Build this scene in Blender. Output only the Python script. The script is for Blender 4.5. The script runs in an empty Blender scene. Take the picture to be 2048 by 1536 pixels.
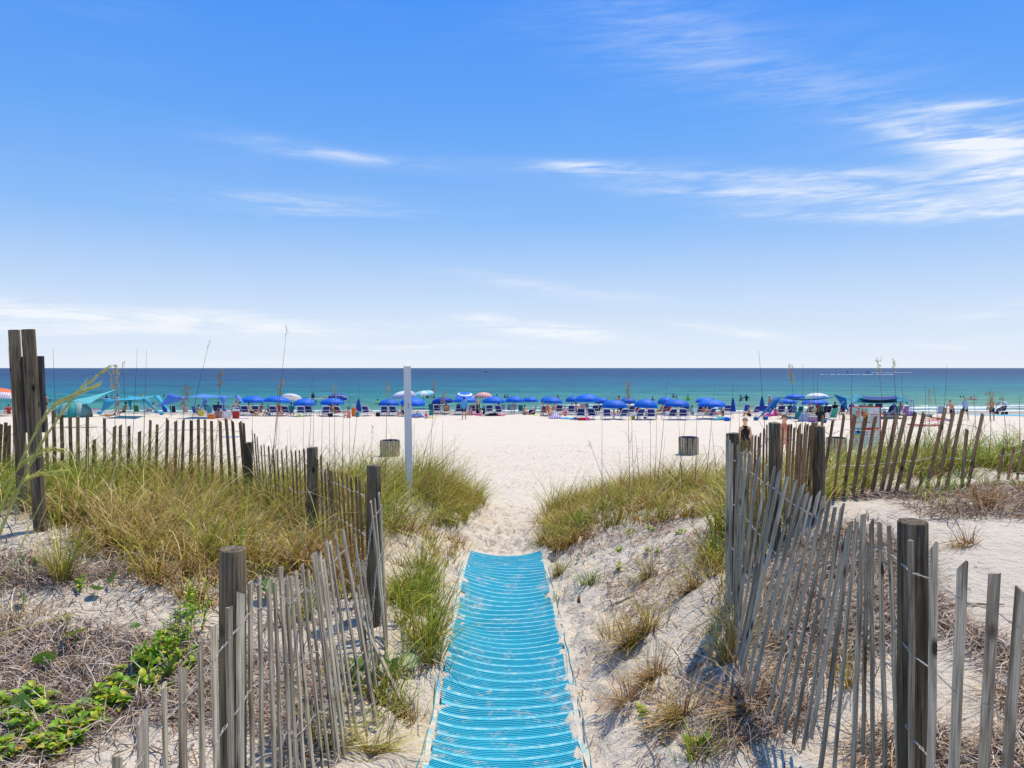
import bpy, math, random
import numpy as np
from mathutils import Vector, Matrix, Quaternion
random.seed(11); rng = np.random.default_rng(11)
R = math.radians
scene = bpy.context.scene
COL = scene.collection
F, CZ = 1500.0, 4.4            # focal length in photo pixels, eye height above the sea

# ---------------------------------------------------------------- camera, sky, sun, exposure
cam_d = bpy.data.cameras.new('camera'); cam = bpy.data.objects.new('camera', cam_d); COL.objects.link(cam)
cam.location = (0, 0, CZ); cam.rotation_euler = (R(90), 0, 0)
cam_d.sensor_width = 36.0; cam_d.lens = 36.0 * F / 2048.0; cam_d.shift_y = -32.0 / 2048.0
cam_d.clip_start = 0.1; cam_d.clip_end = 60000.0
scene.camera = cam
scene.view_settings.view_transform = 'Standard'; scene.view_settings.look = 'None'
scene.view_settings.exposure = 0.0; scene.view_settings.gamma = 1.0; scene.view_settings.use_curve_mapping = False
SUN_EL, SUN_AZ = 65.0, 38.0    # azimuth from +Y towards +X
sun_d = bpy.data.lights.new('sun', 'SUN'); sun = bpy.data.objects.new('sun', sun_d); COL.objects.link(sun)
sun_d.energy = 4.95; sun_d.angle = R(0.5); sun_d.color = (1.0, 0.93, 0.80)
sv = Vector((math.sin(R(SUN_AZ)) * math.cos(R(SUN_EL)), math.cos(R(SUN_AZ)) * math.cos(R(SUN_EL)), math.sin(R(SUN_EL))))
sun.rotation_euler = sv.to_track_quat('Z', 'Y').to_euler(); sun.location = (30, 30, 60)

world = bpy.data.worlds.new('World'); scene.world = world; world.use_nodes = True
wn = world.node_tree.nodes; wl = world.node_tree.links; wn.clear()
def N(nt, typ, **kw):
    n = nt.nodes.new(typ)
    for k, v in kw.items():
        if k.startswith('i_'):
            key = k[2:]
            n.inputs[int(key) if key.isdigit() else key.replace('_', ' ')].default_value = v
        else: setattr(n, k, v)
    return n
def build_world():
    nt = world.node_tree
    def M(op, a, b=None, c=None):
        n = nt.nodes.new('ShaderNodeMath'); n.operation = op
        for i, v in enumerate((a, b, c)):
            if v is None: continue
            if isinstance(v, (int, float)): n.inputs[i].default_value = v
            else: nt.links.new(v, n.inputs[i])
        return n.outputs[0]
    sky = N(nt, 'ShaderNodeTexSky', sky_type='NISHITA'); sky.sun_disc = False
    sky.sun_elevation = R(SUN_EL); sky.sun_rotation = R(SUN_AZ); sky.altitude = 0
    sky.air_density = 1.0; sky.dust_density = 0.6; sky.ozone_density = 2.0
    tc = N(nt, 'ShaderNodeTexCoord'); sep = N(nt, 'ShaderNodeSeparateXYZ'); nt.links.new(tc.outputs['Generated'], sep.inputs[0])
    X, Y, Z = sep.outputs
    az = M('ARCTAN2', X, Y); el = M('ARCSINE', Z)
    # streak noise that all wisps share, stretched along the azimuth
    comb = N(nt, 'ShaderNodeCombineXYZ'); nt.links.new(az, comb.inputs[0]); nt.links.new(el, comb.inputs[1])
    mp = N(nt, 'ShaderNodeMapping'); mp.inputs['Rotation'].default_value = (0, 0, R(9)); mp.inputs['Scale'].default_value = (5, 46, 1)
    nt.links.new(comb.outputs[0], mp.inputs[0])
    n1 = N(nt, 'ShaderNodeTexNoise', i_Scale=1.0, i_Detail=8.0, i_Roughness=0.62, i_Distortion=0.9); nt.links.new(mp.outputs[0], n1.inputs['Vector'])
    mp2 = N(nt, 'ShaderNodeMapping'); mp2.inputs['Rotation'].default_value = (0, 0, R(14)); mp2.inputs['Scale'].default_value = (22, 160, 1); nt.links.new(comb.outputs[0], mp2.inputs[0])
    n2 = N(nt, 'ShaderNodeTexNoise', i_Scale=1.0, i_Detail=6.0, i_Roughness=0.6, i_Distortion=0.5); nt.links.new(mp2.outputs[0], n2.inputs['Vector'])
    streak = M('ADD', M('MULTIPLY', n1.outputs[0], 0.68), M('MULTIPLY', n2.outputs[0], 0.32))
    mp3 = N(nt, 'ShaderNodeMapping'); mp3.inputs['Scale'].default_value = (3.2, 9, 1); nt.links.new(comb.outputs[0], mp3.inputs[0])
    n3 = N(nt, 'ShaderNodeTexNoise', i_Scale=1.0, i_Detail=2.0); nt.links.new(mp3.outputs[0], n3.inputs['Vector'])
    warp = M('MULTIPLY', M('SUBTRACT', n3.outputs[0], 0.5), 0.05)
    elw = M('ADD', el, warp)
    wisps = [(1165,338,75,8,-6,.62),(1450,352,330,12,-4,.33),(1760,352,210,12,-6,.33),(1985,295,170,28,-24,.66),(2040,335,110,40,-22,.5),(1860,270,110,10,-18,.3),
             (1930,418,190,15,-3,.75),(1560,384,240,10,-4,.5),(1600,440,120,9,-3,.45),(1420,110,300,60,-17,.13),(1330,60,200,35,-22,.08),(1500,150,230,25,-14,.08),
             (640,300,140,10,-7,.30),(750,322,130,12,-5,.18),(570,410,190,15,-1,.42),(150,632,330,13,-1,1.1),(500,632,250,11,-4,.65),(60,612,180,8,-2,.5),
             (1080,660,150,13,-6,1.05),(1160,682,110,9,-4,.6),(1470,668,110,9,-9,.75),(860,692,220,6,-2,.6),(1120,578,170,9,-7,.35),(2010,628,90,9,-1,.55),
             (1930,214,95,6,-5,.4),(1900,682,120,6,0,.35),(500,722,200,5,0,.4),(1700,400,260,16,-5,.35),(300,660,330,9,0,.35)]
    tot = None
    for px, py, hw, hh, ang, s in wisps:
        a0 = math.atan((px - 1024) / F); e0 = math.atan((736 - py) / F * math.cos(a0))
        w_, h_ = hw / F, hh / F * 1.25
        c, sn = math.cos(R(ang)), math.sin(R(ang))
        da = M('SUBTRACT', az, a0); de = M('SUBTRACT', elw, e0)
        u = M('MULTIPLY', M('ADD', M('MULTIPLY', da, c), M('MULTIPLY', de, sn)), 1 / w_)
        v = M('MULTIPLY', M('SUBTRACT', M('MULTIPLY', de, c), M('MULTIPLY', da, sn)), 1 / h_)
        g = M('MULTIPLY', M('EXPONENT', M('MULTIPLY', M('ADD', M('MULTIPLY', u, u), M('MULTIPLY', v, v)), -0.9)), s)
        tot = g if tot is None else M('ADD', tot, g)
    # thin cirrus over the whole sky as well
    veil = M('MULTIPLY', M('MAXIMUM', M('SUBTRACT', n3.outputs[0], 0.55), 0.0), 0.25)
    tot = M('ADD', tot, veil)
    mr = N(nt, 'ShaderNodeMapRange'); mr.interpolation_type = 'SMOOTHSTEP'; mr.inputs[1].default_value = 0.36; mr.inputs[2].default_value = 0.66
    nt.links.new(streak, mr.inputs[0])
    cloud = M('MULTIPLY', tot, M('ADD', M('MULTIPLY', mr.outputs[0], 1.15), 0.12))
    cloud = M('MINIMUM', M('MAXIMUM', cloud, 0.0), 0.93)
    # the sky: deepen the blue aloft, pale towards the horizon
    hs = N(nt, 'ShaderNodeHueSaturation', i_Saturation=1.28, i_Value=1.0); nt.links.new(sky.outputs[0], hs.inputs['Color'])
    ramp = N(nt, 'ShaderNodeValToRGB'); cr = ramp.color_ramp
    pts = [(0.0,(1.6,1.42,1.25)),(0.05,(1.35,1.3,1.22)),(0.12,(1.02,1.12,1.22)),(0.22,(.68,.94,1.30)),(0.34,(.50,.86,1.42)),(0.46,(.42,.82,1.50)),(1.0,(.40,.80,1.5))]
    while len(cr.elements) < len(pts): cr.elements.new(0.5)
    for e, (p_, c_) in zip(cr.elements, pts): e.position = p_; e.color = (c_[0]/2, c_[1]/2, c_[2]/2, 1)
    nt.links.new(Z, ramp.inputs[0])
    mul = N(nt, 'ShaderNodeMix', data_type='RGBA', blend_type='MULTIPLY'); mul.inputs[0].default_value = 1.0
    nt.links.new(hs.outputs[0], mul.inputs[6]); nt.links.new(ramp.outputs[0], mul.inputs[7])
    mul2 = N(nt, 'ShaderNodeVectorMath', operation='SCALE'); mul2.inputs['Scale'].default_value = 2.0; nt.links.new(mul.outputs[2], mul2.inputs[0])
    pale = N(nt, 'ShaderNodeValToRGB'); ce = pale.color_ramp.elements; ce.new(.09); ce.new(.19); ce.new(.31)
    for e, c_ in zip(ce, ((.84,.91,1.0), (.60,.76,1.0), (.29,.55,1.0), (.155,.43,1.0), (.085,.34,1.0))): e.color = (*c_, 1)
    ce[4].position = .45; nt.links.new(Z, pale.inputs[0])
    ps = N(nt, 'ShaderNodeVectorMath', operation='SCALE'); ps.inputs['Scale'].default_value = 9.6; nt.links.new(pale.outputs[0], ps.inputs[0])
    pf = N(nt, 'ShaderNodeMapRange'); pf.interpolation_type = 'SMOOTHSTEP'; pf.inputs[1].default_value = -.05; pf.inputs[2].default_value = .5; pf.inputs[3].default_value = 1.0; pf.inputs[4].default_value = .8; nt.links.new(Z, pf.inputs[0])
    air = N(nt, 'ShaderNodeMix', data_type='RGBA'); nt.links.new(pf.outputs[0], air.inputs[0]); nt.links.new(mul2.outputs[0], air.inputs[6]); nt.links.new(ps.outputs[0], air.inputs[7])
    mix = N(nt, 'ShaderNodeMix', data_type='RGBA'); nt.links.new(cloud, mix.inputs[0])
    nt.links.new(air.outputs[2], mix.inputs[6]); mix.inputs[7].default_value = (9.0, 9.4, 10.0, 1)
    bg = N(nt, 'ShaderNodeBackground'); bg.inputs['Strength'].default_value = 0.10
    nt.links.new(mix.outputs[2], bg.inputs['Color'])
    out = N(nt, 'ShaderNodeOutputWorld'); nt.links.new(bg.outputs[0], out.inputs[0])
build_world()

# ---------------------------------------------------------------- helpers
def P(px, py, D): return Vector(((px - 1024) / F * D, D, CZ - (py - 736) / F * D))
def tag(o, label=None, cat=None, group=None, kind=None):
    if label: o['label'] = label
    if cat: o['category'] = cat
    if group: o['group'] = group
    if kind: o['kind'] = kind
    return o
def empty(name, loc=(0, 0, 0), rz=0.0, label=None, cat=None, group=None):
    o = bpy.data.objects.new(name, None); COL.objects.link(o); o.empty_display_size = 0.1
    o.location = loc; o.rotation_euler = (0, 0, rz); return tag(o, label, cat, group)
class MB:
    def __init__(s): s.v = []; s.f = []; s.m = []; s.mi = 0
    def add(s, vs, fs):
        b = len(s.v); s.v += [tuple(v) for v in vs]; s.f += [tuple(b + i for i in f) for f in fs]; s.m += [s.mi] * len(fs); return s
    def box(s, c, size, rot=None):
        x, y, z = size[0]/2, size[1]/2, size[2]/2
        vs = [Vector(p) for p in ((-x,-y,-z),(x,-y,-z),(x,y,-z),(-x,y,-z),(-x,-y,z),(x,-y,z),(x,y,z),(-x,y,z))]
        if rot is not None: vs = [rot @ v for v in vs]
        c = Vector(c)
        return s.add([v + c for v in vs], [(3,2,1,0),(4,5,6,7),(0,1,5,4),(1,2,6,5),(2,3,7,6),(3,0,4,7)])
    def tube(s, pts, rad, n=6, cap=True):
        pts = [Vector(p) for p in pts]; rad = rad if hasattr(rad, '__len__') else [rad] * len(pts)
        rings = []; up = Vector((0.13, 0.21, 0.97)).normalized()
        for i, p in enumerate(pts):
            t = (pts[min(i+1, len(pts)-1)] - pts[max(i-1, 0)])
            t = t.normalized() if t.length > 1e-9 else Vector((0, 0, 1))
            a = t.cross(up)
            if a.length < 0.15: a = t.cross(Vector((1, 0, 0.1)))
            a.normalize(); b = t.cross(a)
            rings.append([p + a * (math.cos(2*math.pi*k/n) * rad[i]) + b * (math.sin(2*math.pi*k/n) * rad[i]) for k in range(n)])
        vs = [v for r in rings for v in r]
        fs = [(i*n+k, i*n+(k+1) % n, (i+1)*n+(k+1) % n, (i+1)*n+k) for i in range(len(pts)-1) for k in range(n)]
        if cap: fs += [tuple(range(n)), tuple(reversed(range((len(pts)-1)*n, len(pts)*n)))]
        return s.add(vs, fs)
    def lathe(s, prof, n=16, c=(0, 0, 0)):
        c = Vector(c); vs = []; fs = []
        for r, z in prof: vs += [c + Vector((r*math.cos(2*math.pi*k/n), r*math.sin(2*math.pi*k/n), z)) for k in range(n)]
        for i in range(len(prof)-1):
            for k in range(n): fs.append((i*n+k, i*n+(k+1) % n, (i+1)*n+(k+1) % n, (i+1)*n+k))
        return s.add(vs, fs)
    def ball(s, c, r, nu=8, nv=6):
        r = r if hasattr(r, '__len__') else (r, r, r); c = Vector(c); vs = []; fs = []
        for i in range(nv+1):
            th = math.pi * i / nv
            vs += [c + Vector((r[0]*math.sin(th)*math.cos(2*math.pi*k/nu), r[1]*math.sin(th)*math.sin(2*math.pi*k/nu), r[2]*math.cos(th))) for k in range(nu)]
        for i in range(nv):
            for k in range(nu): fs.append((i*nu+k, (i+1)*nu+k, (i+1)*nu+(k+1) % nu, i*nu+(k+1) % nu))
        return s.add(vs, fs)
    def sheet(s, grid, thick=0.004):
        """a cloth of real thickness from a 2-D list of points"""
        n, m = len(grid), len(grid[0]); g = [[Vector(p) for p in r] for r in grid]; vs = []; 
        for sgn in (0, 1):
            for i in range(n):
                for j in range(m):
                    du = g[min(i+1, n-1)][j] - g[max(i-1, 0)][j]; dv = g[i][min(j+1, m-1)] - g[i][max(j-1, 0)]
                    nn = du.cross(dv); nn = nn.normalized() if nn.length > 1e-9 else Vector((0, 0, 1))
                    vs.append(g[i][j] - nn * thick * sgn)
        K = n*m; fs = []
        for i in range(n-1):
            for j in range(m-1):
                a = i*m+j; fs.append((a, a+m, a+m+1, a+1)); fs.append((K+a, K+a+1, K+a+m+1, K+a+m))
        for i in range(n-1): fs.append((i*m, K+i*m, K+(i+1)*m, (i+1)*m)); fs.append((i*m+m-1, (i+1)*m+m-1, K+(i+1)*m+m-1, K+i*m+m-1))
        for j in range(m-1): fs.append((j, j+1, K+j+1, K+j)); fs.append(((n-1)*m+j, K+(n-1)*m+j, K+(n-1)*m+j+1, (n-1)*m+j+1))
        return s.add(vs, fs)
    def mesh(s, name, mats, smooth=False):
        me = bpy.data.meshes.new(name); me.from_pydata(s.v, [], s.f)
        mats = mats if isinstance(mats, (list, tuple)) else [mats]
        for m in mats: me.materials.append(m)
        if len(mats) > 1: me.polygons.foreach_set('material_index', s.m)
        if smooth: me.polygons.foreach_set('use_smooth', [True] * len(me.polygons))
        me.update(); return me
    def build(s, name, mats, parent=None, smooth=False, loc=None):
        return put(name, s.mesh(name, mats, smooth), parent, loc)
def put(name, me, parent=None, loc=None, rot=None):
    o = bpy.data.objects.new(name, me); COL.objects.link(o)
    if parent is not None: o.parent = parent
    if loc is not None: o.location = loc
    if rot is not None: o.rotation_euler = rot
    return o
def kids(o): return [c for c in COL.objects if c.parent is o]
def make_proto(root):
    """remember a built thing so that it can be copied fast: list of (object, parent index)"""
    out = [(root, -1)]; 
    allo = list(COL.objects)
    i = 0
    while i < len(out):
        o = out[i][0]
        for c in allo:
            if c.parent is o: out.append((c, i))
        i += 1
    return out
def copy_tree(proto, loc=None, rz=None, scale=None, label=None, group=None):
    made = []
    for o, pi in proto:
        c = o.copy(); COL.objects.link(c)
        if pi >= 0: c.parent = made[pi]; c.matrix_parent_inverse = o.matrix_parent_inverse.copy()
        made.append(c)
    r = made[0]
    if loc is not None: r.location = loc
    if rz is not None: r.rotation_euler = (r.rotation_euler[0], r.rotation_euler[1], rz)
    if scale is not None: r.scale = scale if hasattr(scale, '__len__') else (scale,)*3
    if label: r['label'] = label
    if group: r['group'] = group
    return r, made
def fast_mesh(name, verts, quads, mat, col=None, smooth=False):
    me = bpy.data.meshes.new(name); nv, nf = len(verts), len(quads)
    me.vertices.add(nv); me.vertices.foreach_set('co', np.ascontiguousarray(verts, dtype=np.float32).ravel())
    me.loops.add(nf*4); me.loops.foreach_set('vertex_index', np.ascontiguousarray(quads, dtype=np.int32).ravel())
    me.polygons.add(nf); me.polygons.foreach_set('loop_start', np.arange(0, nf*4, 4, dtype=np.int32))
    me.polygons.foreach_set('loop_total', np.full(nf, 4, dtype=np.int32))
    if smooth: me.polygons.foreach_set('use_smooth', np.ones(nf, dtype=bool))
    me.update(calc_edges=True)
    if col is not None:
        at = me.color_attributes.new('tint', 'FLOAT_COLOR', 'POINT')
        c4 = np.ones((nv, 4), dtype=np.float32); c4[:, :3] = col; at.data.foreach_set('color', c4.ravel())
    me.materials.append(mat); return me

# ---------------------------------------------------------------- materials
def base_mat(name):
    m = bpy.data.materials.new(name); m.use_nodes = True; nt = m.node_tree; nt.nodes.clear()
    b = N(nt, 'ShaderNodeBsdfPrincipled'); o = N(nt, 'ShaderNodeOutputMaterial'); nt.links.new(b.outputs[0], o.inputs[0])
    return m, nt, b, o
def ramp(nt, src, stops):
    r = N(nt, 'ShaderNodeValToRGB'); cr = r.color_ramp
    while len(cr.elements) < len(stops): cr.elements.new(0.5)
    for e, (p_, c_) in zip(cr.elements, stops): e.position = p_; e.color = (*c_, 1) if len(c_) == 3 else c_
    nt.links.new(src, r.inputs[0]); return r
def noise(nt, vec, scale, detail=4, rough=.55, dist=0.0):
    n = N(nt, 'ShaderNodeTexNoise', i_Scale=float(scale), i_Detail=float(detail), i_Roughness=rough, i_Distortion=dist)
    if vec is not None: nt.links.new(vec, n.inputs['Vector'])
    return n
def mixc(nt, fac, a, b, mode='MIX'):
    n = N(nt, 'ShaderNodeMix', data_type='RGBA', blend_type=mode)
    for sock, v in ((n.inputs[0], fac), (n.inputs[6], a), (n.inputs[7], b)):
        if isinstance(v, (int, float)): sock.default_value = v
        elif isinstance(v, tuple): sock.default_value = (*v, 1) if len(v) == 3 else v
        else: nt.links.new(v, sock)
    return n.outputs[2]
def math_n(nt, op, a, b=None, clamp=False):
    n = N(nt, 'ShaderNodeMath', operation=op); n.use_clamp = clamp
    for i, v in enumerate((a, b)):
        if v is None: continue
        if isinstance(v, (int, float)): n.inputs[i].default_value = v
        else: nt.links.new(v, n.inputs[i])
    return n.outputs[0]
def bump(nt, b, h, strength=.4, dist=.01):
    n = N(nt, 'ShaderNodeBump'); n.inputs['Strength'].default_value = strength; n.inputs['Distance'].default_value = dist
    nt.links.new(h, n.inputs['Height']); nt.links.new(n.outputs[0], b.inputs['Normal']); return n
_mc = {}
def pm(col, rough=.65, var=.18, scale=9, spec=.35, transl=0.0, key=''):
    """plain coloured stuff (cloth, plastic, paint) with a little procedural variation"""
    k = (tuple(round(c, 3) for c in col), rough, var, scale, transl, key)
    if k in _mc: return _mc[k]
    m, nt, b, o = base_mat('material_' + (key or 'plain')); tc = N(nt, 'ShaderNodeTexCoord')
    n = noise(nt, tc.outputs['Object'], scale, 4); oi = N(nt, 'ShaderNodeObjectInfo')
    f = math_n(nt, 'ADD', math_n(nt, 'MULTIPLY', n.outputs[0], 2*var), 1 - var)
    f = math_n(nt, 'MULTIPLY', f, math_n(nt, 'ADD', math_n(nt, 'MULTIPLY', oi.outputs['Random'], .16), .92))
    vm = N(nt, 'ShaderNodeVectorMath', operation='SCALE'); vm.inputs[0].default_value = col; nt.links.new(f, vm.inputs['Scale'])
    nt.links.new(vm.outputs[0], b.inputs['Base Color']); b.inputs['Roughness'].default_value = rough; b.inputs['Specular IOR Level'].default_value = spec
    bump(nt, b, n.outputs[0], .15, .01)
    if transl:
        t = N(nt, 'ShaderNodeBsdfTranslucent'); nt.links.new(vm.outputs[0], t.inputs[0]); ms = N(nt, 'ShaderNodeMixShader'); ms.inputs[0].default_value = transl
        nt.links.new(b.outputs[0], ms.inputs[1]); nt.links.new(t.outputs[0], ms.inputs[2]); nt.links.new(ms.outputs[0], o.inputs[0])
    _mc[k] = m; return m
def stripe_mat(c1, c2, freq=8, axis=0, transl=.2, rough=.7, key='striped_cloth'):
    m, nt, b, o = base_mat(key); tc = N(nt, 'ShaderNodeTexCoord'); s = N(nt, 'ShaderNodeSeparateXYZ'); nt.links.new(tc.outputs['Object'], s.inputs[0])
    v = math_n(nt, 'FRACT', math_n(nt, 'MULTIPLY', s.outputs[axis], freq)); st = math_n(nt, 'GREATER_THAN', v, .5)
    c = mixc(nt, st, c1, c2); nt.links.new(c, b.inputs['Base Color']); b.inputs['Roughness'].default_value = rough
    t = N(nt, 'ShaderNodeBsdfTranslucent'); nt.links.new(c, t.inputs[0]); ms = N(nt, 'ShaderNodeMixShader'); ms.inputs[0].default_value = transl
    nt.links.new(b.outputs[0], ms.inputs[1]); nt.links.new(t.outputs[0], ms.inputs[2]); nt.links.new(ms.outputs[0], o.inputs[0]); return m
def wood_mat(name, dark, mid, light, scale=1.0, moss=0.0):
    m, nt, b, o = base_mat(name); tc = N(nt, 'ShaderNodeTexCoord'); oi = N(nt, 'ShaderNodeObjectInfo')
    off = N(nt, 'ShaderNodeVectorMath', operation='ADD'); nt.links.new(tc.outputs['Object'], off.inputs[0])
    cb = N(nt, 'ShaderNodeCombineXYZ'); nt.links.new(math_n(nt, 'MULTIPLY', oi.outputs['Random'], 37.0), cb.inputs[2]); nt.links.new(math_n(nt, 'MULTIPLY', oi.outputs['Random'], 11.0), cb.inputs[0]); nt.links.new(cb.outputs[0], off.inputs[1])
    mp = N(nt, 'ShaderNodeMapping'); mp.inputs['Scale'].default_value = (110*scale, 110*scale, 3.5*scale); nt.links.new(off.outputs[0], mp.inputs[0])
    g = noise(nt, mp.outputs[0], 1, 6, .6, .4)
    mp2 = N(nt, 'ShaderNodeMapping'); mp2.inputs['Scale'].default_value = (14*scale, 14*scale, 2.2*scale); nt.links.new(off.outputs[0], mp2.inputs[0])
    g2 = noise(nt, mp2.outputs[0], 1, 4, .6, .3)
    r = ramp(nt, g.outputs[0], [(.28, dark), (.5, mid), (.72, light)])
    r2 = ramp(nt, g2.outputs[0], [(.30, (.30, .27, .24)), (.52, (1, 1, 1)), (.8, (1.18, 1.13, 1.05))])
    c = mixc(nt, 1.0, r.outputs[0], r2.outputs[0], 'MULTIPLY')
    # dark knots
    vo = N(nt, 'ShaderNodeTexVoronoi', feature='F1'); mp3 = N(nt, 'ShaderNodeMapping'); mp3.inputs['Scale'].default_value = (9, 9, 4.2); nt.links.new(off.outputs[0], mp3.inputs[0]); nt.links.new(mp3.outputs[0], vo.inputs['Vector']); vo.inputs['Scale'].default_value = 1
    kn = N(nt, 'ShaderNodeMapRange'); kn.inputs[1].default_value = .08; kn.inputs[2].default_value = .19; kn.inputs[3].default_value = 1; kn.inputs[4].default_value = 0; nt.links.new(vo.outputs['Distance'], kn.inputs[0])
    c = mixc(nt, kn.outputs[0], c, tuple(x*.35 for x in dark))
    v = N(nt, 'ShaderNodeVectorMath', operation='SCALE'); nt.links.new(c, v.inputs[0]); nt.links.new(math_n(nt, 'ADD', math_n(nt, 'MULTIPLY', oi.outputs['Random'], .55), .66), v.inputs['Scale'])
    nt.links.new(v.outputs[0], b.inputs['Base Color']); b.inputs['Roughness'].default_value = .82; b.inputs['Specular IOR Level'].default_value = .25
    bump(nt, b, g.outputs[0], .7, .004); return m
def veg_mat(name, transl=.35, rough=.55, random_tint=False, col=None):
    m, nt, b, o = base_mat(name)
    if col is None:
        at = N(nt, 'ShaderNodeAttribute', attribute_name='tint'); src = at.outputs['Color']
    else:
        oi = N(nt, 'ShaderNodeObjectInfo'); tc = N(nt, 'ShaderNodeTexCoord'); nz = noise(nt, tc.outputs['Object'], 30, 3)
        r = ramp(nt, oi.outputs['Random'], col); src = mixc(nt, 1.0, r.outputs[0], ramp(nt, nz.outputs[0], [(.3, (.75,.75,.75)), (.7, (1.2,1.2,1.1))]).outputs[0], 'MULTIPLY')
    nt.links.new(src, b.inputs['Base Color']); b.inputs['Roughness'].default_value = rough; b.inputs['Specular IOR Level'].default_value = .3
    t = N(nt, 'ShaderNodeBsdfTranslucent'); nt.links.new(src, t.inputs[0]); ms = N(nt, 'ShaderNodeMixShader'); ms.inputs[0].default_value = transl
    nt.links.new(b.outputs[0], ms.inputs[1]); nt.links.new(t.outputs[0], ms.inputs[2]); nt.links.new(ms.outputs[0], o.inputs[0]); return m

M_SLAT = wood_mat('weathered_slat_wood', (.12,.088,.052), (.46,.365,.245), (.72,.61,.45))
M_SLATB = wood_mat('brown_slat_wood', (.11,.06,.028), (.36,.205,.095), (.54,.345,.185))
M_POST = wood_mat('weathered_post_wood', (.03,.022,.012), (.155,.115,.065), (.36,.28,.17), .8)
M_BOARD = wood_mat('dark_board_wood', (.02,.018,.018), (.05,.045,.045), (.11,.10,.10), .6)
M_BIN = wood_mat('bin_slat_wood', (.28,.22,.14), (.52,.44,.30), (.66,.58,.43), .6)
M_WIRE = pm((.46,.40,.32), .5, .25, 40, .5, key='galvanised_wire'); M_WIRE.node_tree.nodes['Principled BSDF'].inputs['Metallic'].default_value = .2
M_GRASS = veg_mat('dune_grass', .26); M_STRAW = veg_mat('dry_straw', .15, .8)

# ---------------------------------------------------------------- terrain
_by = np.array([-400,-50,0,9.5,11,14,19,24,29.5,45,60,77,100,150,600]); _bz = np.array([-2.36,-2.36,-2.36,-2.38,-2.46,-2.70,-3.02,-3.28,-3.42,-3.76,-4.10,-4.42,-5.1,-7,-9])
_fy = np.linspace(-60, 620, 13601); _fz = np.interp(_fy, _by, _bz); _k = np.hanning(49); _k /= _k.sum()
_fz = np.convolve(np.pad(_fz, 24, mode='edge'), _k, 'valid')
def base_h(y): return np.interp(y, _fy, _fz)
CP = [ # x, y, z relative to the eye
 (0,-2,-2.36),(0,1,-2.36),(0,3,-2.36),(0,5,-2.36),(0,7,-2.36),(0,9,-2.36),(0,11,-2.46),(0,13,-2.64),(-.1,16,-2.85),(.6,16,-2.85),
 (-.55,3,-2.35),(-.55,5,-2.35),(-.55,7,-2.35),(-.5,9,-2.36),(.5,3,-2.34),(.5,5,-2.34),(.48,7,-2.34),(.45,9,-2.37),
 (-.72,4.2,-2.26),(-.9,5.2,-2.14),(-1.07,5.75,-2.02),(-1.1,3.1,-2.12),(-1.3,2.3,-2.12),(-.95,7.2,-2.12),(-.85,8.5,-2.2),(-.72,10.5,-2.4),(-.72,12,-2.5),
 (-1.8,4,-2.02),(-2.7,4.4,-1.95),(-2.2,3,-2.05),(-3.57,5.8,-1.60),(-3.9,6.3,-1.45),(-4.3,6.9,-1.40),(-3.1,6.4,-1.64),(-2.2,5.6,-1.78),(-1.8,6.6,-1.72),
 (-2.0,7.5,-1.84),(-3,8,-1.76),(-5,8,-1.55),(-3.3,9.4,-1.86),(-5,10,-1.74),(-2.3,9.5,-1.92),(-1.4,8.6,-1.95),(-1.5,11.2,-1.95),(-1.15,11.3,-2.02),(-1.6,13,-2.02),(-.9,13,-2.3),(-.5,15,-2.68),
 (-3,12,-2.1),(-5,12.5,-2.05),(-2.4,15,-2.65),(-5,15.5,-2.75),(-8,15.5,-2.7),(-8,5,-1.45),(-8,9,-1.55),(-8,12.5,-2.1),(-5,3,-1.85),(-5,0,-2.0),(-9,0,-1.8),(-2.2,0,-2.2),
 (.72,8.2,-2.28),(.40,9.7,-2.38),(.9,9.7,-2.14),(.75,12.5,-2.38),(.7,14.4,-2.66),(1.5,10.5,-1.96),(1.6,12.6,-2.12),(2.8,10,-1.72),(2.6,12.5,-2.0),(4,9.2,-1.5),(2,14.8,-2.62),(4.5,15,-2.6),
 (1.3,8,-2.0),(2.0,8,-1.76),(1.0,6.3,-2.13),(.85,5,-2.24),(1.1,4.9,-2.14),(.8,3.2,-2.28),(1.15,4,-2.16),(1.65,5.6,-1.80),(1.6,4.2,-1.96),(1.6,3.0,-1.92),(2.25,6.3,-1.56),(2.7,6.6,-1.31),
 (3.3,7.1,-1.30),(4.5,7,-1.25),(3,5,-1.45),(2.4,4.2,-1.68),(2.5,3.2,-1.72),(4,4,-1.48),(2.7,2.6,-1.78),(5.5,9,-1.3),(5.5,11.2,-1.5),(8,13,-2.0),(6,14,-2.2),(8,8,-1.25),(8,4,-1.35),(5,0,-1.7),(2,0,-2.2),(8,0,-1.6),(8,16,-2.8)]
_cp = np.array(CP); _ca = 0.35
_phi = np.sqrt(((_cp[:, None, :2] - _cp[None, :, :2])**2).sum(-1) + _ca**2)
_w = np.linalg.solve(_phi + 0.02*np.eye(len(_cp))*-1, _cp[:, 2] - base_h(_cp[:, 1]))
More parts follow.
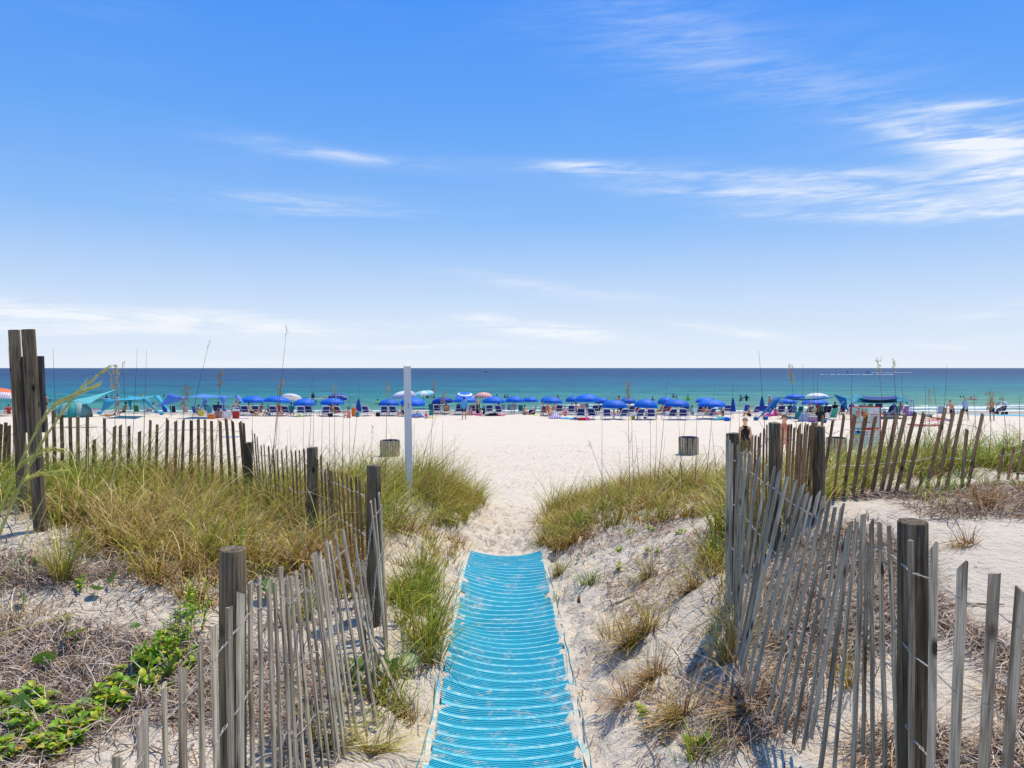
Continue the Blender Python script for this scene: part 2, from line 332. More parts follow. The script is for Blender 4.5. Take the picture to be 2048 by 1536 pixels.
def H0(x, y):
    x = np.asarray(x, float); y = np.asarray(y, float); sh = np.broadcast(x, y).shape; x = np.broadcast_to(x, sh).ravel(); y = np.broadcast_to(y, sh).ravel()
    xc = np.clip(x, -8.5, 8.5); yc = np.clip(y, -1, 16); d = np.zeros(len(x)); near = (y < 20)
    idx = np.where(near)[0]
    for s in range(0, len(idx), 40000):
        i = idx[s:s+40000]; r = np.sqrt((xc[i, None] - _cp[None, :, 0])**2 + (yc[i, None] - _cp[None, :, 1])**2 + _ca**2); d[i] = r @ _w
    fade = np.clip((19 - y) / 4.0, 0, 1); fade = fade*fade*(3 - 2*fade)
    mat = np.clip(np.abs(x + .03) / .5, 0, 1.35)**2 * .036 * np.clip((11 - y) / 1.5, 0, 1)
    und = .05*np.sin(x*.35 + 1.3)*np.sin(y*.22) * np.clip((y-18)/10, 0, 1)
    return (CZ + base_h(y) + d*fade + mat + und).reshape(sh)
def vnoise(x, y, s, seed):
    r = np.random.default_rng(seed); T = r.random((256, 256)); x = x*s + 1000; y = y*s + 1000
    xi = np.floor(x).astype(int); yi = np.floor(y).astype(int); fx = x - xi; fy = y - yi; fx = fx*fx*(3-2*fx); fy = fy*fy*(3-2*fy)
    g = lambda a, b: T[a % 256, b % 256]
    return (g(xi,yi)*(1-fx)+g(xi+1,yi)*fx)*(1-fy) + (g(xi,yi+1)*(1-fx)+g(xi+1,yi+1)*fx)*fy - .5
def onmat(x, y, m=.06): return (np.abs(x + .03) < .47 + m) & (y < 9.85) & (y > 1.8)
def H(x, y):
    x = np.asarray(x, float); y = np.asarray(y, float); z = H0(x, y)
    k = np.clip((45 - y)/25, .3, 1)
    rough = (.05*vnoise(x, y, 1.7, 1) + .035*vnoise(x, y, 4.3, 2) + .02*vnoise(x, y, 9.0, 3))*k
    return z + np.where(onmat(x, y), rough*.12, rough)
def Hs(x, y): return float(H(np.array([x]), np.array([y]))[0])
def Dof(px, py):
    """distance at which the ground shows at this photo pixel (beach side)"""
    Ds = np.linspace(17, 80, 700); X = (px - 1024)/F*Ds; yy = 736 + (CZ - H(X, Ds))/Ds*F
    i = np.where(yy <= py)[0]; return float(Ds[i[0]]) if len(i) else 80.0
def Dnear(px, py):
    Ds = np.linspace(1.5, 17, 900); X = (px - 1024)/F*Ds; yy = 736 + (CZ - H(X, Ds))/Ds*F
    i = np.where(yy <= py)[0]; return float(Ds[i[0]]) if len(i) else 17.0
def ground_at(px, py, near=False):
    D = Dnear(px, py) if near else Dof(px, py); X = (px - 1024)/F*D; return Vector((X, D, Hs(X, D)))

def grow(a, b, s0, f):
    o = [a]; s = s0
    while o[-1] < b: o.append(o[-1] + s); s *= f
    return o
def build_ground():
    fx = list(np.arange(-6.5, 6.5, .05)); right = grow(6.5, 700, .06, 1.06)[1:]; xs = np.array([-v for v in reversed(right)] + fx + right[0:0] + [6.5] + right)
    ys = np.array([-v for v in reversed(grow(0, 300, .3, 1.25)[1:])] + list(np.arange(0, 2.2, .1)) + list(np.arange(2.2, 12, .045)) + list(np.arange(12, 30, .09)) + grow(30, 150, .12, 1.03)[0:])
    X, Y = np.meshgrid(xs, ys); Z = H(X.ravel(), Y.ravel()).reshape(X.shape)
    # footprints on the path and the beach: dents with a raised rim
    r = np.random.default_rng(5)
    n = 6500; fy_ = 3 + 30*r.random(n)**.9; wdt = np.where(fy_ < 11, .95, .8 + (fy_ - 11)*.62); fx_ = r.normal(0.1, 1, n)*wdt*.55
    for a, b in zip(fx_, fy_):
        if onmat(a, b, .02): continue
        i0, i1 = np.searchsorted(ys, (b-.22, b+.22)); j0, j1 = np.searchsorted(xs, (a-.2, a+.2))
        if i1-i0 < 2 or j1-j0 < 2: continue
        th = r.normal(0, .5); dx = X[i0:i1, j0:j1]-a; dy = Y[i0:i1, j0:j1]-b; u = dx*math.cos(th)+dy*math.sin(th); v = -dx*math.sin(th)+dy*math.cos(th)
        q = np.sqrt((u/.055)**2 + (v/.13)**2); Z[i0:i1, j0:j1] += -.034*np.exp(-q**2*1.1) + .014*np.exp(-((q-1.35)/.4)**2)
    ny, nx = X.shape; idx = np.arange(ny*nx).reshape(ny, nx)
    q = np.stack([idx[:-1, :-1], idx[:-1, 1:], idx[1:, 1:], idx[1:, :-1]], -1).reshape(-1, 4)
    m, nt, b, o = base_mat('quartz_sand'); g = N(nt, 'ShaderNodeNewGeometry'); pos = g.outputs['Position']
    n1 = noise(nt, pos, .9, 5, .6); n2 = noise(nt, pos, 14, 6, .65); n3 = noise(nt, pos, 160, 4, .7)
    c = ramp(nt, n1.outputs[0], [(.3, (.61,.505,.37)), (.55, (.68,.575,.435)), (.8, (.73,.63,.49))]).outputs[0]
    c = mixc(nt, .40, c, ramp(nt, n2.outputs[0], [(.32, (.52,.42,.30)), (.44, (.67,.56,.42)), (.75, (.74,.64,.50))]).outputs[0])
    c = mixc(nt, .35, c, ramp(nt, n3.outputs[0], [(.35, (.42,.34,.24)), (.55, (.71,.62,.49))]).outputs[0])
    # dark specks of shell and weed
    vo = N(nt, 'ShaderNodeTexVoronoi'); vo.inputs['Scale'].default_value = 11.0; mp = N(nt, 'ShaderNodeMapping'); mp.inputs['Scale'].default_value = (1, .55, 1); nt.links.new(pos, mp.inputs[0]); nt.links.new(mp.outputs[0], vo.inputs['Vector'])
    sp = math_n(nt, 'MULTIPLY', math_n(nt, 'LESS_THAN', vo.outputs['Distance'], .10), math_n(nt, 'GREATER_THAN', noise(nt, pos, 1.3, 3).outputs[0], .52))
    c = mixc(nt, math_n(nt, 'MULTIPLY', sp, .6), c, (.12,.09,.06))
    s = N(nt, 'ShaderNodeSeparateXYZ'); nt.links.new(pos, s.inputs[0])
    wet = N(nt, 'ShaderNodeMapRange'); wet.interpolation_type = 'SMOOTHSTEP'; wet.inputs[1].default_value = .16; wet.inputs[2].default_value = .04
    nt.links.new(math_n(nt, 'ADD', s.outputs[2], math_n(nt, 'MULTIPLY', n1.outputs[0], -.06)), wet.inputs[0])
    c = mixc(nt, wet.outputs[0], c, (.36,.31,.24)); nt.links.new(c, b.inputs['Base Color'])
    b.inputs['Roughness'].default_value = .9; b.inputs['Specular IOR Level'].default_value = .2
    vd = N(nt, 'ShaderNodeTexVoronoi', feature='SMOOTH_F1'); vd.inputs['Scale'].default_value = 2.6; nt.links.new(pos, vd.inputs['Vector'])
    hh = math_n(nt, 'ADD', math_n(nt, 'MULTIPLY', n2.outputs[0], 1.1), math_n(nt, 'ADD', math_n(nt, 'MULTIPLY', n3.outputs[0], .12), math_n(nt, 'MULTIPLY', vd.outputs['Distance'], .9)))
    bump(nt, b, hh, .85, .055)
    me = fast_mesh('sand', np.stack([X.ravel(), Y.ravel(), Z.ravel()], -1), q, m, smooth=True)
    return tag(put('sand', me), kind='structure', label='white quartz sand of the beach, the path and the dunes')
build_ground()

def build_sea():
    xs = np.concatenate([-np.array(list(reversed(grow(120, 30000, 2, 1.25)))), np.arange(-119, 119.1, .7), np.array(grow(120, 30000, 2, 1.25))])
    ys = np.array(list(np.arange(70, 130, .3)) + grow(130, 45000, .36, 1.035)); X, Y = np.meshgrid(xs, ys)
    damp = np.clip((Y-72)/14, .12, 1) * np.clip(1 - (np.abs(X)-120)/60, 0, 1) * np.clip(1 - (Y-420)/500, 0, 1)
    Z = .055*np.sin(Y*.62 + 2.2*vnoise(X, Y, .045, 7)*6) + .16*vnoise(X*.35, Y, .75, 8) + .07*vnoise(X*.6, Y, 2.1, 9)
    Z = Z*damp
    def roller(y0, amp, w, x0, x1, seed):
        yy = y0 + 5*vnoise(X, X*0, .02, seed) + 1.2*vnoise(X, X*0, .11, seed+1); e = np.clip((X-x0)/8, 0, 1)*np.clip((x1-X)/8, 0, 1)
        return amp*np.exp(-((Y-yy)/w)**2)*e*(.75+.5*vnoise(X, X*0, .07, seed+2))
    Z += roller(95, .42, 1.5, -110, -42, 20) + roller(84, .22, 1.2, -200, 200, 30) + roller(89, .25, 1.3, -60, -5, 40) + roller(79.5, .13, .8, -200, 200, 50) + roller(107, .2, 1.8, -10, 120, 60)
    ny, nx = X.shape; idx = np.arange(ny*nx).reshape(ny, nx)
    q = np.stack([idx[:-1, :-1], idx[:-1, 1:], idx[1:, 1:], idx[1:, :-1]], -1).reshape(-1, 4)
    m, nt, b, o = base_mat('gulf_water'); g = N(nt, 'ShaderNodeNewGeometry'); pos = g.outputs['Position']; s = N(nt, 'ShaderNodeSeparateXYZ'); nt.links.new(pos, s.inputs[0])
    # depth colour as a function of the distance from the shore, edges bent by sandbars
    mp = N(nt, 'ShaderNodeMapping'); mp.inputs['Scale'].default_value = (.006, .018, 0); nt.links.new(pos, mp.inputs[0]); nb = noise(nt, mp.outputs[0], 1, 4, .55)
    lg = math_n(nt, 'LOGARITHM', math_n(nt, 'MAXIMUM', s.outputs[1], 60.0), 10.0)     # 1.88 at the shore, 3 at 1 km
    rx = math_n(nt, 'MULTIPLY', math_n(nt, 'MAXIMUM', math_n(nt, 'MINIMUM', math_n(nt, 'DIVIDE', s.outputs[0], s.outputs[1]), .8), -.8), -.13)
    v = math_n(nt, 'ADD', math_n(nt, 'ADD', lg, rx), math_n(nt, 'MULTIPLY', math_n(nt, 'SUBTRACT', nb.outputs[0], .5), .22))
    mr = N(nt, 'ShaderNodeMapRange'); mr.inputs[1].default_value = 1.80; mr.inputs[2].default_value = 3.4; nt.links.new(v, mr.inputs[0])
    c = ramp(nt, mr.outputs[0], [(0.0,(.20,.24,.15)),(.05,(.10,.22,.14)),(.12,(.05,.20,.155)),(.22,(.014,.14,.155)),(.34,(.003,.085,.135)),(.48,(.001,.048,.108)),(.60,(.001,.028,.085)),(1.0,(.001,.022,.07))]).outputs[0]
    mp2 = N(nt, 'ShaderNodeMapping'); mp2.inputs['Scale'].default_value = (.05, .35, .3); nt.links.new(pos, mp2.inputs[0]); w1 = noise(nt, mp2.outputs[0], 1, 6, .65, .3)
    mp4 = N(nt, 'ShaderNodeMapping'); mp4.inputs['Scale'].default_value = (.004, .03, .1); nt.links.new(pos, mp4.inputs[0]); w3 = noise(nt, mp4.outputs[0], 1, 6, .7)
    c = mixc(nt, 1.0, c, ramp(nt, w1.outputs[0], [(.3, (.55,.62,.68)), (.5, (1,1,1)), (.7, (1.6,1.45,1.35))]).outputs[0], 'MULTIPLY')
    c = mixc(nt, 1.0, c, ramp(nt, w3.outputs[0], [(.3, (.55,.66,.72)), (.5, (1,1,1)), (.7, (1.5,1.35,1.28))]).outputs[0], 'MULTIPLY')
    # foam where small breakers run up the shore
    mpf = N(nt, 'ShaderNodeMapping'); mpf.inputs['Scale'].default_value = (.035, .0, .0); nt.links.new(pos, mpf.inputs[0]); fl = noise(nt, mpf.outputs[0], 1, 4, .6)
    def band(y0, w, bend):
        d = math_n(nt, 'ABSOLUTE', math_n(nt, 'SUBTRACT', math_n(nt, 'ADD', s.outputs[1], math_n(nt, 'MULTIPLY', math_n(nt, 'SUBTRACT', fl.outputs[0], .5), bend)), y0))
        return math_n(nt, 'SUBTRACT', 1.0, math_n(nt, 'DIVIDE', d, w), True)
    xr = N(nt, 'ShaderNodeMapRange'); xr.inputs[1].default_value = -8; xr.inputs[2].default_value = 8; nt.links.new(s.outputs[0], xr.inputs[0])
    foam = math_n(nt, 'ADD', band(77.2, 1.3, 5), math_n(nt, 'MULTIPLY', math_n(nt, 'ADD', band(88.5, 1.6, 9), band(82.5, 1.2, 7)), xr.outputs[0]))
    mp5 = N(nt, 'ShaderNodeMapping'); mp5.inputs['Scale'].default_value = (.7, 1.6, 1); nt.links.new(pos, mp5.inputs[0]); w5 = noise(nt, mp5.outputs[0], 1, 6, .7)
    mfo = N(nt, 'ShaderNodeMapRange'); mfo.interpolation_type = 'SMOOTHSTEP'; mfo.inputs[1].default_value = .55; mfo.inputs[2].default_value = .85
    nt.links.new(math_n(nt, 'ADD', math_n(nt, 'MULTIPLY', foam, .45), w5.outputs[0]), mfo.inputs[0])
    foamm = math_n(nt, 'MULTIPLY', mfo.outputs[0], math_n(nt, 'GREATER_THAN', foam, .02))
    # scattered small whitecaps
    mp6 = N(nt, 'ShaderNodeMapping'); mp6.inputs['Scale'].default_value = (.10, .5, 1); nt.links.new(pos, mp6.inputs[0]); w6 = noise(nt, mp6.outputs[0], 1, 5, .75)
    caps = math_n(nt, 'MULTIPLY', math_n(nt, 'GREATER_THAN', w6.outputs[0], .735), .35)
    c = mixc(nt, math_n(nt, 'MAXIMUM', foamm, caps), c, (.75,.78,.76)); nt.links.new(c, b.inputs['Base Color'])
    b.inputs['Roughness'].default_value = .35; b.inputs['Specular IOR Level'].default_value = .13; b.inputs['IOR'].default_value = 1.33
    bh = math_n(nt, 'ADD', w1.outputs[0], math_n(nt, 'MULTIPLY', w5.outputs[0], .35)); bump(nt, b, bh, 1.0, .55)
    me = fast_mesh('sea', np.stack([X.ravel(), Y.ravel(), Z.ravel()], -1), q, m, smooth=True)
    tag(put('sea', me), kind='structure', label='calm turquoise sea with small waves out to the horizon')
build_sea()
# ================================================================ fences
def slat_mesh(seed, mat, L=1.22, w=.038, t=.010, pointed=False):
    r = random.Random(seed); n = 7; b = MB(); vs = []
    bow = r.uniform(-.007, .007); tw = r.uniform(-.08, .08); cut = r.uniform(-.012, .012) if seed % 3 else r.choice((-.016, .018))
    for i in range(n):
        u = i/(n-1); z = u*L; ww = w/2*(1 - .04*r.random()); ox = bow*math.sin(math.pi*u) + r.uniform(-.0012, .0012); oy = r.uniform(-.003, .003)*math.sin(math.pi*u); a = tw*u
        for sx, sy in ((-1,-1),(1,-1),(1,1),(-1,1)):
            x, y = sx*ww, sy*t/2; zz = z + ((cut*sx + r.uniform(-.004, .004)) if i == n-1 else 0)
            vs.append((ox + x*math.cos(a) - y*math.sin(a), oy + x*math.sin(a) + y*math.cos(a), zz))
    fs = [(i*4+k, i*4+(k+1) % 4, i*4+4+(k+1) % 4, i*4+4+k) for i in range(n-1) for k in range(4)] + [(3,2,1,0), tuple(4*(n-1)+k for k in range(4))]
    b.add(vs, fs); me = b.mesh('slat', mat); return me
SLATS = {k: [slat_mesh(i*7+j, m) for i in range(9)] for j, (k, m) in enumerate((('grey', M_SLAT), ('brown', M_SLATB)))}
def pcx(v): return v
def place_slats(parent, rows, kind, L=1.22, twist=.25, ws=1.0):
    """rows: (px, py, D at top, px offset of the bottom, length). Returns the (top, bottom) points for the wires."""
    r = random.Random(len(rows)*13 + int(rows[0][0])); tops = []
    pts = [P(a[0], a[1], a[2]) for a in rows]; out = []
    for i, a in enumerate(rows):
        top = pts[i]; Ls = a[4] if len(a) > 4 else L
        j0, j1 = max(i-2, 0), min(i+2, len(rows)-1); t = pts[j1]-pts[j0]; t.z = 0
        t = t.normalized() if t.length > 1e-6 else Vector((1, 0, 0))
        full = L if Ls < L*.75 else Ls
        dx = a[3]/F*a[2]*(1.0); dz = math.sqrt(max(full*full - dx*dx, .01)); bot = Vector((top.x + dx*(Ls/full), top.y, top.z - dz*(Ls/full)))
        ax = (top-bot).normalized(); tx = (t - ax*t.dot(ax)).normalized()
        q = Quaternion(ax, r.uniform(-twist, twist)); tx = q @ tx; ty = ax.cross(tx)
        me = r.choice(SLATS[kind]); o = put('slat', me, parent)
        mw = Matrix((( tx.x, ty.x, ax.x, bot.x), (tx.y, ty.y, ax.y, bot.y), (tx.z, ty.z, ax.z, bot.z), (0,0,0,1)))
        sc = Matrix.Diagonal((ws*r.uniform(.85, 1.12), 1, (top-bot).length/1.22, 1)); o.matrix_world = mw @ sc
        if Ls >= L*.75: out.append((top, bot, ty))
        else: out.append(None)
    return [x for x in out if x]
def wires(parent, seq, fr=(.10, .36, .62, .88), amp=.007, sag=0.0, seed=0):
    r = random.Random(seed)
    for f in fr:
        pts = []
        for i, (top, bot, n) in enumerate(seq):
            p = top.lerp(bot, f)
            if pts:
                q = pts[-1][0]; d = p-q; L = d.length; steps = max(2, min(10, int(L/.03)))
                for k in range(1, steps): pts.append((q + d*(k/steps) + Vector((0, 0, -sag*L*L)), n))
            pts.append((p, n))
        for s in (1, -1):
            b = MB(); b.tube([p + n*(s*.0075 if (j % 2 == 0) else -s*.004) + Vector((0, 0, (amp*s if j % 2 else -amp*s)*.5 + r.uniform(-.002, .002))) for j, (p, n) in enumerate(pts)], .0021, 4, True)
            o = b.build('wire', M_WIRE, parent)
def post(parent, px, ytop, D, dia, zbase=None, lean=(0, 0), name='post', label=None, seed=0):
    top = P(px, ytop, D); r = random.Random(seed + int(px)); zb = (Hs(top.x, top.y) if zbase is None else zbase) - .35
    n = 20; b = MB(); rings = []; h = top.z - zb; K = 9
    irr = [1 + r.uniform(-.035, .035) for _ in range(n)]
    for i in range(K):
        u = i/(K-1); z = u*h; rr = dia/2*(1.05 - .05*u)
        rings.append([(math.cos(2*math.pi*k/n)*rr*irr[k]*(1 + r.uniform(-.006, .006)), math.sin(2*math.pi*k/n)*rr*irr[k], z) for k in range(n)])
    rings.append([(x*.94, y*.94, h + .006 + x*.06) for x, y, z in rings[-1]]); rings.append([(x*.45, y*.45, h + .009 + x*.06 + r.uniform(-.002, .002)) for x, y, z in rings[-1]])
    vs = [v for q in rings for v in q]; fs = [(i*n+k, i*n+(k+1) % n, (i+1)*n+(k+1) % n, (i+1)*n+k) for i in range(len(rings)-1) for k in range(n)] + [tuple((len(rings)-1)*n+k for k in range(n))]
    b.add(vs, fs)
    # a drying crack down one side
    o = b.build(name, M_POST, parent, smooth=True, loc=(top.x + lean[0]*h, top.y + lean[1]*h, zb)); 
    me = o.data; me.set_sharp_from_angle(angle=R(50)) if hasattr(me, 'set_sharp_from_angle') else None
    o.rotation_euler = (lean[1], -lean[0], r.uniform(0, 3) if lean == (0, 0) else 0)
    if label: o['label'] = label
    return o
def interp_rows(rows, table):
    """fill depth by px from a table of (px, D)"""
    a = np.array(sorted(table)); return [(r_[0], r_[1], float(np.interp(r_[0], a[:, 0], a[:, 1])), *r_[2:]) for r_ in rows]

# ---- left fence: near run, corner, run back up the dune, far run
LF = empty('sand_fence', (-1.1, 3.1, Hs(-1.1, 3.1)), label='wood slat and wire fence left of the blue mat, continuing over the grassy dune', cat='fence')
LF_inv = Vector(LF.location)
class Off:  # children are given in world space: keep the root at the origin of the world, simply
    pass
LF.location = (0, 0, 0); 
rowsA = [(190,1580,-2),(235,1515,2),(285,1432,8),(328,1368,10),(365,1335,10),(400,1290,10),(428,1250,6),(458,1214,2),(482,1187,0)]
rowsA = interp_rows(rowsA, [(190,2.05),(235,2.2),(285,2.4),(365,2.62),(428,2.8),(482,2.98)])
rowsB = [(500,1163,8),(519,1160,10),(537,1166,15),(549,1160,18),(561,1134,25),(573,1159,28),(582,1153,34),(592,1143,42),(604,1129,48),(616,1140,50),(625,1114,51),(630,1105,53),(639,1101,54),(647,1119,54),(653,1085,55),(660,1084,58),(671,1071,64),(685,1059,70),(691,1092,66),(700,1150,56,.95),(709,1074,54),(716,1172,50,.8),(724,1120,52),(741,1002,36),(749,997,26),(758,985,17),(762,1010,14)]
rowsB = interp_rows(rowsB, [(500,3.12),(550,3.42),(600,3.80),(650,4.25),(700,4.75),(741,5.35),(762,5.62)])
rowsC = [(731,964,6),(719,957,12),(711.6,954,12),(702,954,14),(693,949,16),(684,945,16),(675.5,942,17),(669.5,941,18),(663,939,18),(659,938,16),(655,926,14),(649.5,943,12),(642,911,8),(634,915,4)]
rowsC = interp_rows(rowsC, [(731,5.95),(684,6.7),(634,7.45)])
rowsD = [(617,900,2),(608,898,8),(598.6,901,10),(591,903,10),(583,902,12),(572,894,13),(563,901,14),(554,900,14),(546,899,15),(537,893,12),(528,889,12),(522,892,14),(514,876,15),(509,867,16),(504,862,16)]
rowsD = interp_rows(rowsD, [(617,7.6),(560,8.4),(504,9.2)])
rowsE = [(487,846,12),(480,844,14),(465,842,12),(452,837,12),(440,842,6),(423,842,4),(410,839,2),(396.5,838,0),(382.6,841,0),(367,840,-3),(351.7,842,-4),(335,838,-5),(314.6,849,-5),(301,840,-6),(279,863,-3),(258,852,-4),(240.6,851,-4),(229.5,853,-4),(209,836,-2),(189,879,-1,.7),(174.8,828,-2),(155.6,833,1),(140,834.5,3),(123,829,4),(106,820,4),(92,832,3),(63,846,0),(38,842,-4),(18,851,-6),(12,845,-10),(3,848,-12)]
rowsE = interp_rows(rowsE, [(487,9.35),(300,9.5),(106,9.0),(3,8.8)])
sA = place_slats(LF, rowsA, 'grey'); sB = place_slats(LF, rowsB, 'grey', twist=.12, ws=.9); sC = place_slats(LF, rowsC, 'brown', ws=.75); sD = place_slats(LF, rowsD, 'brown', ws=.75); sE = place_slats(LF, rowsE, 'brown')
wires(LF, sA + sB, seed=1); wires(LF, sC + sD, seed=2); wires(LF, sE, sag=.04, seed=3)
# one slat that has slipped loose and rests on the sand by the path
o = put('slat', SLATS['grey'][3], LF); a_, b_ = P(716, 1225, 5.0), ground_at(812, 1424, True) + Vector((0, 0, .01)); ax = (a_-b_); 
o.rotation_mode = 'QUATERNION'; o.rotation_quaternion = ax.to_track_quat('Z', 'Y'); o.location = b_; o.scale = (1, 1, ax.length/1.22); o['label'] = 'loose slat slipped down to the path edge'
for px, y, D, dia, lean in ((465,1100,3.08,.107,(0,0)),(748,932,5.78,.108,(0,0)),(625,896,7.5,.106,(0,0)),(497,886,9.3,.105,(0,0))): post(LF, px, y, D, dia, lean=lean)

# ---- right fence
RF = empty('sand_fence', (0, 0, 0), label='wood slat and wire fence right of the blue mat, with the nearest thick post', cat='fence')
ra = [(1454.7,875,-2),(1459,880,-2),(1464.5,886,-4),(1476,889,-10),(1482,905,-12),(1491,900,-18),(1500.6,906,-30),(1516.6,915,-45),(1534.8,929,-62),(1549.4,934,-72),(1560.5,941,-80),(1575,953,-92),(1591,965,-99),(1604.7,971,-102),(1614,987,-100,.78),(1622.7,993,-104,.8),(1637,987,-101),(1648,995,-97),(1659,1002,-90),(1670.5,1014,-84),(1685,1012,-79),(1691,1075,-70,1.0),(1701,1048,-62),(1714,1039,-47),(1727,1028,-22),(1735,1090,-10,.95),(1743,1044,4),(1759,1044,12),(1777.5,1050,24)]
ra = interp_rows(ra, [(1455,5.5),(1482,5.28),(1516,4.98),(1550,4.68),(1605,4.25),(1660,3.88),(1700,3.62),(1743,3.38),(1777,3.2)])
ra = [tuple(list(r_[:3]) + [r_[3]*1.0] + list(r_[4:])) for r_ in ra]
rb = [(1821,1080,6),(1868,1091,-10),(1925,1129,-32),(1990,1146,-44),(2042,1180,-50),(2100,1215,-50),(2160,1240,-40),(2230,1290,-30)]
rb = interp_rows(rb, [(1821,2.86),(1868,2.66),(1925,2.56),(1990,2.5),(2042,2.42),(2230,2.25)])
s1 = place_slats(RF, ra, 'grey', twist=.2, ws=.86); s2 = place_slats(RF, rb, 'grey', twist=.15, ws=.9)
wires(RF, s1 + s2, seed=4)
rc = [(1478,884,-2,.8),(1484,878,-3),(1491,876.5,-5),(1499,874,-6),(1505,871,-8),(1511,870.5,-8),(1517,874,-8),(1521,866,-7),(1528,857,-5),(1534,850.5,-4)]
rc = interp_rows(rc, [(1478,5.75),(1534,6.2)])
rd = [(1566,855.6,-10),(1577,849.5,-12),(1583,849,-13),(1589,855,-14),(1596,857,-15),(1600,848,-14),(1604,868,-14,.8),(1610,850,-16),(1615,848,-20),(1620.5,850.5,-20),(1625,846,-18),(1629,845,-18),(1633,844,-16)]
rd = interp_rows(rd, [(1566,6.3),(1633,6.6)])
s3 = place_slats(RF, rc, 'brown', ws=.62); s4 = place_slats(RF, rd, 'brown', ws=.55); wires(RF, s3 + s4, seed=5)
re_ = [(1646,831,-24),(1666,839.5,-36),(1688,830.7,-30),(1709.5,831,-36),(1732,833,-40),(1751,832.6,-42),(1773,830.7,-46),(1793,828.5,-48),(1811,827.8,-50),(1831,824.7,-54),(1848,827,-50),(1844.6,937.6,-20,.5),(1891,816,-52),(1907,825,-48),(1925,819.6,-44),(1934,858.5,-20,.8),(1965.5,828,-45)]
re_ = interp_rows(re_, [(1646,6.75),(1700,7.0),(1965,7.3)])
s5 = place_slats(RF, re_, 'brown', L=1.12); 
rf = [(2007.6,895,-22,.7),(2028,893.5,-24,.7),(2048,882,-26,.8),(2070,885,-20,.8),(2095,880,-18,.9)]
rf = interp_rows(rf, [(2007,7.9),(2095,8.2)]); s6 = place_slats(RF, rf, 'brown', L=.9)
wires(RF, s5 + s6, fr=(.12, .42, .7), sag=.03, seed=6)
b = MB(); q0, q1 = s5[-2][0], P(2110, 828, 7.6); b.tube([q0.lerp(q1, i/12) + Vector((0, 0, -.28*math.sin(math.pi*i/12))) - Vector((0, 0, .05)) for i in range(13)], .002, 4); b.build('wire', M_WIRE, RF)
for px, y, D, dia, sd in ((1825,1045,3.02,.113,2),(1465,868,5.6,.09,3),(1549,847,6.25,.094,5),(1637,853,6.6,.105,8)): post(RF, px, y, D, dia, seed=sd)

# ---- twin posts on the left with a sign board fixed behind them
TW = empty('signpost', (0, 0, 0), label='pair of tall round timber posts with a dark board fixed behind, at the left edge', cat='post')
def free_post(top, bot, dia, name, label=None, sd=0):
    r = random.Random(sd); ax = (top-bot); n = 20; K = 10; vs = []; irr = [1 + r.uniform(-.03, .03) for _ in range(n)]
    for i in range(K):
        c = i/(K-1)*ax.length
        vs += [(math.cos(2*math.pi*k/n)*dia/2*irr[k]*(1.06-.08*i/(K-1)), math.sin(2*math.pi*k/n)*dia/2*irr[k], c) for k in range(n)]
    fs = [(i*n+k, i*n+(k+1) % n, (i+1)*n+(k+1) % n, (i+1)*n+k) for i in range(K-1) for k in range(n)] + [tuple((K-1)*n+k for k in range(n))]
    b = MB(); b.add(vs, fs); o = b.build(name, M_POST, TW, smooth=True); o.data.set_sharp_from_angle(angle=R(50)); o.rotation_mode = 'QUATERNION'; o.rotation_quaternion = ax.to_track_quat('Z', 'Y'); o.location = bot; return o
g1 = Vector((0, 0, 0)); 
t1, b1 = P(28.2, 660, 6.9), P(51, 1062, 6.9); t2, b2 = P(56.5, 659, 6.35), P(85, 1098, 6.35); b1.z = min(b1.z, Hs(b1.x, b1.y)) - .1; b2.z = min(b2.z, Hs(b2.x, b2.y)) - .1
free_post(t1, b1, .094, 'post', sd=3); free_post(t2, b2, .102, 'post', sd=4)
ax = (t2 - b2).normalized(); D_ = 6.9
for i, (x0, x1) in enumerate(((40, 47.5), (47.8, 61), (61.3, 73), (73.2, 79), (79.2, 84.5))):
    tl, tr, br, bl = P(x0, 712 + (3 if i == 0 else 0), D_), P(x1, 712, D_), P(x1+6, 865, D_), P(x0+6, 865, D_); n_ = Vector((0, .03, 0)) if i != 3 else Vector((0, .042, 0))
    b = MB(); b.add([bl, br, br+n_, bl+n_, tl, tr, tr+n_, tl+n_], [(3,2,1,0),(4,5,6,7),(0,1,5,4),(1,2,6,5),(2,3,7,6),(3,0,4,7)]); b.build('board', M_BOARD, TW)

# ---- white square post
b = MB(); tp = P(814.5, 731, 11.25); zb = Hs(tp.x, 11.25) - .3; M_WP = pm((.80,.76,.70), .55, .10, 3, key='white_painted_post')
h = tp.z - zb; w = .092
b.add([(sx*w/2, sy*w/2, z) for z in (0, h-.01) for sx, sy in ((-1,-1),(1,-1),(1,1),(-1,1))] + [(sx*(w/2-.01), sy*(w/2-.01), h) for sx, sy in ((-1,-1),(1,-1),(1,1),(-1,1))],
      [(0,1,5,4),(1,2,6,5),(2,3,7,6),(3,0,4,7),(4,5,9,8),(5,6,10,9),(6,7,11,10),(7,4,8,11),(8,9,10,11),(3,2,1,0)])
wp = empty('white_post', (tp.x + .012*0, 11.25, zb), rz=R(20), label='tall square white post standing on the left dune beside the path', cat='post')
b.build('shaft', M_WP, wp); wp.rotation_euler = (0, R(-.9), R(20)); wp.location.x = tp.x + .035
mb = MB(); mb.tube([(0, -w/2-.008, h-.58), (0, -w/2+.01, h-.58)], .009, 8); mb.tube([(0, -w/2-.006, h-.60), (0, -w/2-.004, h-.64)], .003, 5); mb.build('hook', pm((.12,.06,.035), .7, key='rust'), wp)
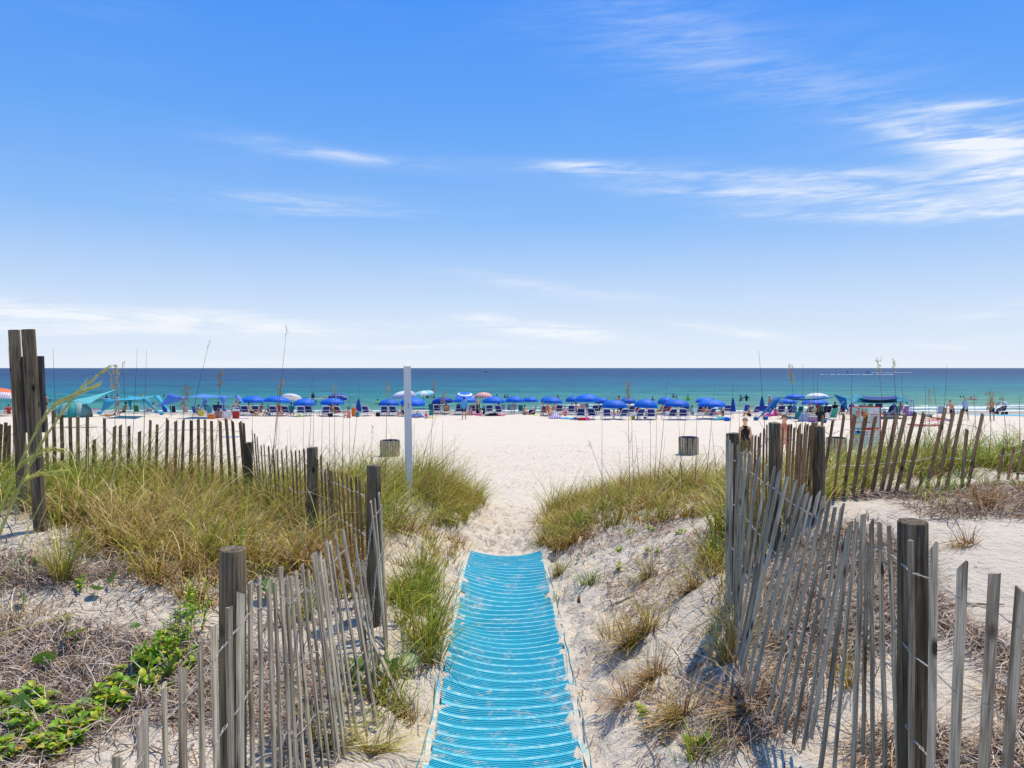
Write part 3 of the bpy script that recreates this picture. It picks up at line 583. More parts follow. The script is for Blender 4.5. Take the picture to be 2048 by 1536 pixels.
gp = ground_at(812, 1000, True); b = MB(); b.box((0, 0, 0), (.10, .10, .34)); o = b.build('post_stub', M_POST); o.location = (tp.x - .12, 11.35, Hs(tp.x-.12, 11.35) + .05); tag(o, 'short dark timber stub beside the foot of the tall white post', 'post')

# ================================================================ the blue mat
def mat_material():
    m, nt, b, o = base_mat('blue_woven_mat'); g = N(nt, 'ShaderNodeNewGeometry'); pos = g.outputs['Position']
    n1 = noise(nt, pos, 5, 6, .7); n2 = noise(nt, pos, 28, 5, .75); n3 = noise(nt, pos, 1.4, 3)
    base = ramp(nt, n3.outputs[0], [(.3, (.012,.33,.43)), (.7, (.03,.42,.51))]).outputs[0]
    f = math_n(nt, 'ADD', math_n(nt, 'MULTIPLY', n1.outputs[0], .62), math_n(nt, 'MULTIPLY', n2.outputs[0], .38))
    mr = N(nt, 'ShaderNodeMapRange'); mr.interpolation_type = 'SMOOTHSTEP'; mr.inputs[1].default_value = .51; mr.inputs[2].default_value = .65; mr.inputs[4].default_value = .85; nt.links.new(f, mr.inputs[0])
    c = mixc(nt, mr.outputs[0], base, (.60,.55,.47)); nt.links.new(c, b.inputs['Base Color']); b.inputs['Roughness'].default_value = .6; b.inputs['Specular IOR Level'].default_value = .25
    bump(nt, b, n2.outputs[0], .3, .005); return m
M_MAT = mat_material()
def web_mat():
    m, nt, b, o = base_mat('sandy_webbing'); g = N(nt, 'ShaderNodeNewGeometry'); n1 = noise(nt, g.outputs['Position'], 16, 5, .7)
    c = ramp(nt, n1.outputs[0], [(.34, (.03,.37,.45)), (.50, (.12,.44,.50)), (.66, (.40,.52,.50))]).outputs[0]; nt.links.new(c, b.inputs['Base Color']); b.inputs['Roughness'].default_value = .9; return m
M_WEB = web_mat()
MT = empty('beach_access_mat', (0, 0, 0), label='bright blue ribbed roll-out mat on the sand path between the two slat fences', cat='mat')
def mat_x(y): return np.interp(y, [2, 4.4, 9.7], [-.035, -.035, -.175 + .095])  # centre line
def mat_hw(y): return .455
M_SEAM = mat_material(); 
y = 2.3; rr = random.Random(3); k = 0; pitch = .125
nx = 14
while y < 9.62:
    y0, y1 = y, y + pitch - .021; b = MB(); nr = 5; jit = rr.uniform(-.006, .006)
    l = -mat_hw(y) + rr.uniform(0, .012) + (.04 if 7.35 < y < 7.5 else 0); r_ = mat_hw(y) - rr.uniform(0, .012) - (.05 if 7.45 < y < 7.62 else 0)
    xs = np.linspace(l, r_, nx+1); prof = []
    for i in range(nr):
        a = y0 + (y1-y0)*i/nr; d = (y1-y0)/nr; prof += [(a, -.004), (a+d*.16, .0058), (a+d*.66, .0058), (a+d*.80, -.004)]
    prof += [(y1, -.004)]
    XX = np.array([[x + mat_x(p[0]) for x in xs] for p in prof]); YY = np.array([[p[0] + .010*(x/.45)**2 - .01 + jit*x*2 for x in xs] for p in prof]); ZZ = H(XX.ravel(), YY.ravel()).reshape(XX.shape) + np.array([[p[1] + .010] for p in prof])
    vs = np.stack([XX, YY, ZZ], -1).reshape(-1, 3); m_ = nx+1
    fs = [(i*m_+j, i*m_+j+1, (i+1)*m_+j+1, (i+1)*m_+j) for i in range(len(prof)-1) for j in range(nx)]
    b.add(vs, fs); b.build('band', M_MAT, MT)
    prof = [(y1-.004,), (y1+.025,)]; XX = np.array([[x + mat_x(p[0]) for x in xs] for p in prof]); YY = np.array([[p[0] + .010*(x/.45)**2 - .01 + jit*x*2 for x in xs] for p in prof]); ZZ = H(XX.ravel(), YY.ravel()).reshape(XX.shape) + .0132
    b = MB(); b.add(np.stack([XX, YY, ZZ], -1).reshape(-1, 3), [(j, j+1, m_+j+1, m_+j) for j in range(nx)]); b.build('webbing', M_WEB, MT); y += pitch; k += 1
# sand-dusted webbing under the bands and the netting along both edges
def strip(xa, xb, y0, y1, name, mat_, dz, n=120, mx=6, wob=.0, seed=0):
    r = np.random.default_rng(seed); yy = np.linspace(y0, y1, n); XX = np.array([[mat_x(v) + xa + (xb-xa)*t + (wob*math.sin(v*3.1 + seed) + wob*.6*math.sin(v*7.7)) for t in np.linspace(0, 1, mx)] for v in yy]); YY = np.repeat(yy[:, None], mx, 1)
    ZZ = H(XX.ravel(), YY.ravel()).reshape(XX.shape) + dz; m_ = mx
    b = MB(); b.add(np.stack([XX, YY, ZZ], -1).reshape(-1, 3), [(i*m_+j, i*m_+j+1, (i+1)*m_+j+1, (i+1)*m_+j) for i in range(n-1) for j in range(mx-1)]); return b.build(name, mat_, MT, smooth=True)
def net_mat():
    m, nt, b, o = base_mat('teal_edge_netting'); g = N(nt, 'ShaderNodeNewGeometry'); n1 = noise(nt, g.outputs['Position'], 8, 5, .7)
    c = ramp(nt, n1.outputs[0], [(.36, (.10,.40,.46)), (.46, (.34,.46,.42)), (.54, (.60,.52,.40))]).outputs[0]; nt.links.new(c, b.inputs['Base Color']); b.inputs['Roughness'].default_value = .85; return m
M_NET = net_mat(); strip(-.49, -.458, 2.3, 8.6, 'edge_netting', M_NET, .010, 150, 4, .008, 1); strip(.460, .49, 2.3, 9.5, 'edge_netting', M_NET, .010, 150, 4, .010, 2)
for s, sd in ((-.494, 4), (.496, 5)):
    b = MB(); b.tube([(mat_x(v) + s + .008*math.sin(v*3.1+sd) + .004*math.sin(v*13), v, Hs(mat_x(v)+s, v) + .014) for v in np.linspace(2.3, 8.8, 90)], .0035, 5); b.build('edge_cord', pm((.05,.22,.21), .7, key='cord'), MT)

# ================================================================ vegetation
def in_poly(x, y, poly):
    c = np.zeros(len(x), bool); n = len(poly)
    for i in range(n):
        x1, y1 = poly[i]; x2, y2 = poly[(i+1) % n]; cond = ((y1 > y) != (y2 > y)) & (x < (x2-x1)*(y-y1)/((y2-y1) or 1e-9) + x1); c ^= cond
    return c
PAL = {'green': ((.13,.08,.025), (.15,.22,.010), (.36,.40,.035)), 'olive': ((.17,.105,.035), (.31,.29,.018), (.60,.51,.065)), 'straw': ((.22,.12,.045), (.55,.39,.12), (.80,.63,.30)),
       'brown': ((.11,.05,.02), (.36,.17,.045), (.56,.34,.13)), 'bright': ((.12,.14,.02), (.13,.30,.010), (.32,.50,.025)), 'pale': ((.24,.2,.09), (.40,.38,.12), (.62,.56,.26))}
def blades(x, y, L, heading, lean, width, pal, S=4, droop=1.0, z=None, rng_=None, sink=.02, flat=False):
    """arched strips: returns verts, quads, colours"""
    n = len(x); r = rng_ or rng; z = H(x, y) if z is None else z; u = np.linspace(0, 1, S+1)
    th = lean[:, None] + droop[:, None]*u[None]**1.3*1.25 if hasattr(droop, '__len__') else lean[:, None] + droop*u[None]**1.3*1.25
    th = np.minimum(th, 2.5); ds = (L/S)[:, None]; thm = (th[:, 1:] + th[:, :-1])/2
    hx = np.concatenate([np.zeros((n, 1)), np.cumsum(np.sin(thm)*ds, 1)], 1); hz = np.concatenate([np.zeros((n, 1)), np.cumsum(np.cos(thm)*ds, 1)], 1)
    if flat: hz = np.maximum(hz, 0)
    cx, sy = np.cos(heading)[:, None], np.sin(heading)[:, None]
    side = r.uniform(-.5, .5, n)[:, None]*u[None]**2*L[:, None]*.25
    px = x[:, None] + hx*cx - side*sy; py = y[:, None] + hx*sy + side*cx; pz = z[:, None] - sink + hz
    face = heading + r.uniform(-1.3, 1.3, n); wx, wy = -np.sin(face)[:, None], np.cos(face)[:, None]
    w = width[:, None]*(1 - u[None]**1.6*.88)*.5
    a = np.stack([px - wx*w, py - wy*w, pz], -1); b = np.stack([px + wx*w, py + wy*w, pz], -1)
    V = np.stack([a, b], 2).reshape(n, -1, 3)                 # n, 2(S+1), 3
    q = np.array([[2*i, 2*i+1, 2*i+3, 2*i+2] for i in range(S)]); Q = (np.arange(n)*2*(S+1))[:, None, None] + q[None]
    names = list(PAL); base = np.array([PAL[k][0] for k in names]); mid = np.array([PAL[k][1] for k in names]); tip = np.array([PAL[k][2] for k in names])
    uu = u[None, :, None]; B, Mi, T = base[pal][:, None], mid[pal][:, None], tip[pal][:, None]
    C = np.where(uu < .35, B + (Mi-B)*(uu/.35), Mi + (T-Mi)*((uu-.35)/.65)); C = C*r.uniform(.62, 1.5, n)[:, None, None]
    C = np.repeat(C, 2, axis=1)
    return V.reshape(-1, 3), Q.reshape(-1, 4), C.reshape(-1, 3)
def join(parts):
    V, Q, C, o = [], [], [], 0
    for v, q, c in parts: V.append(v); Q.append(q+o); C.append(c); o += len(v)
    return np.concatenate(V), np.concatenate(Q), np.concatenate(C)
PI_ = {k: i for i, k in enumerate(PAL)}
WIND = math.pi*.9
def tufts(n_tuft, poly, per, Lr, mixp, seed, spread=.10, windy=.5, width=(.006, .0135), reject=None, upright=.25):
    r = np.random.default_rng(seed); xs, ys = zip(*poly); tx, ty = [], []
    while len(tx) < n_tuft:
        x = r.uniform(min(xs), max(xs), n_tuft*2); y = r.uniform(min(ys), max(ys), n_tuft*2); k = in_poly(x, y, poly)
        if reject is not None: k &= ~reject(x, y)
        tx += list(x[k]); ty += list(y[k])
    tx, ty = np.array(tx[:n_tuft]), np.array(ty[:n_tuft]); n = n_tuft*per; ti = np.repeat(np.arange(n_tuft), per)
    rad = np.abs(r.normal(0, spread, n)); ang = r.uniform(0, 2*math.pi, n); x = tx[ti] + rad*np.cos(ang); y = ty[ti] + rad*np.sin(ang)
    tl = r.uniform(Lr[0], Lr[1], n_tuft); L = tl[ti]*r.uniform(.45, 1.1, n); 
    hd = ang*1.0 + r.normal(0, .5, n); wv = r.random(n) < windy; hd = np.where(wv, r.normal(-.15, .55, n), hd)
    lean = np.abs(r.normal(0, upright*1.15, n)) + rad/spread*.14; droop = r.uniform(.25, 1.75, n)
    names = list(mixp); pr = np.array([mixp[k] for k in names]); pr = pr/pr.sum(); tp_ = r.choice(len(names), n_tuft, p=pr); own = r.random(n) < .62
    pi = np.array([PI_[k] for k in names]); pal = np.where(own, pi[tp_[ti]], pi[r.choice(len(names), n, p=pr)])
    # drifts in which one kind rules, and a skirt of dead blades at the foot of each tuft
    drift = vnoise(tx, ty, .9, seed+400)[ti]; pal = np.where((drift > .18) & (r.random(n) < .6), PI_['green'], pal); pal = np.where((drift < -.24) & (r.random(n) < .4), PI_['brown' if 'brown' in mixp else 'straw'], pal)
    skirt = r.random(n) < .20; pal = np.where(skirt, PI_['brown'], pal); L = np.where(skirt, L*.5, L); size = 1 + .9*vnoise(tx, ty, 1.3, seed+500)[ti]; L = L*np.clip(size, .6, 1.45)
    ok = ~onmat(x, y, .02); x, y, L, hd, lean, droop, pal = [a[ok] for a in (x, y, L, hd, lean, droop, pal)]
    return blades(x, y, L, hd, lean, r.uniform(width[0], width[1], len(x)), pal, droop=droop, rng_=r)
def litter(n, poly, Lr, mixp, seed, width=(.004, .009), reject=None, lift=.03, curl=1.0, clump=0):
    """dry blades and straw lying on the sand"""
    r = np.random.default_rng(seed); xs, ys = zip(*poly); X, Y = [], []
    while len(X) < n:
        if clump:
            cx = r.uniform(min(xs), max(xs), clump); cy = r.uniform(min(ys), max(ys), clump); i = r.integers(0, clump, n*2); x = cx[i] + r.normal(0, .22, n*2); y = cy[i] + r.normal(0, .16, n*2)
        else: x = r.uniform(min(xs), max(xs), n*2); y = r.uniform(min(ys), max(ys), n*2)
        k = in_poly(x, y, poly) & ~onmat(x, y, .05)
        if reject is not None: k &= ~reject(x, y)
        X += list(x[k]); Y += list(y[k])
    x, y = np.array(X[:n]), np.array(Y[:n]); L = r.uniform(Lr[0], Lr[1], n); S = 3; hd = r.uniform(0, 2*math.pi, n); cv = r.normal(0, curl, n); u = np.linspace(0, 1, S+1)
    a = hd[:, None] + cv[:, None]*u[None]; st = (L/S)[:, None]
    px = x[:, None] + np.concatenate([np.zeros((n, 1)), np.cumsum(np.cos(a[:, 1:])*st, 1)], 1); py = y[:, None] + np.concatenate([np.zeros((n, 1)), np.cumsum(np.sin(a[:, 1:])*st, 1)], 1)
    lf = np.abs(r.normal(0, lift, n))[:, None]*np.sin(u[None]*math.pi*r.uniform(.5, 1, n)[:, None]) + r.uniform(.002, .02, n)[:, None]
    pz = H(px.ravel(), py.ravel()).reshape(px.shape) + lf
    w = r.uniform(width[0], width[1], n)[:, None]*.5*(1 - .7*u[None]); nx_, ny_ = -np.sin(a)*w, np.cos(a)*w; tz = r.uniform(-.6, .6, n)[:, None]*w
    A = np.stack([px-nx_, py-ny_, pz-tz], -1); B = np.stack([px+nx_, py+ny_, pz+tz], -1); V = np.stack([A, B], 2).reshape(-1, 3)
    q = np.array([[2*i, 2*i+1, 2*i+3, 2*i+2] for i in range(S)]); Q = ((np.arange(n)*2*(S+1))[:, None, None] + q[None]).reshape(-1, 4)
    names = list(mixp); pr = np.array([mixp[k] for k in names]); pr = pr/pr.sum(); cc = np.array([MIXL[k] for k in names])[r.choice(len(names), n, p=pr)]*r.uniform(.6, 1.3, n)[:, None]
    C = np.repeat(cc[:, None], 2*(S+1), 1).reshape(-1, 3); return V, Q, C
MIXL = {'grey': (.36,.29,.24), 'tan': (.50,.36,.22), 'brown': (.20,.11,.06), 'dark': (.07,.04,.03), 'pale': (.66,.54,.42), 'rust': (.36,.14,.05)}
def stuff(name, parts, mat_, label):
    V, Q, C = join(parts); me = fast_mesh(name, V, Q, mat_, C); return tag(put(name, me), label, kind='stuff')

# regions on the ground, in metres
L_MAIN = [(-9,6.3),(-4.6,6.9),(-3.75,6.35),(-3.3,6.5),(-2.6,6.25),(-1.9,6.0),(-1.15,6.0),(-1.1,9),(-.75,10.5),(-.7,12),(-.55,13.6),(-.75,14.8),(-1.6,15.3),(-4,14.2),(-9,13.6)]
sandyL = lambda x, y: ((x > -1.7) & (x < -.9) & (y > 8.6) & (y < 11.0) & (vnoise(x, y, 2.0, 60) > -.15)) | ((x+3.95)**2 + (y-6.3)**2 < .06)
lp = []
lp.append(tufts(380, [(-9,6.8),(-4.9,7.2),(-3.4,7.0),(-1.9,6.9),(-1.25,7.0),(-1.3,9.2),(-2.2,9.8),(-9,10.2)], 40, (.60,1.0), {'olive':4,'green':5,'straw':1.6,'brown':.8}, 1, .12, .35, reject=sandyL))
lp.append(tufts(460, [(-9,9.6),(-2,9.2),(-1.3,9.4),(-.9,11),(-.8,13),(-1,14.4),(-3,14),(-9,13)], 34, (.55,.95), {'olive':4,'green':2,'straw':1.4,'brown':1.2}, 2, .10, .5, reject=sandyL))
lp.append(tufts(34, [(-3.9,6.2),(-3.3,5.9),(-2.4,5.5),(-1.4,5.2),(-1.25,6.2),(-3.9,6.9)], 46, (.30,.62), {'straw':4,'brown':2.2,'olive':3,'green':1}, 7, .07, .2))
lp.append(tufts(1500, [(-9,6.6),(-3.6,6.2),(-1.3,5.9),(-1.2,9),(-.8,12.5),(-9,13)], 2, (.6,1.15), {'olive':4,'green':2,'straw':3,'pale':2}, 8, .10, .3, width=(.005,.011), upright=.5))
lp.append(tufts(56, [(-2.8,11.0),(-.95,11.2),(-.95,13.2),(-2.8,13.2)], 30, (.75,1.02), {'olive':3,'green':2,'brown':1.5,'straw':1}, 9, .1, .3))
lp.append(tufts(150, [(-4.6,6.9),(-3.6,6.3),(-2.6,6.25),(-1.3,5.9),(-1.25,7.0),(-4.6,7.4)], 38, (.35,.65), {'straw':4,'brown':2.2,'olive':2,'green':1}, 3, .09, .3, reject=sandyL))
lp.append(tufts(34, [(-1.08,4.6),(-.80,4.6),(-.62,5.6),(-.62,6.9),(-.8,8.0),(-1.1,7.6)], 46, (.30,.62), {'green':3,'olive':3,'straw':1.2,'brown':.7}, 4, .07, .25))
lp.append(tufts(22, [(-1.15,6.5),(-.7,7.2),(-.62,9),(-.75,11),(-1.3,10)], 30, (.2,.4), {'brown':2,'olive':2,'straw':2}, 5, .08, .3))
lp.append(tufts(40, [(-.95,10.3),(-.72,10.8),(-.6,13),(-.55,14),(-1.2,14),(-1.3,11)], 36, (.4,.75), {'green':3,'olive':3,'brown':1}, 6, .1, .3))
stuff('dune_grass', lp, M_GRASS, 'windblown green and straw dune grass covering the left dune')
rp = []
R_MAIN = [(.36,9.8),(.8,9.3),(1.4,8.9),(2.0,8.5),(2.4,8.2),(3.0,7.9),(3.5,9),(4.2,11.5),(3.6,13.5),(1.6,14.4),(.75,14.0),(.5,11.8)]
rp.append(tufts(360, R_MAIN, 36, (.38,.70), {'olive':3.5,'green':2,'straw':1.8,'brown':2.0}, 11, .10, .3))
rp.append(tufts(420, R_MAIN, 2, (.5,.95), {'olive':4,'green':2,'straw':3,'pale':2}, 16, .14, .3, width=(.005,.011), upright=.5))
rp.append(tufts(60, [(.33,9.7),(.6,9.2),(.95,9.3),(.95,11.5),(.55,12)], 40, (.22,.42), {'brown':4,'olive':2,'straw':1}, 12, .08, .3))
rp.append(tufts(480, [(3.0,7.8),(4.5,8.2),(9,8.0),(9,13),(6,13),(3.4,11)], 38, (.42,.72), {'olive':4,'green':3,'straw':1.6,'bright':1.5}, 13, .11, .5, reject=lambda x, y: (y < 8.5) & (vnoise(x, y, 1.4, 61) > .05)))
rp.append(tufts(34, [(3.6,6.7),(7,6.3),(7,8),(4.2,8)], 30, (.15,.36), {'olive':3,'green':2,'brown':4,'bright':1}, 17, .09, .3))
rp.append(tufts(60, [(2.2,6.4),(2.75,6.7),(3.4,7.6),(2.4,8.2),(1.9,7.2)], 40, (.4,.7), {'green':3,'olive':3,'straw':2}, 14, .1, .3))
rp.append(tufts(26, [(1.5,5.4),(1.75,5.8),(2.2,6.5),(2.0,7.3),(1.6,6.6)], 26, (.25,.5), {'olive':2,'straw':2,'brown':1}, 15, .1, .3))
stuff('dune_grass', rp, M_GRASS, 'olive and brown dune grass covering the right dune beyond the fence corner')

# straw and dead stems on the sand
lowL = [(-4.2,6.2),(-3.3,6.4),(-1.9,6.1),(-1.15,5.8),(-1.02,4.4),(-1.1,2.2),(-3.5,2.2),(-5.5,4.5)]
bareL = lambda x, y: (vnoise(x, y, 1.1, 62) > .10) | ((x+3.9)**2/.5 + (y-6.05)**2/.05 < 1) | ((y > 5.0) & (vnoise(x, y, .8, 63) > -.02))
st = [litter(16500, lowL, (.10,.34), {'grey':3.4,'tan':2.6,'brown':1.8,'pale':2.2,'dark':.8,'rust':.15}, 21, reject=bareL, lift=.045), litter(5000, lowL, (.06,.22), {'brown':3,'dark':2,'tan':2}, 22, lift=.02),
      litter(9000, [(-8,9.8),(-8,6),(-4.6,6.6),(-1.4,6.2),(-1.2,10),(-.8,14)], (.1,.4), {'tan':3,'brown':2,'pale':2}, 23, lift=.08)]
stuff('dry_straw', st, M_STRAW, 'mat of grey and tan dead grass lying on the sand at lower left')
slope = [(.78,8.4),(.62,9.5),(1.5,8.9),(2.1,8.2),(1.75,5.9),(1.55,4.4),(1.55,2.4),(.95,2.4),(.8,3.6),(.72,4.6),(.88,6.2)]
st = [litter(1500, slope, (.08,.36), {'grey':1.2,'tan':3,'brown':2.4,'rust':.5,'dark':.6,'pale':1.2}, 24, reject=lambda x, y: vnoise(x, y, 1.9, 64) > .02, lift=.03), litter(900, slope, (.04,.16), {'brown':3,'dark':2,'tan':1}, 25, lift=.01),
      litter(2200, [(.9,2.4),(1.6,2.4),(1.62,4.6),(1.2,4.6),(.85,3.4)], (.1,.32), {'brown':2,'tan':2,'grey':2,'dark':1}, 29, lift=.04, reject=lambda x, y: vnoise(x, y, 2.2, 68) > .06)]
stuff('dry_straw', st, M_STRAW, 'thin brown stems and roots scattered down the sandy slope right of the mat')
behR = [(1.85,6.0),(2.3,6.3),(2.8,6.5),(3.6,6.55),(6.5,6.2),(6.5,7.7),(3,7.6),(2.2,6.9),(1.7,6.2)]
inR = [(1.72,5.4),(2.4,6.2),(3.0,5.8),(2.6,4.6),(2.9,3.6),(3.0,2.6),(1.72,2.5),(1.72,3.4)]
st = [litter(15000, inR, (.10,.32), {'grey':3,'tan':3,'brown':2,'pale':2.2,'dark':.8}, 26, lift=.045, reject=lambda x, y: vnoise(x, y, 1.7, 65) > .17),
      litter(5400, behR, (.10,.34), {'brown':4,'dark':2.0,'tan':2.4,'grey':2.4,'pale':1.4}, 27, lift=.03, reject=lambda x, y: vnoise(x, y, 1.3, 66) > .06),
      litter(1600, [(2.4,2.6),(6,2.6),(6.5,6.4),(2.9,6.2)], (.05,.4), {'brown':3,'dark':2,'grey':2}, 28, lift=.02, reject=lambda x, y: vnoise(x, y, 1.1, 67) > -.08),
      litter(600, [(3.2,5.9),(4.2,5.9),(4.4,6.4),(3.4,6.5)], (.1,.3), {'brown':4,'dark':1.6,'tan':2}, 30, lift=.06), litter(2200, [(2.25,2.9),(2.9,3.0),(3.2,3.7),(2.4,3.8)], (.08,.26), {'tan':3,'pale':2,'brown':2,'dark':1}, 31, lift=.04)]
stuff('dry_straw', st, M_STRAW, 'brown and grey dead brush on the sand inside the right fence')
st = [litter(900, [(-.95,3),(-.5,3),(-.5,9.5),(-.6,14),(.6,14),(.5,9.6),(.85,6),(.85,3)], (.02,.14), {'brown':3,'dark':2,'rust':1}, 33, lift=.005),
      litter(2600, [(-6,16),(9,16),(14,34),(-11,34)], (.03,.12), {'brown':3,'dark':3,'grey':1}, 34, width=(.01,.022), lift=.006)]
stuff('beach_debris', st, M_STRAW, 'small brown twigs and weed bits dotted over the path and the open beach')
# ================================================================ people
def dn(a, out=0.0): a = R(a); v = Vector((out, math.sin(a), -math.cos(a))); return v.normalized()
def up_(a): a = R(a); return Vector((0, math.sin(a), math.cos(a)))
POSES = {
 'stand': dict(pz=.93, tl=0, legs=((2,0),(-2,0)), arms=((4,14),(4,14))),
 'walk': dict(pz=.91, tl=3, legs=((22,8),(-14,-30)), arms=((-18,4),(24,40))),
 'phone': dict(pz=.93, tl=2, legs=((2,0),(-3,0)), arms=((6,30),(38,152)), outs=(.15,.22)),
 'akimbo': dict(pz=.93, tl=0, legs=((4,0),(-4,0)), arms=((-10,40),(-10,40)), outs=(.75,.75), ins=(-.55,-.55)),
 'armsup': dict(pz=.93, tl=0, legs=((4,0),(-4,0)), arms=((60,100),(70,110)), outs=(.5,.5)),
 'wide': dict(pz=.93, tl=4, legs=((4,0),(-4,0)), arms=((20,30),(20,30)), outs=(.9,.9), ins=(.8,.8)),
 'bend': dict(pz=.86, tl=72, legs=((6,-6),(2,-10)), arms=((8,4),(20,12))),
 'stoop': dict(pz=.90, tl=38, legs=((14,-2),(-8,-10)), arms=((20,30),(-6,30)), outs=(.15,.5)),
 'sit': dict(pz=.42, tl=-18, legs=((84,32),(80,28)), arms=((24,72),(20,66))),
 'recline': dict(pz=.42, tl=-42, legs=((84,86),(96,70)), arms=((14,60),(8,40))),
 'ground': dict(pz=.12, tl=8, legs=((122,38),(116,34)), arms=((50,60),(30,20))),
 'kneel': dict(pz=.34, tl=25, legs=((40,-88),(30,-88)), arms=((30,50),(40,50))),
 'lie': dict(pz=.13, tl=-84, legs=((90,90),(100,70)), arms=((95,92),(98,96))),
 'prone': dict(pz=.12, tl=80, legs=((-90,-90),(-92,-88)), arms=((60,110),(60,110))),
}
def joints(pose, fem):
    d = POSES[pose]; J = {}; pz = Vector((0, 0, d['pz'])); u = up_(d['tl']); hu = up_(d['tl']*.35 if abs(d['tl']) < 70 else d['tl']*.8)
    J['pelvis'] = pz; J['waist'] = pz + u*.20; J['chest'] = pz + u*.40; J['neck'] = pz + u*.53; J['chin'] = J['neck'] + hu*.09 + Vector((0, .012, 0)); J['head'] = J['chin'] + hu*.09 + Vector((0, .008, 0)); J['crown'] = J['head'] + hu*.09
    outs = d.get('outs', (.12, .12)); ins = d.get('ins', (.04, .04)); sw = .155 if fem else .185
    for i, s in enumerate((-1, 1)):
        k = 'LR'[i]; a1, a2 = d['arms'][i]; J['sh'+k] = pz + u*.475 + Vector((s*sw, 0, 0)); J['el'+k] = J['sh'+k] + dn(a1, s*outs[i])*.29; J['wr'+k] = J['el'+k] + dn(a2, s*ins[i])*.25; J['ha'+k] = J['wr'+k] + dn(a2, s*ins[i])*.09
        t1, t2 = d['legs'][i]; J['hip'+k] = pz + Vector((s*.09, 0, 0)) - u*.03; J['kn'+k] = J['hip'+k] + dn(t1, s*.05)*.43; J['an'+k] = J['kn'+k] + dn(t2, s*.02)*.41
        f = dn(t2+80); J['to'+k] = J['an'+k] + f*.15 + dn(t2)*.035
    return J, hu
def build_body(pose, fem):
    J, hu = joints(pose, fem); names = list(J); ix = {n: i for i, n in enumerate(names)}
    E = [('pelvis','waist'),('waist','chest'),('chest','neck'),('neck','chin'),('chin','head'),('head','crown')]
    for k in 'LR': E += [('chest','sh'+k),('sh'+k,'el'+k),('el'+k,'wr'+k),('wr'+k,'ha'+k),('pelvis','hip'+k),('hip'+k,'kn'+k),('kn'+k,'an'+k),('an'+k,'to'+k)]
    rad = {'pelvis':(.145,.105),'waist':(.12 if fem else .14,.09),'chest':(.145 if fem else .165,.105),'neck':(.058,.055),'chin':(.06,.06),'head':(.078,.088),'crown':(.055,.06),
           'sh':(.055,.055),'el':(.042,.042),'wr':(.03,.028),'ha':(.034,.02),'hip':(.095,.095),'kn':(.058,.06),'an':(.038,.04),'to':(.04,.03)}
    me = bpy.data.meshes.new('body'); me.from_pydata([J[n] for n in names], [(ix[a], ix[b]) for a, b in E], [])
    o = bpy.data.objects.new('tmp', me); COL.objects.link(o); o.modifiers.new('s', 'SKIN'); sk = me.skin_vertices[0].data if me.skin_vertices else None
    if sk is None: me.attributes.new('x', 'FLOAT', 'POINT')
    for n in names:
        key = n if n in rad else n[:-1]; sk[ix[n]].radius = rad[key]; sk[ix[n]].use_root = (n == 'pelvis')
    sb = o.modifiers.new('ss', 'SUBSURF'); sb.levels = 2; sb.render_levels = 2
    dg = bpy.context.evaluated_depsgraph_get(); ev = o.evaluated_get(dg); m2 = bpy.data.meshes.new_from_object(ev); bpy.data.objects.remove(o)
    V = np.empty(len(m2.vertices)*3); m2.vertices.foreach_get('co', V); V = V.reshape(-1, 3)
    # a nose, eye sockets and a mouth line pushed into the head
    hd = np.array(J['head']); fw = np.array(Vector((0, hu.z, -hu.y))); uu = np.array(hu); rel = V - hd; f_, u_, x_ = rel@fw, rel@uu, rel[:, 0]
    front = f_ > .02; nose = np.exp(-((x_/.016)**2 + ((u_+.025)/.024)**2)); V += np.where(front, nose*.020, 0)[:, None]*fw
    for s in (-1, 1):
        e = np.exp(-(((x_-s*.03)/.016)**2 + ((u_-.012)/.013)**2)); V -= np.where(front, e*.010, 0)[:, None]*fw
        ear = np.exp(-((f_/.02)**2 + (u_/.03)**2))*(x_*s > .05); V[:, 0] += ear*s*.018
    m2.vertices.foreach_set('co', V.ravel()); m2.update()
    # nearest bone for every face, for the clothes
    C = np.array([p.center[:] for p in m2.polygons]); best = np.full(len(C), 9.0); lab = np.zeros(len(C), int); tt = np.zeros(len(C))
    for bi, (a, b) in enumerate(E):
        A, B = np.array(J[a]), np.array(J[b]); ab = B-A; t = np.clip(((C-A)@ab)/(ab@ab), 0, 1); d = np.linalg.norm(C - (A + t[:, None]*ab), axis=1)
        ra, rb = (max(rad[n if n in rad else n[:-1]]) for n in (a, b)); d = d - (ra + (rb-ra)*t); k = d < best; best[k] = d[k]; lab[k] = bi; tt[k] = t[k]
    m2.polygons.foreach_set('use_smooth', [True]*len(m2.polygons))
    return dict(me=m2, J=J, hu=hu, E=E, lab=lab, t=tt, C=C)
_bodies = {}; _cloth = {}
def bone_range(bd, spec):
    ok = np.zeros(len(bd['lab']), bool)
    for bi, (a, b) in enumerate(bd['E']):
        key = a.rstrip('LR') + '-' + b.rstrip('LR')
        if key in spec: lo, hi = spec[key]; ok |= (bd['lab'] == bi) & (bd['t'] >= lo) & (bd['t'] <= hi)
    return ok
T = (0, 1)
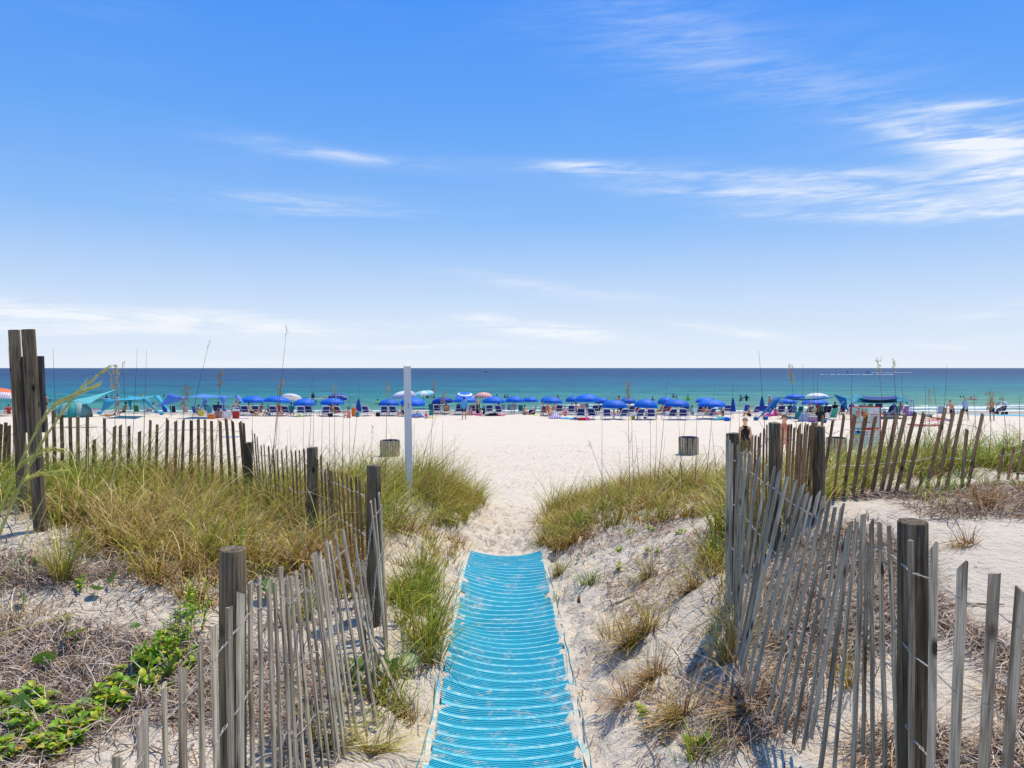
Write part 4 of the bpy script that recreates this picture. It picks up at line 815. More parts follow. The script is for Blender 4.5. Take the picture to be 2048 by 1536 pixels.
CLOTH = {
 'trunks': {'pelvis-waist': (0,.35), 'pelvis-hip': T, 'hip-kn': (0,.62)}, 'briefs': {'pelvis-waist': (0,.25), 'pelvis-hip': T, 'hip-kn': (0,.12)},
 'swimsuit': {'pelvis-waist': T, 'waist-chest': T, 'chest-neck': (0,.25), 'pelvis-hip': T, 'hip-kn': (0,.1)}, 'bikini_top': {'waist-chest': (.55,1), 'chest-neck': (0,.12)},
 'shirt': {'pelvis-waist': T, 'waist-chest': T, 'chest-neck': (0,.8), 'chest-sh': T, 'sh-el': (0,.75)}, 'long_shirt': {'pelvis-waist': T, 'waist-chest': T, 'chest-neck': (0,.8), 'chest-sh': T, 'sh-el': T, 'el-wr': (0,.85), 'pelvis-hip': (0,.6)},
 'skirt': {'pelvis-waist': (0,.3), 'pelvis-hip': T, 'hip-kn': (0,.75)}}
def cloth_mesh(pose, fem, kind):
    k = (pose, fem, kind)
    if k in _cloth: return _cloth[k]
    bd = _bodies[(pose, fem)]; ok = bone_range(bd, CLOTH[kind]); me = bd['me']; off = {'long_shirt': .028, 'shirt': .022, 'skirt': .03, 'trunks': .02}.get(kind, .009)
    mp = {}; vs = []; fs = []
    for i in np.where(ok)[0]:
        f = []
        for v in me.polygons[int(i)].vertices:
            if v not in mp: mp[v] = len(vs); vv = me.vertices[v]; vs.append(vv.co + vv.normal*off)
            f.append(mp[v])
        fs.append(f)
    m = bpy.data.meshes.new(kind); m.from_pydata(vs, [], fs); m.polygons.foreach_set('use_smooth', [True]*len(fs)); m.update(); _cloth[k] = m; return m
SKINS = {'near': pm((.82,.42,.22), .5, .08, 6, key='brightened_skin'), 'fair': pm((.68,.42,.29), .5, .08, 6, key='fair_skin'), 'tan': pm((.58,.29,.155), .5, .08, 6, key='tanned_skin'), 'warm': pm((.62,.34,.20), .5, .08, 6, key='warm_skin'), 'dark': pm((.16,.075,.045), .5, .1, 6, key='dark_skin')}  # 'near' is a lightened skin colour that makes up for those figures being backlit
HAIRS = {'dark': pm((.02,.014,.01), .7, key='dark_hair'), 'brown': pm((.07,.035,.018), .7, key='brown_hair'), 'blond': pm((.33,.21,.09), .7, key='blond_hair'), 'grey': pm((.42,.38,.34), .8, .3, 30, key='grey_hair')}
CC = dict(black=(.008,.008,.010), navy=(.012,.02,.09), blue=(.02,.12,.45), royal=(.015,.10,.60), sky=(.10,.36,.62), teal=(.02,.26,.30), aqua=(.12,.55,.58), red=(.50,.02,.02), pink=(.72,.14,.30), coral=(.75,.22,.16), orange=(.80,.20,.03), yellow=(.75,.60,.05),
          green=(.03,.22,.07), lime=(.35,.75,.04), white=(.72,.72,.70), grey=(.28,.29,.30), lilac=(.35,.18,.42), olive=(.10,.10,.03), tan=(.45,.32,.18), khaki=(.34,.30,.18), peri=(.22,.35,.80), turq=(.03,.42,.60), paleaqua=(.35,.70,.68), hotpink=(.85,.06,.30), paleblue=(.38,.48,.62))
def cm(c, rough=.7, transl=0.0): return pm(CC[c] if isinstance(c, str) else c, rough, .14, 7, .3, transl, key='cloth_' + (c if isinstance(c, str) else 'tone'))
def cap_mesh(kind):
    k = ('hair', kind)
    if k in _cloth: return _cloth[k]
    b = MB(); nu, nv = 14, 10; r = (.088, .100, .112); pts = {}; 
    for i in range(nv+1):
        for j in range(nu):
            th, ph = math.pi*i/nv, 2*math.pi*j/nu; v = Vector((r[0]*math.sin(th)*math.cos(ph), r[1]*math.sin(th)*math.sin(ph), r[2]*math.cos(th)))
            if kind == 'long' and v.z < 0: v.z *= 1.9; v.x *= 1.05
            if kind == 'curly': v *= 1 + .10*math.sin(7*ph + i)*math.sin(th)
            pts[i, j] = v
    vs = [pts[i, j] for i in range(nv+1) for j in range(nu)]; fs = []
    for i in range(nv):
        for j in range(nu):
            c = (pts[i, j] + pts[i+1, (j+1) % nu])/2
            if c.z*.9 - c.y > -.012: fs.append((i*nu+j, (i+1)*nu+j, (i+1)*nu+(j+1) % nu, i*nu+(j+1) % nu))
    b.add(vs, fs); m = b.mesh('hair', HAIRS['dark'], True); _cloth[k] = m; return m
def person(loc, rz, pose, skin, clothes, hair, label, height=1.70, fem=False, hat=None, hairkind='short', eyes=False, group='people out on the beach', z=None):
    if (pose, fem) not in _bodies: _bodies[(pose, fem)] = build_body(pose, fem)
    bd = _bodies[(pose, fem)]; root = empty('person', loc, rz, label, 'person', group); s = height/1.74; root.scale = (s, s, s)
    me = bd['me']; ms = _cloth.get(('sk', pose, fem, skin))
    if ms is None: ms = me.copy(); ms.materials.clear(); ms.materials.append(SKINS[skin]); _cloth[('sk', pose, fem, skin)] = ms
    put('body', ms, root)
    for kind, col in clothes:
        kk = ('cl', pose, fem, kind, col); mc = _cloth.get(kk)
        if mc is None:
            mc = cloth_mesh(pose, fem, kind).copy(); mc.materials.clear(); mc.materials.append(cm(col)); _cloth[kk] = mc
        put(kind, mc, root)
    hc = bd['J']['head'] + bd['hu']*.012; q = Vector((0, 0, 1)).rotation_difference(bd['hu'])
    if hair:
        kk = ('hm', hairkind, hair); mh = _cloth.get(kk)
        if mh is None: mh = cap_mesh(hairkind).copy(); mh.materials.clear(); mh.materials.append(HAIRS[hair]); _cloth[kk] = mh
        h = put('hair', mh, root, hc); h.rotation_mode = 'QUATERNION'; h.rotation_quaternion = q
    if hat:
        kind, col = hat; b = MB()
        if kind == 'brim': b.lathe([(.001,.135),(.07,.13),(.085,.10),(.092,.045),(.20,.03),(.205,.022),(.09,.035),(.088,.05)], 18)
        else: b.lathe([(.001,.125),(.06,.115),(.092,.07),(.095,.035)], 14); b.box((0, .13, .04), (.12, .09, .012))
        h = b.build('hat', cm(col), root, True, hc); h.rotation_mode = 'QUATERNION'; h.rotation_quaternion = q
    if eyes:
        fwd = Vector((0, bd['hu'].z, -bd['hu'].y))
        for sx in (-1, 1):
            b = MB(); b.ball((0, 0, 0), .009, 8, 6); o = b.build('eye', HAIRS['dark'], root, True, bd['J']['head'] + fwd*.079 + Vector((sx*.03, 0, 0)) + bd['hu']*.012)
        for k, sx in (('L', -1), ('R', 1)):
            w, h_ = bd['J']['wr'+k], bd['J']['ha'+k]; d = (h_-w).normalized(); sd = d.cross(Vector((1, 0, 0))).normalized(); b = MB()
            for fi, (off, ln) in enumerate(((-.026,.062),(-.009,.075),(.009,.07),(.026,.055))):
                p0 = h_ + sd*off; b.tube([p0, p0 + d*ln*.5, p0 + d*ln*.8 + Vector((-sx*.012, 0, 0)), p0 + d*ln + Vector((-sx*.026, 0, 0))], [.010,.009,.008,.006], 6)
            p0 = w + d*.04 + sd*(-.028); b.tube([p0, p0 - sd*.028 + d*.02, p0 - sd*.030 + d*.05], [.011,.010,.007], 6); b.build('fingers', SKINS[skin], root, True)
    return root
def at_beach(px, py): return ground_at(px, py)
def ppl(px, yfoot, pose, rz, skin, clothes, hair, label, **k):
    g = at_beach(px, yfoot); return person(g, R(rz), pose, skin, clothes, hair, label, **k)
def swimmer(px, yw, pose, rz, skin, clothes, hair, label, depth=1.15, **k):
    D = CZ*F/(yw - 736); g = Vector(((px-1024)/F*D, D, -depth)); return person(g, R(rz), pose, skin, clothes, hair, label, group='bathers in the water', **k)

# ================================================================ beach furniture
M_PW = pm((.75,.75,.74), .4, .05, 4, key='white_plastic'); M_NAVY = pm((.012,.035,.22), .75, .15, 8, key='navy_sling'); M_ALU = pm((.5,.5,.5), .35, .05, key='pole_metal'); M_POLE = pm((.62,.60,.56), .5, .05, key='pale_pole')
M_DK = pm((.02,.02,.025), .6, key='dark_plastic')
def lounger_proto():
    r = empty('sun_lounger', (0, 0, 0))
    for s in (-1, 1):
        b = MB(); b.tube([(s*.31, -.62, .30), (s*.31, 1.12, .30)], .026, 6); b.build('side_rail', M_PW, r)
        for y in (-.48, .95): b = MB(); b.tube([(s*.31, y, .30), (s*.335, y-.03 if y < 0 else y+.03, 0)], .024, 6); b.build('leg', M_PW, r)
        b = MB(); b.tube([(s*.33, -.02, .30), (s*.345, .02, .50), (s*.345, .36, .50), (s*.33, .42, .30)], .018, 6); b.build('armrest', M_PW, r)
    b = MB(); b.tube([(-.31, 1.12, .30), (.31, 1.12, .30)], .026, 6); b.tube([(-.31, -.62, .30), (.31, -.62, .30)], .026, 6); b.tube([(-.335, -.48, .10), (.335, -.48, .10)], .016, 6); b.build('cross_rail', M_PW, r)
    b = MB(); b.sheet([[(x, y, .305 - .02*math.sin((y)*2.2)) for x in (-.28, 0, .28)] for y in np.linspace(.0, 1.08, 5)], .012); b.build('seat_sling', M_NAVY, r)
    A, B = Vector((0, .02, .31)), Vector((0, -.42, .84))
    for s in (-1, 1):
        b = MB(); b.tube([A + Vector((s*.28, 0, 0)), B + Vector((s*.28, 0, 0))], .024, 6); b.build('back_rail', M_PW, r)
    b = MB(); b.tube([B + Vector((-.28, 0, 0)), B + Vector((0, -.01, .02)), B + Vector((.28, 0, 0))], .026, 6); b.tube([(-.28, -.20, .30), (-.26, -.14, .50)], .012, 5); b.tube([(.28, -.20, .30), (.26, -.14, .50)], .012, 5); b.build('back_top_rail', M_PW, r)
    b = MB(); b.sheet([[A.lerp(B, t) + Vector((x, -.012, 0)) for x in (-.25, 0, .25)] for t in np.linspace(.05, .97, 5)], .014); b.build('back_sling', M_NAVY, r)
    b = MB(); b.sheet([[A.lerp(B, t) + Vector((x, -.03, -.02)) for x in (-.25, 0, .25)] for t in (.38, .46)], .012); b.build('back_strap', M_PW, r)
    return r
LP = lounger_proto(); LPp = make_proto(LP); used = [False]
def lounger(px, yf, rz, label, flat=False):
    g = at_beach(px, yf); s = 1.0
    if not used[0]: used[0] = True; r, made = LP, [o for o, _ in LPp]
    else: r, made = copy_tree(LPp)
    r.location = g; r.rotation_euler = (0, 0, R(rz)); r.scale = (1.05,)*3; tag(r, label, 'sun lounger', 'white sun loungers along the beach'); return r
def chair_proto(col, name='beach_chair', stripes=None):
    r = empty(name, (0, 0, 0)); m = cm(col, .7, .2) if stripes is None else stripes
    for s in (-1, 1):
        b = MB(); b.tube([(s*.27, .32, 0), (s*.27, -.22, .30)], .012, 5); b.build('leg', M_ALU, r)
        b = MB(); b.tube([(s*.27, -.30, 0), (s*.27, .25, .26)], .012, 5); b.build('leg', M_ALU, r)
        b = MB(); b.tube([(s*.27, -.10, .20), (s*.27, -.45, .92)], .013, 5); b.build('back_rail', M_ALU, r)
        b = MB(); b.box((s*.29, .05, .44), (.05, .42, .02)); b.tube([(s*.28, .24, .26), (s*.29, .24, .43)], .010, 5); b.build('armrest', M_PW, r)
    b = MB(); b.sheet([[(x, y, .25 - .05*math.sin(math.pi*(y+.12)/.45)) for x in (-.25, 0, .25)] for y in np.linspace(-.12, .32, 4)], .010); b.build('seat', m, r)
    b = MB(); b.sheet([[(x, -.10-.35*t, .22+.70*t) for x in (-.25, 0, .25)] for t in np.linspace(0, 1, 5)], .010); b.build('backrest', m, r); return r
_cp_ = {}
def beach_chair(px, yf, rz, col, label, stripes=None, sc=1.0):
    k = (col, stripes.name if stripes else None); g = at_beach(px, yf)
    if k not in _cp_: r = chair_proto(col, stripes=stripes); _cp_[k] = make_proto(r)
    else: r, _ = copy_tree(_cp_[k])
    r.location = g; r.rotation_euler = (0, 0, R(rz)); r.scale = (sc*.86,)*3; return tag(r, label, 'beach chair', 'folding beach chairs')
def canopy_mesh(Rr, hh, mats, n=8, K=5, val=.09, pattern=None, puff=.0):
    b = MB(); per = 4; tot = n*per; vs = []
    for i in range(K+1):
        t = i/K; rr = Rr*math.sin(t*math.pi*.5*.96)/math.sin(math.pi*.5*.96); z = -hh*(1-math.cos(t*math.pi*.5))
        for j in range(tot):
            a = 2*math.pi*j/tot; f = (j % per)/per; sc = 1 - .045*math.sin(math.pi*f)*t; vs.append((rr*math.cos(a)*sc, rr*math.sin(a)*sc, z + .035*hh*math.sin(math.pi*f)*t*1.0))
    for j in range(tot):
        a = 2*math.pi*j/tot; f = (j % per)/per; v = vs[K*tot+j]; vs.append((v[0]*1.005, v[1]*1.005, v[2] - val*(.55+.45*math.sin(math.pi*f))))
    base = len(b.v); b.v += vs
    for i in range(K+1):
        for j in range(tot):
            g = j//per; mi = 0
            if pattern == 'gore': mi = g % 2
            elif pattern == 'ring': mi = 1 if i in (2, 4) else 0
            elif pattern == 'trim': mi = 1 if i == K else 0
            elif pattern == 'tilt2': mi = 1 if i >= 3 else 0
            b.f.append((base+i*tot+j, base+(i+1)*tot+j, base+(i+1)*tot+(j+1) % tot, base+i*tot+(j+1) % tot)); b.m.append(mi)
    return b.mesh('canopy', mats, False)
def umbrella(cx, w, ytop, yrim, yfoot, label, mats=None, tilt=0, pitch=0, pattern=None, n=8, dd=0.0, polecol=None, polemat=None):
    g0 = at_beach(cx, yfoot); D = g0.y + dd; X = (cx-1024)/F*D; g = Vector((X, D, Hs(X, D))) if D < 76 else Vector((X, D, 0)); top = P(cx, ytop, D)
    Rr = w/2/F*D; hh = max(.28*Rr, (yrim-ytop)/F*D*.86); mats = mats or [M_UMB]
    r = empty('beach_umbrella', g, label=label, cat='umbrella', group='beach umbrellas'); h = top.z - g.z
    b = MB(); b.tube([(0, 0, -.1), (0, 0, h+.06)], .02, 6); b.build('pole', polemat or M_POLE, r)
    c = put('canopy', canopy_mesh(Rr, hh, mats, n, pattern=pattern), r, (0, 0, h)); c.rotation_euler = (R(pitch), R(tilt), R(random.uniform(0, 45)))
    rb = MB()
    for k in range(n):
        a = 2*math.pi*k/n; rb.tube([(0, 0, -.03)] + [(Rr*t*math.cos(a), Rr*t*math.sin(a), -hh*(1-math.cos(t*math.pi*.5)) - .02) for t in (.35, .7, .97)], .006, 4)
    o = rb.build('rib', M_ALU, c)
    b = MB(); b.lathe([(.001, .10), (.018, .08), (.025, .03), (.03, -.01)], 8); b.build('finial', mats[0], c); return r
M_UMB = pm((.008,.145,.62), .6, .06, 2, .3, .22, key='royal_blue_canvas'); M_UMB2 = pm((.012,.06,.42), .6, .06, 2, .3, .2, key='deep_blue_canvas')
M_WC = pm((.78,.76,.75), .6, .05, 2, .3, .25, key='white_canvas')
def closed_umbrella(cx, w, ytop, ybot, yfoot, label):
    g = at_beach(cx, yfoot); D = g.y; r = empty('closed_umbrella', g, label=label, cat='umbrella', group='furled umbrellas'); top = P(cx, ytop, D).z - g.z; bot = P(cx, ybot, D).z - g.z; Rr = w/2/F*D
    b = MB(); n = 24; K = 6; rings = []
    for i in range(K+1):
        t = i/K; rr = .03 + (Rr-.03)*t**.8; rings.append([(rr*(1+.14*math.cos(j*math.pi/1.5))*math.cos(2*math.pi*j/n), rr*(1+.14*math.cos(j*math.pi/1.5))*math.sin(2*math.pi*j/n), top + (bot-top)*t + (.02*math.cos(j*math.pi/1.5) if i == K else 0)) for j in range(n)])
    b.add([v for q in rings for v in q], [(i*n+j, (i+1)*n+j, (i+1)*n+(j+1) % n, i*n+(j+1) % n) for i in range(K) for j in range(n)]); b.build('canopy', M_UMB2, r, True)
    b = MB(); b.tube([(0, 0, -.1), (0, 0, top+.08)], .02, 6); b.build('pole', M_POLE, r); b = MB(); b.tube([(0, 0, bot*.45+top*.55), (0, 0, bot*.5+top*.5)], Rr*.82, 12); b.build('strap', M_UMB, r); return r
def bag(px, yf, size, col, label, name='beach_bag', cat='bag', col2=None, handles=True):
    g = at_beach(px, yf); w, d, h = size; r = empty(name, g, R(random.uniform(-30, 30)), label, cat); b = MB()
    pr = [(-w/2*.85, -d/2*.8, 0), (w/2*.85, -d/2*.8, 0), (w/2*.85, d/2*.8, 0), (-w/2*.85, d/2*.8, 0)]; mid = [(x*1.15, y*1.3, h*.5) for x, y, z in pr]; tp_ = [(x*1.1, y*.8, h) for x, y, z in pr]; ins = [(x*.9, y*.55, h*.93) for x, y, z in pr]
    b.add(pr+mid+tp_+ins, [(3,2,1,0)] + [(i*4+k, i*4+(k+1) % 4, i*4+4+(k+1) % 4, i*4+4+k) for i in range(3) for k in range(4)] + [(12,13,14,15)])
    m = cm(col) if isinstance(col, str) else col; b.build('bag_body', m, r)
    if handles:
        for s in (-1, 1): b = MB(); b.tube([(-w*.25, s*d*.25, h*.95), (-w*.18, s*d*.2, h*1.35), (w*.18, s*d*.2, h*1.35), (w*.25, s*d*.25, h*.95)], .012, 5); b.build('handle', cm(col2 or 'white'), r)
    return r
def cooler(px, yf, col, label, s=(.55,.38,.42)):
    g = at_beach(px, yf); r = empty('cooler', g, R(12), label, 'cooler'); b = MB(); b.box((0, 0, s[2]*.42), (s[0], s[1], s[2]*.84)); b.build('chest', cm(col, .4), r); b = MB(); b.box((0, 0, s[2]*.92), (s[0]*1.04, s[1]*1.04, s[2]*.15)); b.build('lid', M_PW, r)
    b = MB(); b.tube([(-s[0]*.53, 0, s[2]*.7), (-s[0]*.53, 0, s[2]*1.25), (s[0]*.53, 0, s[2]*1.25), (s[0]*.53, 0, s[2]*.7)], .012, 5); b.build('handle', M_PW, r); return r
def bucket(px, yf, r_, h, col, label):
    g = at_beach(px, yf); r = empty('bucket', g, 0, label, 'bucket'); b = MB(); b.lathe([(.001, .0), (r_*.75, 0), (r_, h), (r_*1.06, h), (r_*1.04, h-.02), (r_*.92, h-.02), (r_*.7, .02)], 14); b.build('pail', cm(col, .4), r)
    b = MB(); b.tube([(-r_, 0, h), (-r_*.8, 0, h*1.5), (0, 0, h*1.75), (r_*.8, 0, h*1.5), (r_, 0, h)], .008, 5); b.build('handle', M_PW, r); return r
def towel(px, yf, w, l, rz, col, label, name='beach_towel', heap=.0, cat='towel'):
    g = at_beach(px, yf); rr = random.Random(int(px)); n = 8; ca, sa = math.cos(R(rz)), math.sin(R(rz)); rows = []
    for i in range(n):
        row = []
        for j in range(n):
            u, v = (i/(n-1)-.5)*w, (j/(n-1)-.5)*l; x, y = g.x + u*ca - v*sa, g.y + u*sa + v*ca; e = math.sin(math.pi*i/(n-1))*math.sin(math.pi*j/(n-1))
            row.append((x - g.x, y - g.y, Hs(x, y) - g.z + .02 + heap*e*(.55 + .6*rr.random()) + .012*rr.random()))
        rows.append(row)
    b = MB(); b.sheet([list(r_) for r_ in rows], .012); m = cm(col) if isinstance(col, str) else col; o = b.build(name, m, None, heap > .05, g); return tag(o, label, cat)
def ring(px, yf, r_, t, col, label, tilt=0, water=False, name='float_ring'):
    if water: D = CZ*F/(yf-736); g = Vector(((px-1024)/F*D, D, .03))
    else: g = at_beach(px, yf)
    b = MB(); n, m = 20, 8; vs = [((r_ + t*math.cos(2*math.pi*j/m))*math.cos(2*math.pi*i/n), (r_ + t*math.cos(2*math.pi*j/m))*math.sin(2*math.pi*i/n), t*math.sin(2*math.pi*j/m)) for i in range(n) for j in range(m)]
    b.add(vs, [(i*m+j, ((i+1) % n)*m+j, ((i+1) % n)*m+(j+1) % m, i*m+(j+1) % m) for i in range(n) for j in range(m)]); o = b.build(name, cm(col, .35), None, True, g + Vector((0, 0, t + (math.sin(R(tilt))*r_)))); o.rotation_euler = (R(tilt), 0, 0); return tag(o, label, 'float')
def board(px, yf, L, W, rz, col, label, name='bodyboard', water=False, cat='board', lift=.03):
    if water: D = CZ*F/(yf-736); g = Vector(((px-1024)/F*D, D, .06))
    else: g = at_beach(px, yf) + Vector((0, 0, lift))
    b = MB(); n = 12; out = []; 
    for sgn in (1, -1):
        for i in (range(n+1) if sgn == 1 else range(n-1, 0, -1)):
            t = i/n; out.append(((t-.5)*L, sgn*W/2*math.sin(math.pi*min(1, max(0, t)))**.45 if 0 < i < n else 0, .04*abs(t-.5)**2*4))
    k = len(out); th = .07; b.add([(x, y, z) for x, y, z in out] + [(x, y, z+th) for x, y, z in out], [tuple(reversed(range(k))), tuple(range(k, 2*k))] + [(i, (i+1) % k, k+(i+1) % k, k+i) for i in range(k)]); o = b.build(name, cm(col, .4), None, False, g); o.rotation_euler = (0, 0, R(rz)); return tag(o, label, cat)

def sail(quad, nu=12, nv=8, pinch=.10, sag=.12):
    A, B, C, D_ = [Vector(q) for q in quad]; cen = (A+B+C+D_)/4; g = []
    for i in range(nu+1):
        row = []
        for j in range(nv+1):
            u, v = i/nu, j/nv; p = (A*(1-u)+B*u)*(1-v) + (D_*(1-u)+C*u)*v; e = max(4*u*(1-u)*abs(2*v-1)**2, 4*v*(1-v)*abs(2*u-1)**2); p = p + (cen-p)*pinch*e; p.z -= sag*math.sin(math.pi*u)*math.sin(math.pi*v)**.5*.0 + sag*4*u*(1-u)*.5 + sag*4*v*(1-v)*.3; row.append(p)
        g.append(row)
    return g
def shade(name, label, roof, mats, straps, poles, bags=(), pinch=.1, sag=.15, cat='shade canopy'):
    """roof corners, straps of cloth running down to the sand, poles and sandbags, all from photo pixels and distances"""
    r = empty(name, (0, 0, 0), label=label, cat=cat); Q = [P(*q) for q in roof]; b = MB(); b.sheet(sail(Q, pinch=pinch, sag=sag), .006); b.build('canopy', mats[0], r, True)
    for (p0, p1, p2, w0, w1) in straps:   # from a corner edge down to an anchor
        A, B = P(*p0), P(*p1); b = MB(); d = (B-A); s_ = (Vector(P(*p2)) - A).normalized() if p2 else Vector((1, 0, 0)); g = []
        for i in range(7):
            t = i/6; c = A + d*t + Vector((0, 0, -.10*math.sin(math.pi*t))); w = w0*(1-t)**1.3 + w1; g.append([c - s_*w/2, c, c + s_*w/2])
        b.sheet(g, .006); b.build('corner_strap', mats[-1], r, True)
    for (p0, yg) in poles:
        A = P(*p0); G = Vector((A.x, A.y, Hs(A.x, A.y) - .1)); b = MB(); b.tube([G, A], .018, 6); b.build('pole', M_ALU, r)
    for (px, yf) in bags:
        g = at_beach(px, yf); b = MB(); b.ball((0, 0, .14), (.22, .18, .16), 10, 8); b.build('sandbag', mats[-1], r, True, g)
    return r
# ---- row 1: umbrellas from left to right
BL = 'royal blue umbrella '
M_CORAL = stripe_mat((.80,.22,.18), (.78,.55,.48), 6, 0); M_STR = stripe_mat((.80,.78,.76), (.55,.45,.60), 6, 0); M_CHK = stripe_mat((.05,.08,.45), (.6,.6,.65), 7, 2); M_ORG = pm((.85,.20,.07), .6, .05, 2, .3, .3, key='orange_canvas')
umbrella(2, 66, 776, 796, 832, 'orange domed umbrella with pale striped lower edge, cut by the left picture edge', [M_ORG, M_STR], pattern='tilt2', tilt=6, polemat=M_CHK)
umbrella(506, 50, 792, 805, 830, BL+'right of the periwinkle canopy, over two people on loungers')
umbrella(555.5, 53, 792, 805, 831, BL+'in front of the white umbrella, over people in red', tilt=5)
umbrella(585, 40, 788.5, 797, 829, 'white umbrella standing behind a royal blue one, left third of the beach', [M_WC], tilt=10, pitch=-12, dd=4)
umbrella(609.5, 46, 797, 811, 832, BL+'over a pair of loungers with a green bag between them')
umbrella(678, 38, 789, 797, 828, 'blue umbrella with white trim tipped over, behind the one with the red chair', [M_UMB2, M_WC], pattern='trim', tilt=12, pitch=-18, dd=3)
umbrella(664.5, 48, 796, 809, 831, BL+'shading the red chair and a red towel')
closed_umbrella(717, 12, 797, 823, 832, 'furled navy umbrella left of the white post, beside an orange bag')
umbrella(778, 44, 798, 811, 831, BL+'just left of the tall white post, over two loungers')
umbrella(826, 52, 795, 809, 832, BL+'just right of the tall white post, over a blue towel heap', pitch=8)
umbrella(884, 45, 795, 805.5, 829, 'dark blue umbrella tipped low behind a bent sea oat, right of the white post', [M_UMB2], pitch=-10, dd=2)
umbrella(931, 48, 793.5, 804, 830, BL+'behind the man in the blue shirt', dd=1)
umbrella(930, 39, 785.5, 794, 826, 'blue and white ringed umbrella behind the man in the blue shirt', [M_UMB, M_WC], pattern='ring', pitch=14, dd=5)
umbrella(967, 37, 784.5, 796, 826, 'coral patterned umbrella rising behind the blue row', [M_CORAL], dd=5)
umbrella(987, 46, 793, 806, 831, BL+'right of the coral one, over a person in black and red')
umbrella(1029, 38, 792.5, 804.5, 828, BL+'over the blue and white folding chairs')
umbrella(1061, 32, 793.5, 803.5, 828, 'smaller royal blue umbrella over a person by a blue bag', dd=2)
umbrella(1098, 34, 793, 803, 826, BL+'half hidden behind the one over the orange swimsuits', dd=3)
umbrella(1104, 43, 794, 806.5, 830, BL+'over the group in orange swimsuits')
umbrella(1147, 34, 792, 804, 827, BL+'tucked behind the left side of the tallest one', dd=3)
umbrella(1174, 52, 788, 804, 839, 'tallest royal blue umbrella, over the red striped chair, mid beach')
umbrella(1204, 30, 795, 806.5, 829, BL+'low behind the right side of the tallest one', dd=3)
umbrella(1229, 53, 799.5, 816, 838, 'near low royal blue umbrella over two loungers, right of the tallest one')
umbrella(1255, 35, 794.5, 807, 828, BL+'behind a sea oat, over an orange clad back', dd=2)
umbrella(1292.5, 49, 798, 816, 839, 'near royal blue umbrella over the teal chair and a yellow bucket', tilt=3)
umbrella(1331, 34, 794, 809, 829, BL+'behind the near one above the red shaded loungers', dd=2)
umbrella(1354, 52, 799, 813, 839, 'near royal blue umbrella above the slatted bin')
umbrella(1412, 43, 795, 805, 828, BL+'behind the near one left of the first furled umbrella, right half', dd=3)
umbrella(1424, 57, 799, 813.5, 837, 'near royal blue umbrella right of the slatted bin, over four loungers')
closed_umbrella(1466, 10.5, 795.5, 823, 836, 'furled navy umbrella right of the near blue ones, left of the second furled one')
closed_umbrella(1524, 12.5, 792, 822, 836, 'furled navy umbrella beside the sagging blue canopy')
umbrella(1590, 38, 788, 796, 826, BL+'standing tallest behind the sagging blue canopy', dd=3)
umbrella(1576, 37, 797, 807, 829, BL+'under the left half of the sagging blue canopy')
umbrella(1630, 52, 798, 809, 831, BL+'under the right half of the sagging blue canopy')
umbrella(1634, 44, 786, 795, 825, 'white umbrella rising behind the sagging blue canopy', [M_WC, pm((.5,.5,.52), .6, key='grey_canvas')], dd=4)
# wide open-sided striped one and the aqua one behind the white post
umbrella(807, 50, 782, 795, 827, 'white umbrella with blue striped rim, cut by the tall white post', [M_WC, stripe_mat((.02,.08,.5), (.75,.75,.75), 9, 0)], pattern='tilt2', tilt=-8, dd=5)
umbrella(847, 42, 781.5, 790, 825, 'pale aqua and white umbrella just right of the tall white post', [pm((.25,.65,.68), .6, .05, 2, .3, .3, key='aqua_canvas'), M_WC], pattern='gore', tilt=-8, dd=7, polemat=pm((.03,.12,.3), .5, key='blue_pole'))

# ---- shades
M_AQ = pm((.22,.66,.64), .7, .05, 1.5, .3, .35, key='aqua_cloth'); M_TQ = pm((.08,.48,.62), .7, .05, 1.5, .3, .35, key='turquoise_cloth'); M_PE = pm((.13,.30,.72), .7, .05, 1.5, .3, .35, key='periwinkle_cloth')
M_BC = pm((.015,.17,.45), .7, .05, 1.5, .3, .3, key='sea_blue_cloth'); M_TE = pm((.05,.33,.42), .7, .05, 1.5, .3, .3, key='teal_cloth'); M_NC = pm((.015,.02,.20), .7, .05, 1.5, .3, .15, key='navy_cloth')
shade('sail_shade', 'long pale aqua sail rising to a point behind the dome tent', [(96,817.5,66),(178,808,62),(233,778.5,64),(152,799,66)], [M_AQ], [], [((231,780,64), 0)], pinch=.16, sag=.05)
shade('shade_canopy', 'turquoise stretch canopy on poles, left of the periwinkle one', [(222,799,61),(290,797.5,61),(313,790.5,66),(258,792.5,66)], [M_TQ], [((222,799,61),(199,827,60.5),(240,799,61),1.1,.06),((290,797,61),(322,829,60.5),(300,797,61),.5,.06),((258,794,64),(262,821,63),(266,794,64),.45,.05),((313,791,66),(345,826,63),(320,791,66),.5,.05),((288,797,62),(290,822,61),(294,797,62),.3,.05)],
      [((288,794,62.5), 0),((258,792,66), 0),((313,789.5,66), 0)], [(199,829),(323,830)])
shade('shade_canopy', 'periwinkle blue stretch canopy with pointed corners and people beneath', [(363,793,61.5),(446,793,61.5),(474,791,66),(404,787.5,66)], [M_PE], [((356,791,61.5),(313,813,61),(375,797,61.5),1.5,.08),((446,793.5,61.5),(449,812,61),(455,793.5,61.5),.5,.06),((474,791,66),(490,808,64),(482,791,66),.5,.05),((412,796,61.5),(400,818,61),(420,796,61.5),.3,.05),((363,793,61.5),(373,805,61),(371,793,61.5),.5,.05)],
      [((343,787,62), 0),((403,787,66), 0),((445,792.5,61.5), 0),((472,790,66), 0)], [(313,826)])
